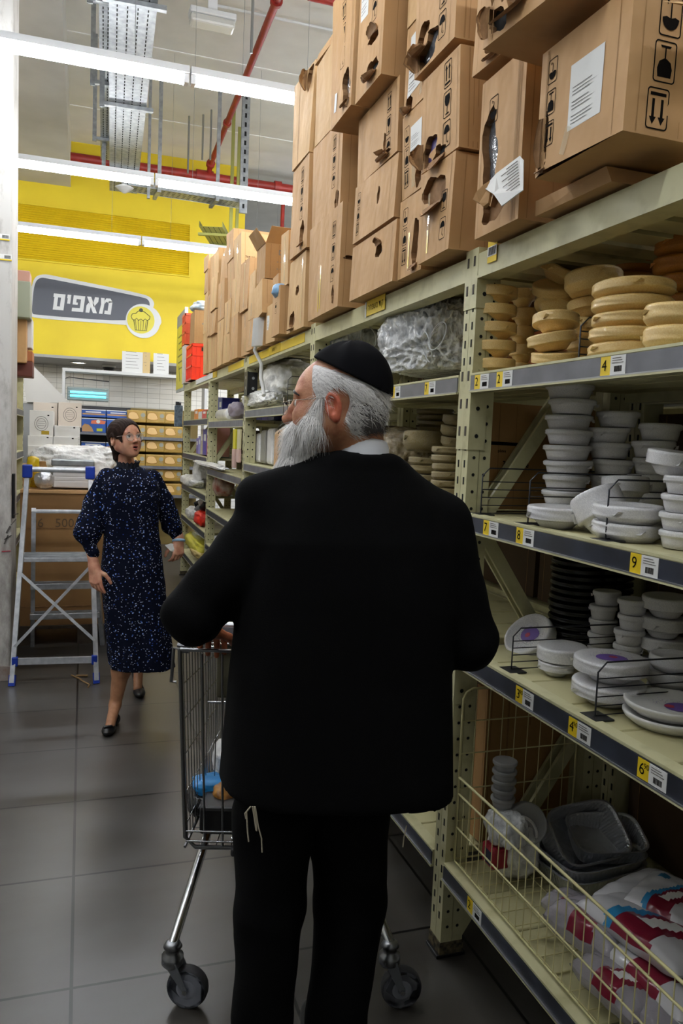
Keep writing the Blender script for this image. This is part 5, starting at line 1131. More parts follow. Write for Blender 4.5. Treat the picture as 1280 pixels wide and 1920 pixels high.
c = P(147, 679, 2, 2.6); t = thing('downlight', (c.x, c.y, 2.59), 'small round downlight in the grey soffit', 'lamp')
mb = MB(); mb.disc((c.x, c.y, 2.6), (0, 0, -1), .1, mat('downlight_glow', '#FFF6E0', .4, emit='#FFF0D0', estr=30), 20, .006); mb.build('lens', t)
mb = MB(); mb.tube([(c.x+.11*math.cos(k*pi/8), c.y+.11*math.sin(k*pi/8), 2.595) for k in range(16)], .012, SILVER, 6, closed=True); mb.build('rim', t)
c = P(204, 684, 2, 2.6); mb = MB(); mb.lathe([(.02, .0-.12), (.07, -.1), (.085, -.06), (.09, -.04), (.09, 0)], BLACK, 18, Matrix.Translation((c.x, c.y, 2.6))); mb.lathe([(.1, -.04), (.1, 0)], WHITEPAINT, 18, Matrix.Translation((c.x, c.y, 2.6))); tag(mb.build('dome_camera', loc=(c.x, c.y, 2.55)), 'black dome camera on the grey soffit', 'camera')
# unseen downlights added to brighten the tiled bakery wall
for xx in (-1.9, -.9, 1.5, 2.1):
    t = thing('downlight', (xx, 12.6, 2.59), 'added unseen downlight in the soffit, %s' % {-1.9: 'far left', -.9: 'left', 1.5: 'right', 2.1: 'far right'}[xx], 'lamp')
    mb = MB(); mb.disc((xx, 12.6, 2.6), (0, 0, -1), .1, MATS['downlight_glow'], 20, .006); mb.build('lens', t)
# hood
mb = MB(); A = [P(62, 685, 1, 9.6), P(131, 756, 1, 9.6), P(50, 754, 1, 9.6), P(40, 690, 1, 9.6)]; mb.prism(A, mat('hood_white', '#CBC9C3', .6), (-.0, 1.2, 0)); zlo = min(v.z for v in A)-.005; mb.box(A[3].x-.1, A[1].x, 9.65, 10.75, 0, zlo, mat('oven_steel', '#9A9C9C', .4, .6)); tag(mb.build('oven_hood', loc=tuple(A[1])), 'off white slanted hood on a steel oven behind the white cartons', 'hood')
# white cartons
WC = mat('white_carton_board', '#E4E3DF', .7, c2='#DAD8D2', nscale=5); WC2 = mat('ivory_carton', '#CBC0B2', .7)
def wbox(x0, x1, y0, y1, Y, lab, oval=False, m=WC, tagy=False, dpt=.4):
    p = P(x0, y1, 1, Y); q = P(x1, y0, 1, Y); xa, xb, za, zb = p.x, q.x, min(p.z, q.z), max(p.z, q.z); mb = MB(); mb.bbox(xa, xb, Y, Y+dpt, za, zb, m, .003)
    cx, cz = (xa+xb)/2, (za+zb)/2
    if oval:
        for s in (1, .7): mb.tube([(cx+(xb-xa)*.28*s*math.cos(k*pi/12), Y-.001, cz+(zb-za)*.28*s*math.sin(k*pi/12)) for k in range(24)], .002, INKG, 4, closed=True)
        for k in (-1, 0, 1): mb.box(cx-(xb-xa)*.15, cx+(xb-xa)*.15, Y-.001, Y, cz+.02*k, cz+.02*k+.003, INKG)
    mb.box(xb-(xb-xa)*.25, xb-(xb-xa)*.17, Y-.001, Y, zb-(zb-za)*.2, zb-(zb-za)*.2+.012, INK)
    if tagy: mb.box(cx, cx+.07, Y-.002, Y, za+.02, za+.055, mat('olive_tag', '#A88F1E', .6))
    tag(mb.build('white_carton', loc=(cx, Y+dpt/2, za)), lab, 'carton', 'white cartons stacked before the hood')
wbox(62, 108, 756, 800, 8.45, 'ivory carton at the back left top', m=WC2); wbox(109, 153, 756, 800, 8.4, 'ivory carton with oval print at the top right', True, WC2)
wbox(55, 100, 771, 817.5, 8.0, 'white carton with oval print and yellow tag', True, tagy=True); wbox(102, 149, 799.5, 819, 8.0, 'low white carton under the ivory ones')
wbox(52, 99, 818, 836, 7.98, 'low white carton left of the middle row'); wbox(99.5, 146, 820, 838, 7.98, 'low white carton right of the middle row')
wbox(52, 100, 837, 872, 7.95, 'white carton with oval print, below the low left one', True); wbox(101, 150, 839, 872, 7.95, 'white carton half hidden behind the plastic mound', True)
z8 = P(100, 873, 1, 7.95).z
carton((-.72, 7.95, 0), (.75, .5, z8-.005), 'brown base carton carrying the white cartons', seed=120, m=CARD3, group=None, jit=0)
mb = MB()
# pallet and big carton
t = thing('pallet', (-.1, 6.45, 0), 'dark wooden pallet under the big brown carton behind the ladder', 'pallet')
WD = mat('dark_pallet_wood', '#4A3F33', .8, c2='#35291F', nscale=14); mb = MB()
for k in range(6): mb.box(-.45, .5, 6.02+.15*k, 6.12+.15*k, .12, .142, WD)
mb.build('deck', t)
for x in (-.45, -.02, .4): mb = MB(); mb.box(x, x+.1, 6.02, 6.87, 0, .12, WD); mb.build('runner', t)
t = thing('pallet_carton', (0, 6.45, .143), 'big brown carton on the pallet behind the ladder, faint printed number', 'carton')
mb = MB(); CB = mat('big_carton_brown', '#8F6A3E', .75, c2='#7E5B33', nscale=3); mb.box(-.42, .48, 6.04, 6.86, .143, 1.12, CB)
for z in (.28, .66, .86): mb.box(-.42, .48, 6.037, 6.04, z, z+.006, CARDIN)
text_mesh(mb, '96   500', faceY(-.2, 6.036, .9), mat('faint_ink', '#5A452C', .7), .09); mb.build('carton_body', t)
mb = MB(); mb.box(-.42, .48, 6.03, 6.87, 1.12, 1.14, CARD); mb.build('lid', t)
crumple('plastic_wrap', P(145, 870, 1, 6.5), (.32, .2, .13), CRINW, 'heap of white plastic wrap behind the foil stack', seed=51, rough=.3)
crumple('plastic_wrap', P(195, 868, 1, 6.6), (.2, .2, .1), CRINW, 'white plastic wrap trailing towards the woman\'s shoulder', seed=52, rough=.3)
FW = mat('tray_white', '#CFCFD0', .35, coat=.3)
for i, (y0, y1, x0, x1) in enumerate(((902, 914, 99, 172), (894, 902, 99, 171), (885, 894, 99, 172), (875, 884, 98, 173), (863, 873, 96, 177))):
    p = P(x0, y1, 1, 6.15); q = P(x1, y0, 1, 6.15); mb = MB(); mb.bbox(p.x, q.x, 6.15, 6.45, p.z, (p.z+q.z)/2+(q.z-p.z)*.45, FW if i < 4 else GALV, .008)
    tag(mb.build('tray_pack', loc=((p.x+q.x)/2, 6.3, p.z)), f'white wrapped tray pack, {ORD[i] if i < 4 else "topmost, with metal rim,"} of the stack on the big carton', 'tray pack', 'tray packs on the big carton')
crumple('foil_bag', P(83, 900, 1, 6.15), (.06, .06, .055), FOIL, 'silver foil bag left of the tray stack', seed=53, sub=4)
for i, (px, py, m, lab) in enumerate(((62, 868, 'yellow_snack', 'yellow snack bag on the big carton, rear left'), (66, 890, 'yellow_snack', 'yellow and red snack bag behind the ladder top'), (64, 905, 'yellow_snack', 'small yellow snack bag at the carton corner'))):
    c = P(px, py, 1, 6.2+.08*i); crumple('snack_bag', c, (.04, .04, .045), mat('yellow_snack', '#D8B81E', .35, c2='#B2431E', nscale=22, lo=.3, hi=.42), lab, seed=55+i, sub=3)
mb = MB(); c = P(84, 874, 1, 6.3); mb.bbox(c.x-.04, c.x+.04, 6.3, 6.4, 1.24, 1.34, CARD3, .004); tag(mb.build('small_box', loc=tuple(c)), 'small brown box beside the tray stack', 'box')
mb = MB(); mb.bbox(c.x-.045, c.x+.05, 6.28, 6.42, 1.14, 1.238, WC, .004); tag(mb.build('small_box', loc=(c.x, 6.35, 1.14)), 'small white box under the small brown box', 'box')
# left rack behind the column
lb = copy_tree(b4, (-.5, 6.55, 0), (0, 0, pi), 'cream shelving bay on the left behind the white column')
for i, (x0, x1, y0, y1, Y, m, lab) in enumerate(((41, 57, 528, 595, 6.0, mat('grey_green_pack', '#8E927E', .6), 'grey green block on the left rack behind the column'), (48, 60, 596, 652, 6.2, PAPER, 'white paper pack under the grey green block'), (43, 50, 592, 680, 6.1, CARD, 'tan cardboard upright on the left rack'), (44, 61, 658, 677, 6.2, mat('orange_stripe', '#A9683C', .6), 'orange brown pack on the dark red one'), (44, 61, 678, 706, 6.15, mat('dark_red_box', '#5E2A1E', .6), 'dark red box at the edge of the left rack'), (47, 56, 508, 528, 6.1, mat('pink_roll', '#B88A78', .6), 'pinkish roll on top of the left rack goods'))):
    p = P(x0, y1, 1, Y); q = P(x1, y0, 1, Y); mb = MB(); mb.bbox(p.x-.12, q.x, Y, Y+.2, p.z, q.z, m, .006); tag(mb.build('stored_pack', loc=((p.x+q.x)/2, Y+.1, p.z)), lab, 'pack', 'goods on top of the left rack')
# ---- bread shelves
t = thing('bread_shelving', (.95, 11.1, 0), 'grey shop shelving holding blue boxes and golden bread packs', 'shelving')
BX0 = P(150, 790, 1, 11).x; BXM = P(247.5, 790, 1, 11).x; BX1 = P(338, 790, 1, 11).x
mb = MB(); mb.box(BX0, BXM, 11.42, 11.45, 0, 1.93, BLACK); mb.box(BXM, BX1+.3, 11.42, 11.45, 0, 1.93, mat('shelf_back_gold', '#6B5A2A', .7)); mb.build('back_panel', t)
GS = mat('shelf_grey', '#6C7076', .5)
rows = [767, 793.5, 821, 848, 875, 902, 929]
zr = [P(290, v, 1, 11).z for v in rows]
for v in (812, 845+38): z = P(200, v, 1, 11).z; mb = MB(); mb.box(BX0, BXM, 10.97, 11.42, z-.03, z, GS); mb.build('shelf', t)
for k in (2, 4, 6): mb = MB(); mb.box(BXM, BX1+.3, 11.0, 11.42, zr[k]-.02, zr[k], GS); mb.box(BXM, BX1+.3, 10.985, 11.0, zr[k]-.03, zr[k]+.01, SLATE2); mb.build('shelf', t)
GOLD = mat('bread_bag_gold', '#B18F45', .4, c2='#9A7A34', nscale=6); BREAD = mat('bread_print', '#D9B377', .6); BRD2 = mat('bread_crust', '#A8742E', .6); GRYC = mat('grey_badge', '#8F9084', .6)
cx_ = [247.5, 274.5, 309, 343]
first = None
for r in range(6):
    for k in range(3):
        xa = P(cx_[k], 790, 1, 11).x; xb = P(cx_[k+1], 790, 1, 11).x; 
        if k == 0: xa = xb-.26
        z0 = zr[r+1]+.001; h = zr[r]-zr[r+1]-.028; wd = .25
        if first is None:
            t2 = thing('bread_pack', (0, 0, 0), 'x', 'bread pack'); mb = MB(); mb.bbox(-wd/2, wd/2, 0, .3, 0, h, GOLD, .012); mb.build('bag', t2)
            mb = MB(); pl = smooth_poly([(-.1, .03), (-.1, .1), (-.07, .13), (0, .13), (.03, .09), (.05, .03)], 2); mb.poly([Vector((x-.01, -.0015, z+.01)) for x, z in pl], BREAD); mb.tube([Vector((x-.01, -.002, z+.01)) for x, z in pl], .003, BRD2, 4, closed=True); mb.build('bread_picture', t2)
            mb = MB(); mb.disc((.085, -.001, .1), (0, -1, 0), .03, GRYC, 14); mb.box(.06, .11, -.002, -.001, .05, .056, GRYC); mb.build('badge', t2)
            first = t2; o = t2
        else: o = copy_tree(first)
        o.location = ((xa+xb)/2, 11.03, z0)
        o['label'] = f'golden bread pack with toast picture, {("top", "second", "third", "fourth", "fifth", "lowest")[r]} row, {("left", "middle", "right")[k]} column'; o['group'] = 'golden bread packs'
BLUEB = mat('blue_snack_box', '#1F4F9C', .45); ORB = mat('orange_letters', '#D8704A', .5); PKB2 = mat('blue_box_pastry', '#B48A5A', .6)
first = None; i = 0
for (v0, v1) in ((784, 812), (767, 783), (845, 883), (828, 844)):
    for k in range(2):
        xa = BX0+.02+k*(BXM-BX0-.03)/2; xb = xa+(BXM-BX0-.05)/2; zb = P(200, v1, 1, 11).z; zt = P(200, v0, 1, 11).z; full = v1 in (812, 883)
        t2 = thing('snack_box', ((xa+xb)/2, 11.1, zb), f'blue snack box with orange lettering, {("left", "right")[k]}, {({812: "upper shelf front", 783: "upper shelf, behind", 883: "lower shelf front", 844: "lower shelf, behind"})[v1]}', 'box', 'blue snack boxes')
        Yq = 10.99 if full else 11.1; h = zt-zb-.01
        mb = MB(); mb.bbox(xa, xb, Yq, 11.4, zb+.001, zb+h, BLUEB, .004); mb.box(xa, xb, Yq-.002, Yq, zb+h-.012, zb+h, PAPER)
        if not full: mb.box(xa+.01, xb-.01, Yq-.003, Yq-.002, zb+.03, zb+.05, PKB2); mb.box(xa+.05, xb-.06, Yq-.003, Yq-.002, zb+.06, zb+.075, PAPER)
        mb.build('box_body', t2)
        if full:
            mb = MB(); w_ = xb-xa
            mb.poly([Vector((xa+w_*u, Yq-.003, zb+h*v)) for u, v in ((.02, .05), (.5, .05), (.42, .35), (.28, .55), (.12, .6), (.02, .4))], PKB2)
            mb.poly([Vector((xa+w_*u, Yq-.004, zb+h*v)) for u, v in ((.38, .62), (.95, .62), (1.0, .82), (.7, .92), (.4, .84))], ORB); mb.disc((xa+w_*.68, Yq-.004, zb+h*.78), (0, -1, 0), .025, PAPER, 12); mb.box(xa+w_*.62, xa+w_*.86, Yq-.004, Yq-.003, zb+.02, zb+h*.3, mat('lime_tag', '#B5BE2A', .5)); mb.build('print', t2)
# ---- step ladder
t = thing('step_ladder', (-.14, 5.45, 0), 'aluminium step ladder with blue plastic caps beside the white column', 'ladder')
BLU = mat('blue_plastic', '#14359A', .4) if 'blue_plastic' not in MATS else mat('ladder_blue', '#14359A', .4)
LB, RB = Vector((-.395, 5.07, .0)), Vector((.1, 5.03, .0)); LT, RT = Vector((-.335, 5.42, 1.3)), Vector((.05, 5.42, 1.3))
def part(nm_, fn):
    mb = MB(); fn(mb); return mb.build(nm_, t)
for nmx, a_, b_ in (('rear_leg', LB, LT), ('rear_leg', RB, RT)):
    part(nmx, lambda mb: mb.beam(a_+Vector((0, 0, .02)), b_, .028, .02, ALU)); part('foot_cap', lambda mb: mb.beam(a_, a_+(b_-a_)*.05, .038, .03, BLU))
part('handle_bar', lambda mb: mb.tube([LT+Vector((.02, 0, .02)), RT+Vector((-.02, 0, .02))], .017, ALU, 12))
for q in (LT, RT): part('top_cap', lambda mb: mb.bbox(q.x-.03, q.x+.03, q.y-.03, q.y+.03, q.z-.035, q.z+.05, BLU, .008))
def on(a_, b_, s): return a_+(b_-a_)*s
l = lambda s: on(LB, LT, s); r_ = lambda s: on(RB, RT, s)
part('cross_brace', lambda mb: mb.beam(l(.18)+Vector((.0, -.015, 0)), r_(.56)+Vector((0, -.015, 0)), .018, .006, ALU, up=(0, 1, 0)))
part('cross_brace', lambda mb: mb.beam(l(.52)+Vector((.0, -.02, 0)), r_(.2)+Vector((0, -.02, 0)), .018, .006, ALU, up=(0, 1, 0)))
part('stabiliser_bar', lambda mb: mb.beam(l(.11)+Vector((.02, 0, 0)), r_(.11)+Vector((-.02, 0, 0)), .02, .04, ALU))
for q, sg in ((l(.11), 1), (r_(.11), -1)): part('bar_cap', lambda mb: mb.bbox(q.x-.01 if sg > 0 else q.x-.025, q.x+.025 if sg > 0 else q.x+.01, q.y-.02, q.y+.02, q.z-.03, q.z+.03, BLU, .006))
FL, FR = Vector((-.33, 6.0, 0)), Vector((.16, 5.97, 0)); FLT, FRT = Vector((-.3, 5.5, 1.05)), Vector((.06, 5.5, 1.05))
for a_, b_ in ((FL, FLT), (FR, FRT)): part('front_leg', lambda mb: mb.beam(a_, b_, .028, .045, ALU))
part('guard_bar', lambda mb: mb.tube([FLT+Vector((-.01, 0, -.01)), FRT+Vector((.01, 0, -.01))], .013, ALU, 10))
part('platform', lambda mb: (mb.bbox(-.36, .06, 5.28, 5.53, .735, .765, ALU, .004), [mb.box(-.35, .05, 5.28+.03*k, 5.29+.03*k, .765, .769, GALV) for k in range(8)]))
for k, (y, z) in enumerate(((5.66, .51), (5.8, .27))):
    part('step', lambda mb: (mb.bbox(-.325-.01*k, .1+.03*k, y-.04, y+.06, z-.02, z+.02, ALU, .004), [mb.box(-.31, .09, y-.035+.025*j, y-.025+.025*j, z+.02, z+.023, GALV) for j in range(4)]))
mb = MB(); mb.tube([(-.05, 5.22, .004), (0, 5.13, .006), (.02, 5.08, .004), (.06, 5.0, .004), (.05, 4.95, .004)], .006, mat('straw', '#8A6E48', .8), 4); mb.tube([(-.02, 5.2, .005), (.05, 5.18, .008)], .008, MATS['straw'], 4); tag(mb.build('floor_litter', loc=(0, 5.1, 0)), 'torn tan strip of litter on the floor at the ladder', 'litter')
# ================================================================== SHOPPING TROLLEY
HD = Vector((.277, .961, 0)).normalized(); RT_ = Vector((HD.y, -HD.x, 0)); OT = Vector((.545, 2.10, 0))
def T(a, b, z): return OT+RT_*a+HD*b+Vector((0, 0, z))
t = thing('shopping_trolley', (OT.x, OT.y+.3, 0), 'chrome wire shopping trolley in front of the bearded man', 'shopping trolley')
DW = mat('trolley_wire', '#A0A2A5', .25, 1); DKW = mat('trolley_frame', '#8B8D90', .28, 1); GRP = mat('trolley_grey_plastic', '#6E7177', .4); RUB = mat('rubber', '#2B2B2E', .6); WHL = mat('wheel_grey', '#8A8D97', .5)
ZR, ZB = .98, .39
rt = {'rl': T(-.29, 0, ZR), 'rr': T(.29, 0, ZR), 'fl': T(-.2, .86, .9), 'fr': T(.2, .86, .9)}
rb = {'rl': T(-.265, .02, ZB), 'rr': T(.265, .02, ZB), 'fl': T(-.17, .72, .5), 'fr': T(.17, .72, .5)}
mb = MB()
mb.tube([rt['rl'], rb['rl']+Vector((0, 0, .03)), rb['rl']+RT_*.03, rb['rr']-RT_*.03, rb['rr']+Vector((0, 0, .03)), rt['rr']], .0065, DKW, 8)
mb.tube([rt['rl'], rt['fl'], rt['fr'], rt['rr'], rt['rl']], .0055, DKW, 8); mb.tube([rb['rl'], rb['fl'], rb['fr'], rb['rr']], .0045, DKW, 6)
mb.tube([rt['rl'], T(-.31, .02, ZR), T(-.315, .02, ZR-.1), T(-.3, .02, ZR-.1)], .005, DKW, 6); mb.build('basket_frame', t)
mb = MB(); n = 10
for i in range(1, n): s = i/n; a = T(-.285+.57*s, .0, ZR-.01); b = T(-.26+.52*s, .02, ZB); mb.tube([a, b], .0034, DKW, 6)
for z in (.44, .41): mb.tube([T(-.262, .015, z), T(.262, .015, z)], .003, DW, 5)
mb.build('rear_gate', t)
for sd, k0, k1 in (('l', 'rl', 'fl'), ('r', 'rr', 'fr')):
    mb = MB()
    for f_ in (.18, .36, .54, .74, .9): mb.tube([rt[k0].lerp(rb[k0], f_), rt[k1].lerp(rb[k1], f_)], .0022, DW, 5)
    for i in range(1, 26): s = i/26; mb.tube([rt[k0].lerp(rt[k1], s), rb[k0].lerp(rb[k1], s)], .0016, DW, 4)
    mb.build('side_panel', t)
mb = MB()
for i in range(1, 12): s = i/12; mb.tube([rt['fl'].lerp(rt['fr'], s), rb['fl'].lerp(rb['fr'], s)], .0018, DW, 4)
for f_ in (.25, .5, .75): mb.tube([rt['fl'].lerp(rb['fl'], f_), rt['fr'].lerp(rb['fr'], f_)], .0022, DW, 5)
mb.build('front_panel', t)
mb = MB()
for i in range(1, 12): s = i/12; mb.tube([rb['rl'].lerp(rb['rr'], s), rb['fl'].lerp(rb['fr'], s)], .0018, DW, 4)
for i in range(1, 8): s = i/8; mb.tube([rb['rl'].lerp(rb['fl'], s), rb['rr'].lerp(rb['fr'], s)], .0022, DW, 4)
mb.build('basket_floor', t)
mb = MB(); 
for z in (.93, .755, .51): mb.tube([T(-.235, .22, z), T(.235, .22, z)], .0038, CHROME, 6)
for i in range(18): s = i/17; mb.tube([T(-.235+.47*s, .222, .93), T(-.235+.47*s, .222, .51)], .0017, DW, 4)
mb.build('child_seat_flap', t)
mb = MB(); a, b = T(-.27, .09, 1.012), T(.27, .09, 1.012); mb.beam(a, b, .03, .034, GRP); mb.tube([a+Vector((0, 0, .018)), b+Vector((0, 0, .018))], .012, SILVER, 10); mb.tube([T(-.26, .1, .972), T(.26, .1, .972)], .004, CHROME, 6); hnd = mb.build('handle', t)
for sg in (-1, 1): mb = MB(); mb.beam(T(.275*sg, .09, 1.02), T(.285*sg, .02, .975), .03, .03, GRP); mb.build('handle_bracket', t)
mb = MB(); mb.bbox(-.05, .05, -.012, .012, -.012, .012, RUB, .006, Matrix.Translation(T(-.08, .0, ZB)) @ Matrix.Rotation(-.28, 4, 'Z')); mb.build('gate_hinge', t)
def caster(pv, wc, ax):
    """pv: pivot at the fork top, wc: wheel centre, ax: axle direction"""
    ax = Vector(ax).normalized(); r0 = .058
    f = thing('caster', tuple(pv), None, None); f.parent = t; f.location = pv-Vector(t['wloc']) if isinstance(pv, Vector) else pv
    mb = MB(); mb.lathe([(.024, .0), (.03, .008), (.03, .03), (.02, .036), (.02, .05), (.026, .055), (.02, .066), (.014, .07)], mat('caster_metal', '#8E9094', .3, 1), 18, Matrix.Translation(pv-Vector((0, 0, .01))))
    for s in (-1, 1):
        o = ax*.022*s; d = (wc-pv); side = Vector((-ax.y, ax.x, 0)); 
        mb.prism([pv+o+side*.018+Vector((0, 0, .01)), pv+o-side*.018+Vector((0, 0, .01)), wc+o-side*.008+Vector((0, 0, .0)), wc+o-Vector((0, 0, .01)), wc+o+side*.008+Vector((0, 0, .0))], GRP, ax*.004*s)
    o_ = mb.build('fork', f)
    q = Matrix.Translation(wc) @ ax.to_track_quat('Z', 'Y').to_matrix().to_4x4()
    mb = MB(); mb.lathe([(.012, -.013), (.044, -.012), (.046, -.016), (.055, -.016), (r0, -.008), (r0, .008), (.055, .016), (.046, .016), (.044, .012), (.012, .013)], RUB, 28, q); mb.lathe([(.0, -.0145), (.02, -.018), (.043, -.0135)], WHL, 28, q); mb.lathe([(.0, .0145), (.02, .018), (.043, .0135)], WHL, 28, q)
    mb.lathe([(.047, .0165), (.054, .0165)], WHL, 28, q); mb.lathe([(.047, -.0165), (.054, -.0165)], WHL, 28, q); mb.build('wheel', f)
    mb = MB(); mb.tube([wc-ax*.03, wc+ax*.03], .007, CHROME, 8); mb.build('axle', f)
    tag(f, None, None)
    return f
pl = Vector((.252, 2.06, .135)); pr_ = Vector((.835, 1.91, .135))
caster(pl, Vector((.295, 2.055, .058)), (.45, .89, 0)); caster(pr_, Vector((.87, 1.90, .058)), (.2, .98, 0))
fl_, fr_ = T(-.16, .66, .135), T(.16, .66, .135); caster(fl_, fl_+Vector((.01, .035, -.077)), (.95, -.3, 0)); caster(fr_, fr_+Vector((.01, .035, -.077)), (.95, -.3, 0))
for a_, b_ in ((pl, T(-.215, .2, ZB-.02)), (pr_, T(.215, .2, ZB-.02))): mb = MB(); mb.tube([a_+Vector((0, 0, .05)), a_.lerp(b_, .9), b_+HD*.03, T(-.17 if a_ is pl else .17, .45, .42)], .0135, CHROME, 12); mb.build('leg_tube', t)
for a_, b_ in ((fl_, T(-.15, .6, .45)), (fr_, T(.15, .6, .45))): mb = MB(); mb.tube([a_+Vector((0, 0, .05)), b_], .012, CHROME, 10); mb.build('leg_tube', t)
# goods in the trolley
mb = MB(); Mx = Matrix.Translation(T(-.03, .16, .41)) @ Matrix.Rotation(-.28, 4, 'Z'); mb.bbox(-.2, .2, -.11, .2, 0, .085, BLACK, .01, Mx); tag(mb.build('black_crate', loc=tuple(T(-.03, .16, .41))), 'black shallow tray lying in the bottom of the trolley', 'tray')
crumple('black_bag', P(374, 1500, 1, 2.36), (.035, .07, .03), mat('black_shiny_bag', '#17181B', .15, bump=.8, bscale=25), 'shiny black bag on the black tray in the trolley', seed=61, sub=4)
crumple('snack_bag', P(396, 1470, 1, 2.36), (.055, .05, .022), mat('blue_snack', '#1E7FC0', .3, c2='#D87A30', nscale=14, lo=.3, hi=.38), 'blue and orange snack bag in the trolley beside the man\'s jacket', seed=62, sub=4)
crumple('snack_bag', P(430, 1512, 1, 2.3), (.06, .06, .07), mat('golden_snack', '#A87428', .35, c2='#6E4316', nscale=40), 'golden brown snack bag in the trolley before the blue one', seed=63, sub=4)
crumple('white_bag', P(428, 1425, 1, 2.46), (.045, .05, .06), CRINW, 'crumpled white bag deeper in the trolley', seed=64, sub=4)
c = P(440, 1140, 1, 2.45); mb = MB(); Mx = Matrix.Translation(c) @ Matrix.Rotation(.5, 4, 'Y'); mb.bbox(-.06, .06, 0, .05, -.05, .05, mat('pale_package', '#C4BC9A', .4), .012, Mx); mb.box(-.05, -.0, -.002, .0, -.01, .045, PURPLE, Mx); mb.box(.0, .055, -.002, .0, -.03, .045, PAPER, Mx)
for k in range(5): mb.box(.01, .05, -.003, -.002, -.02+.012*k, -.016+.012*k, INKG, Mx)
tag(mb.build('food_package', loc=tuple(c)), 'pale package with purple and white label sticking up in the trolley seat', 'package')
mb = MB(); Mx = Matrix.Translation(T(.0, .16, .8)) @ Matrix.Rotation(-.28, 4, 'Z'); mb.bbox(-.2, .2, -.04, .05, 0, .18, mat('olive_box', '#4E4A38', .5), .01, Mx); tag(mb.build('dark_package', loc=tuple(T(0, .16, .8))), 'dark olive package in the trolley seat under the pale one', 'package')
# ================================================================== PEOPLE
def dull(m):
    m.node_tree.nodes['Principled BSDF'].inputs['Specular IOR Level'].default_value = .12; return m
def skin(nm_, a, b, c=None):
    m = mat(nm_, a, .5, c2=b, nscale=28, lo=.35, hi=.6, sss=.08, bump=.12, bscale=160); return m
def head_sdf(q, female=False, open_mouth=False):
    """q in head coordinates: x face, y left, z up (metres, adult head 0.23 high)"""
    p = q.copy(); p[..., 1] = np.abs(p[..., 1])
    d = ell(p, (-.012, 0, .03), (.1, .077, .088))
    d = smin(d, ell(p, (.035, 0, .025), (.066, .064, .078)) if female else ell(p, (.028, 0, .012), (.066, .062, .072)), .03)
    jw = .047 if female else .053
    d = smin(d, cone(p, (.0, jw*.75, -.045), (.062, .012, -.088), .034, .024 if female else .028), .035)
    d = smin(d, cone(p, (.03, 0, -.03), (.058, 0, -.07), .052, .036), .03)
    d = smin(d, ell(p, (.062, .03, -.022), (.034, .03, .026)), .02)          # cheeks
    d = smin(d, ell(p, (.05, .034, -.045), (.036, .03, .038)), .025)
    d = smin(d, cone(p, (.083, .0, .024), (.078, .04, .026), .013, .011), .012)  # brow
    d = smax(d, -ell(p, (.104, .032, .004), (.020, .019, .0125)), .010)
    d = smin(d, ell(p, (.0775, .031, .003), (.0145, .0145, .0135)), .004)     # lids
    d = smin(d, cone(p, (.092, 0, .016), (.113, 0, -.024), .0075, .0105) if female else cone(p, (.09, 0, .014), (.114, 0, -.03), .0085, .0135), .008)   # nose
    d = smin(d, ell(p, (.103, .0105, -.029), (.0105, .0075, .0075)), .005)
    d = smax(d, -ell(p, (.106, .0075, -.0365), (.004, .0032, .0035)), .002)
    d = smin(d, ell(p, (.088, 0, -.058), (.013, .026, .018)), .012)           # muzzle
    if open_mouth: d = smax(d, -ell(p, (.101, 0, -.062), (.014, .017, .0075)), .004)
    d = smin(d, ell(p, (.076, 0, -.097), (.018, .018, .014)), .014)           # chin
    # ear
    p0 = p; p = p-np.array((.008, 0, 0)); e = rot2(p, (-.008, .08, -.006), .18, 1)
    ear = ell(e, (-.010, .081, -.004), (.019, .0075, .032))
    ear = smax(ear, -ell(e, (-.007, .090, -.001), (.0125, .0115, .0225)), .002)
    ear = smin(ear, ell(e, (-.001, .080, -.012), (.006, .006, .009)), .004)
    ear = smin(ear, ell(e, (-.012, .081, -.032), (.008, .006, .009)), .006)
    p = p0; return smin(d, ear, .005)
def neck_sdf(q, r=.056, lean=-.03, low=-.22):
    return cone(q, (-.022, 0, -.05), (lean, 0, low), r, r*1.12)
def hand_sdf(p, w, d, n, s, curls, sc=1.0, spread=1.0):
    """w wrist, d towards fingers, n back of the hand, s thumb side"""
    w = Vector(w); d = Vector(d).normalized(); n = Vector(n).normalized(); s = Vector(s).normalized()
    D = None; A = w-d*.03*sc
    mc = [(.088, .031), (.094, .0105), (.089, -.0105), (.080, -.030)]; L = (.068, .076, .071, .056); palm = None
    for i, (f, o) in enumerate(mc):
        m = w+d*f*sc+s*o*sc*spread; c = cone(p, w+s*o*.45*sc, m, .017*sc, .0115*sc); palm = c if palm is None else smin(palm, c, .016*sc)
    palm = smin(palm, cone(p, A, w+d*.01, .026*sc, .024*sc), .02*sc)
    palm = smin(palm, cone(p, w+d*.02*sc+s*.018*sc-n*.006*sc, w+d*.05*sc+s*.03*sc-n*.008*sc, .014*sc, .013*sc), .014)
    D = palm
    for i, (f, o) in enumerate(mc):
        q = w+d*f*sc+s*o*sc*spread; a = 0
        for j, (fr, k) in enumerate(((.45, 1.0), (.3, 1.0), (.25, .7))):
            a += curls[i]*k*(.8 if j == 0 else 1); e = (d*math.cos(a)-n*math.sin(a)+s*o*1.2*spread).normalized(); q2 = q+e*L[i]*fr*sc
            D = smin(D, cone(p, q, q2, (.0098-.0009*j)*sc, (.0090-.0009*j)*sc), .003 if j == 0 else .001); q = q2
    q = w+d*.03*sc+s*.026*sc-n*.004*sc
    for j, (ln_, v) in enumerate(((.04, d*.55+s*.75-n*.25), (.032, d*.8+s*.35-n*.4), (.026, d*.9+s*.05-n*.5))):
        q2 = q+v.normalized()*ln_*sc; D = smin(D, cone(p, q, q2, (.0125-.0015*j)*sc, (.011-.0012*j)*sc), .006); q = q2
    return D
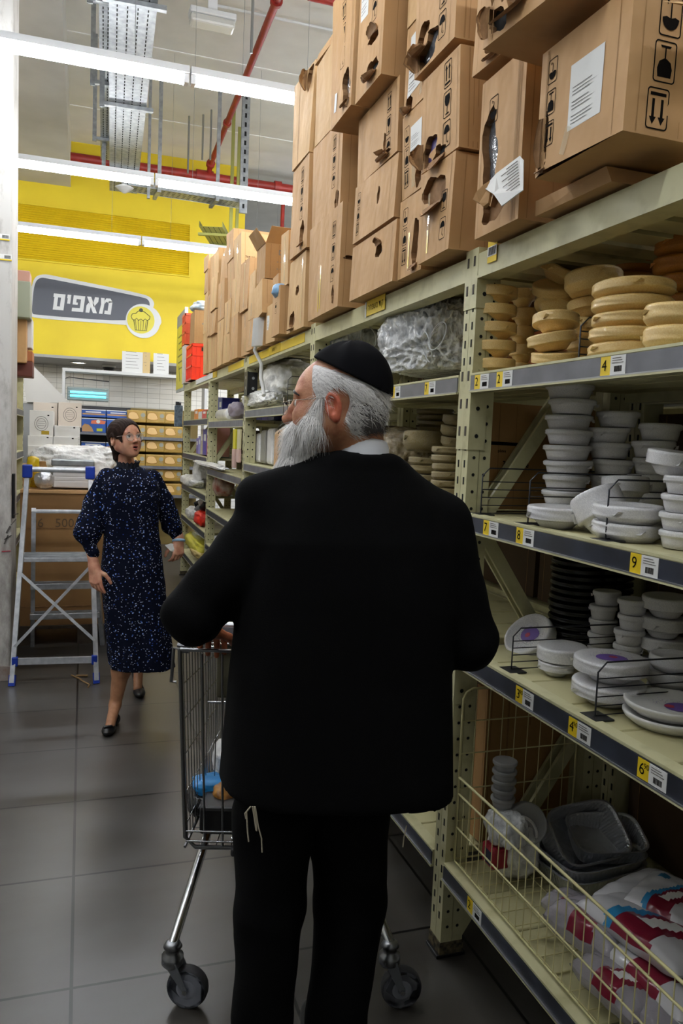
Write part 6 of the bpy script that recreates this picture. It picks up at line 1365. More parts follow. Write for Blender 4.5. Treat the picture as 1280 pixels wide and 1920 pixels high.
def xf(M, sc=1.0):
    Mi = np.array(M.inverted())
    return lambda p: (p@Mi[:3, :3].T+Mi[:3, 3])/sc
def strands(mb, pts, nrms, dirs, L, wd, m, seg=4, seed=0, droop=0.0, lift=.3, wav=.15):
    rr = np.random.RandomState(seed); N = len(pts); d = dirs+rr.normal(0, wav, (N, 3)); d /= np.linalg.norm(d, axis=1)[:, None]
    d = d-nrms*(d*nrms).sum(1)[:, None]*.85; d /= np.linalg.norm(d, axis=1)[:, None]; ln_ = L*rr.uniform(.6, 1.2, (N, 1))
    side = np.cross(d, nrms); side /= np.maximum(np.linalg.norm(side, axis=1), 1e-6)[:, None]; p = pts-nrms*.001; rows = []
    for k in range(seg+1):
        s = k/seg; w_ = wd*(1-.8*s); q = p+d*ln_*s+nrms*lift*ln_*math.sin(s*pi*.6)*.35+np.array([0, 0, -1])*droop*ln_*s*s
        rows.append((q-side*w_, q+side*w_))
    V = np.stack([r for ab in rows for r in ab], 1).reshape(-1, 3); K = (seg+1)*2
    F = [(i*K+2*k, i*K+2*k+1, i*K+2*k+3, i*K+2*k+2) for i in range(N) for k in range(seg)]
    mb.add([tuple(v) for v in V], F, m, True)
def sample_net(VF, n, seed, keep=None):
    V, F = VF; rr = np.random.RandomState(seed); idx = rr.randint(0, len(F), n); c = V[F[idx]]; p = c.mean(1); nn = np.cross(c[:, 2]-c[:, 0], c[:, 3]-c[:, 1]); nn /= np.maximum(np.linalg.norm(nn, axis=1), 1e-9)[:, None]
    if keep is not None: k = keep(p); p = p[k]; nn = nn[k]
    return p, nn
def rot_np(M, v): return v@np.array(M.to_3x3()).T
def trn(M, v): return v@np.array(M.to_3x3()).T+np.array(M.translation)
def net_part(name, VF, m, parent, extra=None):
    mb = MB(); mb_net(mb, VF, m)
    if extra: extra(mb)
    return mb.build(name, parent)
def wrin(p, f, seed=0): return np.sin(p[..., 0]*f+seed)*np.sin(p[..., 1]*f*.8+p[..., 2]*f*.9+seed*2)

# ------------------------------------------------------------------ the bearded man
man = thing('person', (.59, 1.72, 0), 'bearded man seen from behind in black suit and skullcap, pushing a trolley', 'person')
Ff = Vector((-.90, .42, -.02)).normalized(); Lf = Vector((-.42, -.90, 0)).normalized(); Lf = (Lf-Ff*Lf.dot(Ff)).normalized(); Uf = Ff.cross(Lf)
HM = frame((.548, 1.705, 1.660), Ff, Lf, Uf); q_m = xf(HM, 1.0)
SKM = skin('skin_man', '#C08A68', '#A8664A'); EARR = skin('skin_ear', '#C46A4E', '#A84F3A')
def man_head(p):
    q = q_m(p); d = head_sdf(q); nk = cone(p, (.595, 1.70, 1.60), (.605, 1.715, 1.45), .062, .07); return smin(d, nk, .03)
headN = surfnet(man_head, (.41, 1.56, 1.47), (.72, 1.86, 1.81), .0028)
LH_w = Vector((.318, 2.075, 1.065)); LH_d = Vector((.3, .78, -.35)).normalized(); LH_s = Vector((.93, -.3, .0)).normalized(); LH_n = LH_s.cross(LH_d).normalized()
if LH_n.z < 0: LH_n = -LH_n
lhN = surfnet(lambda p: hand_sdf(p, LH_w, LH_d, LH_n, LH_s, (.55, .6, .6, .55), 1.02), (.22, 1.99, .87), (.48, 2.32, 1.14), .0028)
RH_w = Vector((.79, 1.97, 1.055)); RH_d = Vector((-.15, .85, -.3)).normalized(); RH_s = Vector((-.95, -.15, 0)).normalized(); RH_n = RH_s.cross(RH_d); RH_n = RH_n if RH_n.z > 0 else -RH_n
rhN = surfnet(lambda p: hand_sdf(p, RH_w, RH_d, RH_n, RH_s, (.55, .6, .6, .55), 1.02), (.66, 1.9, .87), (.88, 2.2, 1.13), .003)
tj = lambda px, py: P(px, py, 1, 1.72)
def man_core(p):
    return smins(.03, cone(p, (.595, 1.71, 1.42), (.59, 1.71, 1.0), .07, .1), cone(p, (.4, 1.71, 1.42), (.24, 1.74, 1.17), .045, .035), cone(p, (.24, 1.74, 1.17), LH_w, .035, .024),
                 cone(p, (.81, 1.7, 1.4), (.89, 1.66, 1.1), .045, .035), cone(p, (.89, 1.66, 1.1), RH_w, .035, .024), cone(p, (.5, 1.71, .95), tuple(tj(502, 1690)), .06, .04), cone(p, tuple(tj(502, 1690)), tuple(tj(492, 1905)), .04, .03), cone(p, (.67, 1.71, .95), tuple(tj(657, 1690)), .06, .04), cone(p, tuple(tj(657, 1690)), tuple(tj(630, 1915)), .04, .03))
coreN = surfnet(man_core, (.12, 1.55, .02), (1.02, 2.15, 1.62), .014)
mb = MB(); V, F = headN
ql = q_m(V[F].mean(1)); isear = (np.abs(ql[:, 1]) > .0795) & (ql[:, 0] > -.04) & (ql[:, 0] < .02) & (ql[:, 2] > -.05) & (ql[:, 2] < .04)
mb.add([tuple(v) for v in V], [tuple(int(k) for k in f) for f in F[~isear]], SKM, True); mb.add([tuple(v) for v in V], [tuple(int(k) for k in f) for f in F[isear]], EARR, True)
SKH = skin('skin_hand_man', '#A8623F', '#8E4E32')
mb_net(mb, lhN, SKH); mb_net(mb, rhN, SKH); mb_net(mb, coreN, SKM); mb.build('body', man)
# hair at sides and back
def skull(q): return smin(ell(q, (-.014, 0, .03), (.106, .083, .094)), ell(q, (-.045, 0, -.03), (.062, .06, .06)), .03)
def man_hair(p):
    q = q_m(p); d = skull(q)
    ay = np.abs(q[..., 1])
    cutf = (q[..., 0]-(.052-.25*np.maximum(0, -q[..., 2]+.01)))           # in front of the temple
    d = smax(d, cutf*.8, .006)
    d = smax(d, -(q[..., 2]+.082+.3*(q[..., 0]+.02)), .01)            # nape
    e = -cone(np.stack([q[..., 0], ay, q[..., 2]], -1), (-.01, .07, .012), (-.006, .11, -.05), .026, .03); d = smax(d, e, .006)
    return smax(d, q[..., 2]-.075-.35*(q[..., 0]), .01)
hairN = surfnet(man_hair, (.43, 1.58, 1.55), (.72, 1.84, 1.80), .003)
HW = mat('white_hair', '#DAD7D6', .5, c2='#B0ACAA', nscale=12, bump=.5, bscale=140); HG = mat('grey_hair', '#4A4648', .5, c2='#77726F', nscale=10, bump=.5, bscale=140)
mb = MB(); V, F = hairN; ql = q_m(V[F].mean(1)); dark = (ql[:, 0]+.012*np.sin(ql[:, 2]*400)+.01*np.random.RandomState(8).randn(len(ql)) < -.062) & (ql[:, 2]+.01*np.random.RandomState(9).randn(len(ql)) < -.004)
mb.add([tuple(v) for v in V], [tuple(int(k) for k in f) for f in F[~dark]], HW, True); mb.add([tuple(v) for v in V], [tuple(int(k) for k in f) for f in F[dark]], HG, True)
dirs_h = np.array(HM.to_3x3() @ Vector((-.75, 0, -.6)))
HS = mat('white_hair_strand', '#F0EEEC', .45); HSG = mat('grey_hair_strand', '#5A5658', .45)
p_, n_ = sample_net(hairN, 7000, 1); out_ = (n_*(p_-np.array((.575, 1.70, 1.66)))).sum(1) > 0; p_ = p_[out_]; n_ = n_[out_]; qq = q_m(p_); dk = (qq[:, 0] < -.055) & (qq[:, 2] < -.005+.02*np.random.RandomState(3).randn(len(qq)))
strands(mb, p_[~dk], n_[~dk], np.tile(dirs_h, ((~dk).sum(), 1)), .03, .0005, HS, seed=1, wav=.2, lift=.25); strands(mb, p_[dk], n_[dk], np.tile(dirs_h, (dk.sum(), 1)), .024, .0005, HSG, seed=2, wav=.15, lift=.2)
tag(mb.build('hair', man), 'short white hair turning dark grey at the nape')
def man_beard(p):
    q = q_m(p); r = q.copy(); r[..., 1] = np.abs(r[..., 1])
    d = cone(r, (.028, .066, .012), (.045, .058, -.045), .011, .022)
    d = smins(.02, d, cone(r, (.045, .05, -.045), (.085, .015, -.075), .027, .03), cone(r, (.074, .012, -.08), (.092, .01, -.17), .041, .048), cone(r, (.092, .01, -.17), (.09, 0, -.3), .048, .03), cone(r, (.095, .012, -.046), (.088, .035, -.06), .009, .012))
    return d+.002*wrin(p*1.0, 160)
beardN = surfnet(man_beard, (.36, 1.60, 1.28), (.62, 1.90, 1.72), .0032)
mb = MB(); mb_net(mb, beardN, mat('white_beard', '#DEDCDA', .6, c2='#C0BDBA', nscale=30, bump=.6, bscale=150))
p_, n_ = sample_net(beardN, 9000, 5); dn = np.array(HM.to_3x3() @ Vector((.15, 0, -1))); strands(mb, p_, n_, np.tile(dn, (len(p_), 1)), .045, .0005, HS, seed=6, wav=.25, lift=.5, droop=.2)
tag(mb.build('beard', man), 'long full white beard')
# eyebrow, eyes, glasses
def hp(x, y, z, M=HM, sc=1.0): return M @ (Vector((x, y, z))*sc)
for sg in (-1, 1):
    mb = MB(); a = [hp(.092, .012*sg, .026), hp(.093, .026*sg, .03), hp(.084, .046*sg, .025), hp(.078, .052*sg, .02)]; mb.tube(a, [.003, .0055, .005, .002], mat('dark_eyebrow', '#211E20', .7), 6); mb.build('eyebrow', man)
    mb = MB(); bm = bmesh.new(); bmesh.ops.create_uvsphere(bm, u_segments=16, v_segments=10, radius=.0125); mb.bm(bm, mat('eye_white', '#D5D0CB', .2), Matrix.Translation(hp(.081, .031*sg, .003)), True); mb.disc(hp(.0935, .031*sg, .003), HM.to_3x3() @ Vector((1, 0, 0)), .0055, mat('iris_dark', '#2A2320', .2), 12); mb.build('eye', man)
t_g = MB(); GLM = mat('glasses_wire', '#8C8478', .3, .9)
for sg in (-1, 1): t_g.tube([hp(.118-.006*abs(math.cos(k*pi/10)), sg*(.034+.024*math.cos(k*pi/10)), -.004+.019*math.sin(k*pi/10)) for k in range(20)], .0009, GLM, 6, closed=True); t_g.tube([hp(.114, sg*.058, .004), hp(.09, sg*.073, .008), hp(.02, sg*.082, .014), hp(-.01, sg*.084, .02)], .0008, GLM, 5)
t_g.tube([hp(.117, .011, .0), hp(.122, 0, .004), hp(.117, -.011, .0)], .0009, GLM, 5); gl = t_g.build('glasses', man)
mb = MB(); LENS = mat('lens', '#E8ECEC', .03, alpha=.08)
for sg in (-1, 1):
    pts = [hp(.116, sg*(.034+.023*math.cos(k*pi/10)), -.004+.018*math.sin(k*pi/10)) for k in range(20)]; mb.prism(pts, LENS, (HM.to_3x3() @ Vector((.0015, 0, 0))))
ln_ = mb.build('lens', man)
# skullcap
CAPM = dull(mat('black_velvet', '#07070B', .9))
def cap_sdf(p):
    q = q_m(p); d = ell(q, (-.02, 0, .035), (.107, .087, .108))
    d = smin(d, ell(q, (-.045, 0, .06), (.075, .07, .082)), .02)+.0018*np.cos(6*np.arctan2(q[..., 1], q[..., 0]+.03))
    pl = -(q[..., 2]-.082-.48*(q[..., 0]+.0)); d = smax(d, pl, .003)
    return smax(d, -ell(q, (-.012, 0, .03), (.101, .078, .089)), .002)
capN = surfnet(cap_sdf, (.44, 1.56, 1.62), (.72, 1.86, 1.84), .0028); net_part('skullcap', capN, CAPM, man)
# shirt collar
mb = MB(); ring = []; n = 30; c0 = Vector((.603, 1.708, 1.545))
for zz, rr_ in ((-.03, .076), (.012, .0715), (.02, .0685), (.012, .066), (-.03, .068)):
    ring.append([c0+Vector((rr_*math.cos(2*pi*k/n), rr_*math.sin(2*pi*k/n), zz+.028*(-math.sin(2*pi*k/n)*.9)+.004*math.cos(2*pi*k/n))) for k in range(n)])
vs = [v for r in ring for v in r]; mb.add(vs, [(i*n+k, i*n+(k+1) % n, (i+1)*n+(k+1) % n, (i+1)*n+k) for i in range(4) for k in range(n)], mat('white_shirt', '#D8DADF', .6), True); mb.build('shirt_collar', man)
# jacket
def stackd(p, tab):
    """elliptic column: rows (z, cx, cy, a, b)"""
    tab = np.array(tab); z = p[..., 2]; g = lambda i: np.interp(z, tab[:, 0], tab[:, i]); a, b = g(3), g(4)
    e = 3.0; x = np.abs(p[..., 0]-g(1))/a; y = np.abs(p[..., 1]-g(2))/b
    return ((x**e+y**e)**(1/e)-1)*np.minimum(a, b)
def jacket(p):
    d = stackd(p, [(.6, .59, 1.70, .285, .165), (.8, .585, 1.70, .277, .165), (1.05, .585, 1.70, .262, .15), (1.25, .595, 1.70, .255, .148), (1.36, .60, 1.70, .245, .14), (1.45, .60, 1.70, .2, .11), (1.52, .60, 1.705, .12, .09), (1.6, .6, 1.705, .075, .075)])
    d = smax(d, p[..., 2]-1.545-.15*(1.70-p[..., 1]), .02)
    d = smins(.03, d, cone(p, (.372, 1.70, 1.45), (.52, 1.695, 1.492), .052, .055), cone(p, (.68, 1.695, 1.485), (.83, 1.70, 1.41), .055, .052), cone(p, (.53, 1.695, 1.48), (.69, 1.695, 1.47), .055, .055))
    armL = smin(cone(p, (.405, 1.70, 1.405), (.24, 1.735, 1.185), .07, .064), cone(p, (.24, 1.735, 1.18), (.312, 2.05, 1.075), .064, .043), .02)
    armR = smin(cone(p, (.815, 1.69, 1.385), (.895, 1.655, 1.115), .076, .062), cone(p, (.895, 1.655, 1.11), (.805, 1.94, 1.065), .062, .045), .02)
    armL = armL+.0045*wrin(p, 42, 1)*np.clip(1.5-nrm(p-np.array((.25, 1.74, 1.2)))*4, .1, 1); armR = armR+.004*wrin(p, 42, 2)*np.clip(1.4-nrm(p-np.array((.89, 1.66, 1.13)))*4, .1, 1)
    d = smin(smin(d, armL, .03), armR, .03)
    d = smin(d, cone(p, (.55, 1.66, 1.535), (.66, 1.66, 1.53), .026, .026), .02)      # rolled collar at the nape
    neck = smax(cone(p, (.603, 1.708, 1.4), (.603, 1.708, 1.8), .069, .069), 1.5-p[..., 2], .01); d = smax(d, -neck, .006)
    hem = (.795-.10*(p[..., 0]-.3))-.0-p[..., 2]; d = smax(d, hem, .003)
    d = d+.0015*np.sin(p[..., 0]*38+1)*np.clip(1.3-p[..., 2], 0, .5)
    seam = np.exp(-((p[..., 0]-.59)/.003)**2)*(p[..., 1] < 1.7)*.0015; return d+seam
jackN = surfnet(jacket, (.13, 1.48, .68), (1.02, 2.12, 1.64), .0075)
JM = dull(mat('black_wool_suit', '#070708', .95, bump=.15, bscale=400)); net_part('jacket', jackN, JM, man)
tj = lambda px, py: P(px, py, 1, 1.72)
def trous(p):
    hl, kl, al = tj(515, 1520), tj(502, 1690), tj(492, 1905); hr, kr, ar = tj(650, 1520), tj(657, 1690), tj(630, 1915)
    kl.y -= .02
    d = smin(cone(p, hl, kl, .10, .08), cone(p, kl, al, .08, .072), .02); d2 = smin(cone(p, hr, kr, .105, .086), cone(p, kr, ar, .086, .075), .02)
    fl = cone(p, al, (al.x, al.y-.01, .06), .072, .078); fr = cone(p, ar, (ar.x-.01, ar.y, .06), .075, .08)
    d = smin(smin(d, fl, .01), smin(d2, fr, .01), .012); d = smin(d, ell(p, (.585, 1.70, .9), (.2, .13, .16)), .05)
    return smax(d+.003*wrin(p, 30, 4)+.001*np.sin(p[..., 2]*40+p[..., 0]*20), .045-p[..., 2], .005)
trN = surfnet(trous, (.3, 1.5, .02), (.86, 1.9, 1.06), .0085); net_part('trousers', trN, dull(mat('black_trousers', '#060607', .95, bump=.15, bscale=300)), man)
for (x, y) in ((.455, 1.76), (.61, 1.75)):
    c_ = np.array((x, y, .045)); sN = surfnet(lambda p: smax(smin(ell(p, c_+np.array((0, .07, 0)), (.047, .11, .045)), ell(p, c_+np.array((0, -.05, .01)), (.04, .07, .05)), .03), .004-p[..., 2], .002), (x-.08, y-.16, -.01), (x+.08, y+.22, .13), .007); net_part('shoe', sN, mat('black_leather', '#0B0B0C', .3), man)
TZ = mat('fringe_cream', '#B9B09A', .8)
def fringe(pts):
    mb = MB(); mb.tube([P(x, y, 1, 1.565) for x, y in pts], .0016, TZ, 5); mb.build('fringe', man)
for pts in ([(470, 1512), (462, 1522), (464, 1560), (466, 1578)], [(473, 1512), (476, 1530), (480, 1557)], [(478, 1512), (484, 1550), (490, 1572), (491, 1598)], [(467, 1515), (459, 1525), (461, 1535)], [(476, 1512), (480, 1540), (481, 1558)], [(762, 1548), (757, 1570), (755, 1588)]): fringe(pts)

# ------------------------------------------------------------------ the woman
wo = thing('person', (.25, 4.4, 0), 'woman with glasses in a navy speckled midi dress walking down the aisle', 'person')
Ff = Vector((.52, -.83, .14)).normalized(); Lf = Vector((.83, .52, .05)).normalized(); Lf = (Lf-Ff*Lf.dot(Ff)).normalized(); Uf = Ff.cross(Lf); SCW = .90
hc = P(233, 823, 1, 4.36); WM = frame(tuple(hc), Ff, Lf, Uf); q_w = xf(WM, SCW)
SKW = skin('skin_woman', '#CF9A7E', '#BC7E66')
nb = Vector((.235, 4.40, 1.37))
def w_head(p): return smin(head_sdf(q_w(p), True, True)*SCW, cone(p, tuple(hc+Vector((-.0, .035, -.05))), tuple(nb), .04, .046), .022)
whN = surfnet(w_head, (.11, 4.2, 1.36), (.37, 4.5, 1.66), .0024)
whA, whB = P(172, 1040, 1, 4.3), P(182, 1072, 1, 4.27)
RW = P(176, 1062, 1, 4.29); RD = Vector((.12, -.25, -1)).normalized(); RS = Vector((.75, -.6, .2)).normalized(); RN = RS.cross(RD).normalized(); RN = RN if RN.x < 0 else -RN
wrN = surfnet(lambda p: smin(hand_sdf(p, RW, RD, RN, RS, (.25, .45, .5, .5), .95), cone(p, P(170, 1025, 1, 4.31), RW, .03, .023), .01), (-.04, 4.1, .66), (.2, 4.4, 1.02), .0028)
LWr = P(335, 1012, 1, 4.42); LD = Vector((-.05, -.35, -.93)).normalized(); LS = Vector((-.85, -.45, .1)).normalized(); LN_ = LS.cross(LD).normalized(); LN_ = LN_ if LN_.x > 0 else -LN_
wlN = surfnet(lambda p: smin(hand_sdf(p, LWr, LD, LN_, LS, (.6, .8, .8, .8), .9), cone(p, P(331, 990, 1, 4.43), LWr, .029, .022), .01), (.4, 4.2, .78), (.62, 4.56, 1.08), .0028)
def w_legs(p):
    kn1, an1 = (.235, 4.33, .46), (.185, 4.31, .10); kn2, an2 = (.33, 4.56, .45), (.345, 4.86, .15)
    d = smin(cone(p, kn1, (.215, 4.31, .3), .05, .049), cone(p, (.215, 4.31, .3), an1, .049, .03), .03); d = smin(d, cone(p, an1, (.155, 4.17, .035), .03, .025), .02)
    e = smin(cone(p, kn2, (.335, 4.68, .33), .048, .047), cone(p, (.335, 4.68, .33), an2, .047, .03), .03); e = smin(e, cone(p, an2, (.335, 4.76, .04), .03, .026), .02)
    return np.minimum(d, e)
wgN = surfnet(w_legs, (.06, 4.06, 0), (.45, 4.96, .52), .006)
wcN = surfnet(lambda p: smins(.03, cone(p, (.235, 4.4, 1.28), (.25, 4.4, .95), .06, .085), cone(p, (.25, 4.4, .95), (.235, 4.33, .46), .08, .05), cone(p, (.28, 4.4, .95), (.33, 4.56, .45), .09, .048), cone(p, (.12, 4.39, 1.31), (.05, 4.38, 1.07), .03, .028), cone(p, (.04, 4.38, 1.07), tuple(RW), .03, .022), cone(p, (.37, 4.4, 1.31), (.45, 4.43, 1.1), .03, .028), cone(p, (.46, 4.43, 1.1), tuple(LWr), .03, .022)), (-.05, 4.1, .4), (.6, 4.68, 1.45), .014)
mb = MB()
for N_ in (whN, wrN, wlN, wcN): mb_net(mb, N_, SKW)
mb_net(mb, wgN, skin('tights_tan', '#A87858', '#96684A')); mb.build('body', wo)
hw = lambda x, y, z: WM @ (Vector((x, y, z))*SCW)
for sg in (-1, 1):
    mb = MB(); bm = bmesh.new(); bmesh.ops.create_uvsphere(bm, u_segments=16, v_segments=10, radius=.0128); mb.bm(bm, MATS['eye_white'], Matrix.Translation(hw(.0812, .031*sg, .003)), True); mb.disc(hw(.0955, .0325*sg, .006), WM.to_3x3() @ Vector((1, .1, .1)), .0062, mat('iris_brown', '#241A16', .15), 14); mb.build('eye', wo)
    mb = MB(); mb.tube([hw(.0935, .019*sg, .0105), hw(.0965, .031*sg, .0135), hw(.09, .044*sg, .0095)], .0016, mat('lash', '#231917', .6), 5); mb.build('eyelid_line', wo)
    mb = MB(); mb.tube([hw(.0965, .014*sg, .023), hw(.097, .03*sg, .0285), hw(.087, .047*sg, .022)], [.0025, .0028, .0012], mat('brown_eyebrow', '#4A3226', .7), 6); mb.build('eyebrow', wo)
LIP = mat('lips', '#B8655C', .4); mb = MB()
mb.tube([hw(.094, -.019, -.0605), hw(.1035, -.008, -.0525), hw(.105, 0, -.054), hw(.1035, .008, -.0525), hw(.094, .019, -.0605)], [.0015, .0032, .003, .0032, .0015], LIP, 8); mb.tube([hw(.094, -.019, -.0605), hw(.1015, -.009, -.0705), hw(.1035, 0, -.0725), hw(.1015, .009, -.0705), hw(.094, .019, -.0605)], [.0015, .0038, .0044, .0038, .0015], LIP, 8); mb.build('lips', wo)
mb = MB(); bm = bmesh.new(); bmesh.ops.create_uvsphere(bm, u_segments=14, v_segments=8, radius=1); mb.bm(bm, mat('mouth_dark', '#2A1210', .6), WM @ Matrix.Diagonal((.9, .9, .9, 1)) @ Matrix.Translation((.089, 0, -.062)) @ Matrix.Diagonal((.008, .016, .0075, 1)), True); mb.build('mouth', wo)
GLW = mat('clear_frame', '#B9ABA0', .2, alpha=.85)
mb = MB()
for sg in (-1, 1):
    mb.tube([hw(.112-.008*abs(math.cos(k*pi/12)), sg*(.034+.0235*math.cos(k*pi/12)), -.001+.021*math.sin(k*pi/12)) for k in range(24)], .0016, GLW, 6, closed=True); mb.tube([hw(.105, sg*.057, .006), hw(.09, sg*.072, .009), hw(.0, sg*.082, .012)], .0014, GLW, 5)
mb.tube([hw(.112, .0105, .004), hw(.116, 0, .008), hw(.112, -.0105, .004)], .0016, GLW, 5); mb.build('glasses', wo)
mb = MB()
for sg in (-1, 1): mb.prism([hw(.1095, sg*(.034+.0225*math.cos(k*pi/12)), -.001+.02*math.sin(k*pi/12)) for k in range(24)], LENS, WM.to_3x3() @ Vector((.001, 0, 0)))
mb.build('lens', wo)
def w_hair(p):
    q = q_w(p); d = np.minimum(ell(q, (-.014, 0, .032), (.107, .084, .094)), head_sdf(q, True)-.0065)
    d = smin(d, cone(q, (-.06, 0, -.03), (-.075, 0, -.1), .05, .035), .03)
    d = smax(d, -ell(q, (.112, 0, -.022), (.084, .074, .1)), .005)
    ay = np.abs(q[..., 1]); e = np.stack([q[..., 0], ay, q[..., 2]], -1)
    d = smax(d, -cone(e, (.0, .07, -.012), (.01, .12, -.04), .03, .034), .005); d = smax(d, -cone(e, (.02, .06, -.05), (.03, .06, -.12), .05, .05), .005)
    d = smax(d, np.minimum(q[..., 0]+.02, -.03-q[..., 2]), .008)
    part_ = np.exp(-(q[..., 1]/.003)**2)*(q[..., 0] > -.02)*.002
    return (d+part_+.0008*np.sin(q[..., 1]*500))*SCW
wkN = surfnet(w_hair, (.09, 4.2, 1.38), (.38, 4.54, 1.68), .0026)
HB = dull(mat('dark_brown_hair', '#20140F', .6, c2='#2E1E16', nscale=30, bump=.3, bscale=200)); mb = MB(); mb_net(mb, wkN, HB)
p_, n_ = sample_net(wkN, 3000, 9); ctr = np.array(tuple(hc)); o_ = (n_*(p_-ctr)).sum(1) > 0; p_ = p_[o_]; n_ = n_[o_]; dh = np.array(WM.to_3x3() @ Vector((-1, 0, -.35))); strands(mb, p_, n_, np.tile(dh, (len(p_), 1)), .016, .0005, dull(mat('hair_strand_brown', '#2E1F17', .5)), seed=11, wav=.04, lift=.0)
tag(mb.build('hair', wo), 'dark brown hair tied back with a centre parting')
# dress
def dress_mat():
    m = dull(mat('navy_speckled_fabric', '#0B1230', .9)); nt, b = nodes_of(m); tc = nt.nodes.new('ShaderNodeTexCoord'); prev = None
    colr = None
    for sc_, th, cc_, seed in ((58, .21, '#8FA8E0', 0), (44, .18, '#3F63B8', 3), (82, .24, '#D5DCF2', 7), (48, .16, '#2C4AA0', 11)):
        mp = nt.nodes.new('ShaderNodeMapping'); mp.inputs['Location'].default_value = (seed, seed*.7, seed*.3); mp.inputs['Rotation'].default_value = (seed, seed*.5, seed*.2); mp.inputs['Scale'].default_value = (1, 1, 1.5 if seed % 2 else .8)
        v = nt.nodes.new('ShaderNodeTexVoronoi'); v.inputs['Scale'].default_value = sc_; nt.links.new(tc.outputs['Object'], mp.inputs[0]); nt.links.new(mp.outputs[0], v.inputs['Vector'])
        lt = nt.nodes.new('ShaderNodeMath'); lt.operation = 'LESS_THAN'; lt.inputs[1].default_value = th; nt.links.new(v.outputs['Distance'], lt.inputs[0])
        sx = nt.nodes.new('ShaderNodeSeparateColor'); nt.links.new(v.outputs['Color'], sx.inputs[0]); g = nt.nodes.new('ShaderNodeMath'); g.operation = 'GREATER_THAN'; g.inputs[1].default_value = .6; nt.links.new(sx.outputs[0], g.inputs[0])
        mu = nt.nodes.new('ShaderNodeMath'); mu.operation = 'MULTIPLY'; nt.links.new(lt.outputs[0], mu.inputs[0]); nt.links.new(g.outputs[0], mu.inputs[1])
        mx = nt.nodes.new('ShaderNodeMix'); mx.data_type = 'RGBA'; nt.links.new(mu.outputs[0], mx.inputs[0]); mx.inputs[7].default_value = lin(cc_)
        if colr is None: mx.inputs[6].default_value = lin('#060A1C')
        else: nt.links.new(colr, mx.inputs[6])
        colr = mx.outputs[2]
    nt.links.new(colr, b.inputs['Base Color']); return m
wp_ = lambda px, py, y=4.36: P(px, py, 1, y)
def row(py, l, r, b, y=4.38):
    a_, c_ = wp_(l, py, y), wp_(r, py, y); return ((a_.z+c_.z)/2, (a_.x+c_.x)/2, y, (c_.x-a_.x)/2, b)
rows_ = sorted([row(874, 218, 262, .055, 4.41), row(884, 202, 284, .08, 4.40), row(905, 190, 298, .11), row(940, 190, 298, .125), row(985, 194, 296, .115), row(1010, 194, 300, .118), row(1060, 190, 305, .14), row(1110, 192, 310, .15), row(1170, 198, 316, .16), row(1250, 206, 325, .18)])
def dress(p):
    d = stackd(p, rows_); zt = wp_(240, 874, 4.4).z; d = smax(d, p[..., 2]-zt-.0, .01)
    d = smax(d, -(cone(p, tuple(nb+Vector((0, 0, -.02))), tuple(nb+Vector((-.0, -.0, .2))), .05, .05)), .004)
    zb = wp_(265, 1252, 4.3).z; fold = .007*np.sin(np.arctan2(p[..., 1]-4.38, p[..., 0]-.28)*9+p[..., 2]*3)*np.clip((1.0-p[..., 2])*1.4, 0, 1); d = d+fold
    d = smax(d, zb-p[..., 2]-.04*(p[..., 0]-.3), .004)
    aR = smins(.02, cone(p, (.125, 4.39, 1.335), (.07, 4.38, 1.2), .052, .058), cone(p, (.07, 4.38, 1.2), tuple(P(165, 995, 1, 4.34)), .058, .072), cone(p, tuple(P(165, 998, 1, 4.34)), tuple(P(170, 1022, 1, 4.31)), .068, .036))
    aR = smin(aR, cone(p, tuple(P(170, 1024, 1, 4.31)), tuple(P(173, 1036, 1, 4.3)), .036, .034), .004)
    aL = smins(.02, cone(p, (.365, 4.39, 1.335), (.43, 4.41, 1.2), .052, .055), cone(p, (.43, 4.41, 1.2), tuple(P(322, 985, 1, 4.43)), .055, .056), cone(p, tuple(P(322, 985, 1, 4.43)), tuple(P(330, 1002, 1, 4.43)), .052, .034))
    aR = aR+.003*wrin(p, 60, 3); aL = aL+.003*wrin(p, 60, 5)
    d = smin(smin(d, aR, .015), aL, .015)
    return d+.002*wrin(p, 50, 7)
drN = surfnet(dress, (-.1, 4.12, .22), (.62, 4.66, 1.47), .0058); DM = dress_mat(); net_part('dress', drN, DM, wo)
mb = MB(); zc_ = wp_(240, 869, 4.38).z; n = 72
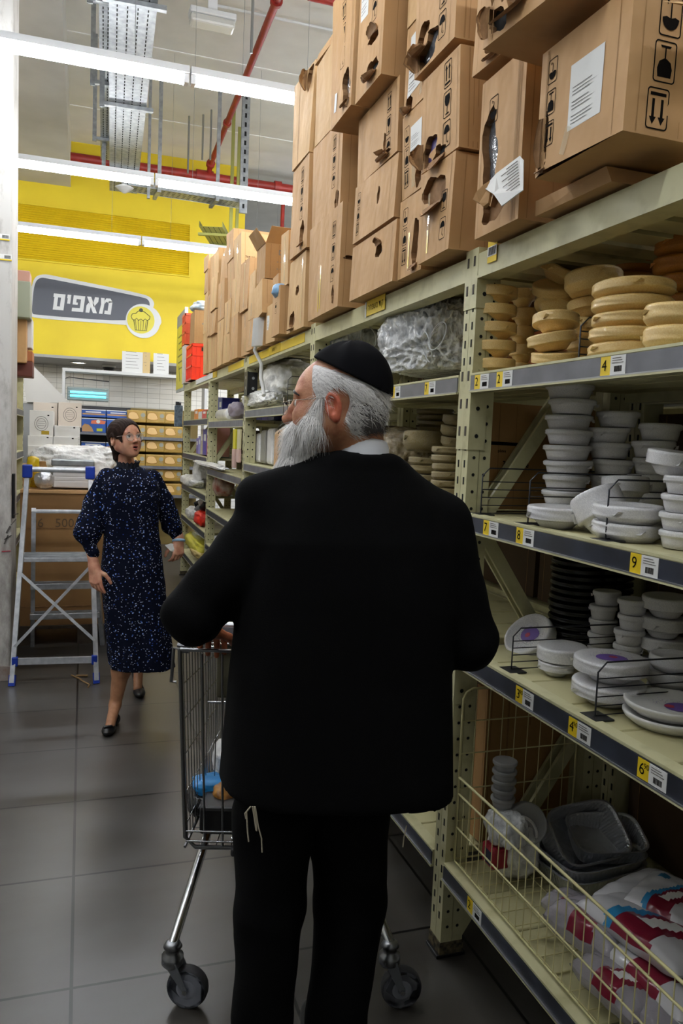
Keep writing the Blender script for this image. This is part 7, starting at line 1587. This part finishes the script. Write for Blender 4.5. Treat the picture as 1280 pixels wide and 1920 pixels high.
for j in range(1):
    vs = []
    for i, (r, z) in enumerate(((.066, -.035), (.054, -.005), (.061, .016), (.052, .0), (.05, -.03))):
        for k in range(n): a = 2*pi*k/n; rr_ = r+.0035*math.sin(a*18)*(i in (1, 2)); vs.append((nb.x+rr_*1.02*math.cos(a), nb.y-.005+rr_*math.sin(a), zc_+z+.004*math.sin(a*18)*(i == 2)-.012*(math.sin(a) < 0)*abs(math.sin(a))))
    mb.add(vs, [(i*n+k, i*n+(k+1) % n, (i+1)*n+(k+1) % n, (i+1)*n+k) for i in range(4) for k in range(n)], mat('navy_frill', '#070B1C', .85), True)
mb.build('frilled_collar', wo)
def shoe(px, py, c_, ang, nm_):
    cx, cy, cz = c_; Mr = np.array(Matrix.Rotation(-ang, 3, 'Z'))
    def f(p):
        q = (p-np.array(c_))@Mr.T
        d = smin(ell(q, (0, -.06, .022), (.036, .07, .024)), ell(q, (0, .06, .03), (.031, .06, .03)), .03)
        op = ell(q, (0, .025, .055), (.026, .075, .038)); d = smax(d, -op, .004); return smax(d, .001-q[..., 2], .002)
    return surfnet(f, (cx-.13, cy-.17, cz-.01), (cx+.13, cy+.17, cz+.1), .0045)
SHM = mat('black_flat_shoe', '#0C0C10', .35); n1 = shoe(0, 0, (.165, 4.22, .0), -.25, 'a'); mb = MB(); mb_net(mb, n1, SHM); mb.tube([(.125, 4.135, .045), (.145, 4.13, .05), (.165, 4.14, .045)], .006, SHM, 6); mb.build('shoe', wo)
n2 = shoe(0, 0, (.34, 4.80, .0), .05, 'b'); V, F = n2; V2 = V.copy(); V2[:, 2] += np.clip(V[:, 1]-4.76, 0, 1)*.75; net_part('shoe', (V2, F), SHM, wo)
mb = MB(); cw = P(341, 1022, 1, 4.4); ax = Vector((0, -.3, -1)).normalized(); u = ax.orthogonal().normalized(); v = ax.cross(u); w0 = LWr+LD*.005
mb.tube([w0+(u*math.cos(k*pi/10)+v*math.sin(k*pi/10))*.03 for k in range(20)], .008, mat('pale_blue_band', '#9CC0DC', .4), 8, closed=True); tag(mb.build('wristband', wo), 'pale blue wristband')
c = P(321, 1026, 1, 4.38); mb = MB(); mb.prism([c+Vector((-.035, 0, .01)), c+Vector((-.005, -.01, -.02)), c+Vector((.03, 0, -.03)), c+Vector((.045, .01, .005)), c+Vector((.0, .01, .02))], PAPER, (0, .006, 0)); tag(mb.build('paper_tissue', loc=tuple(c)), 'white tissue held in the woman\'s left hand', 'tissue')
finish_things()
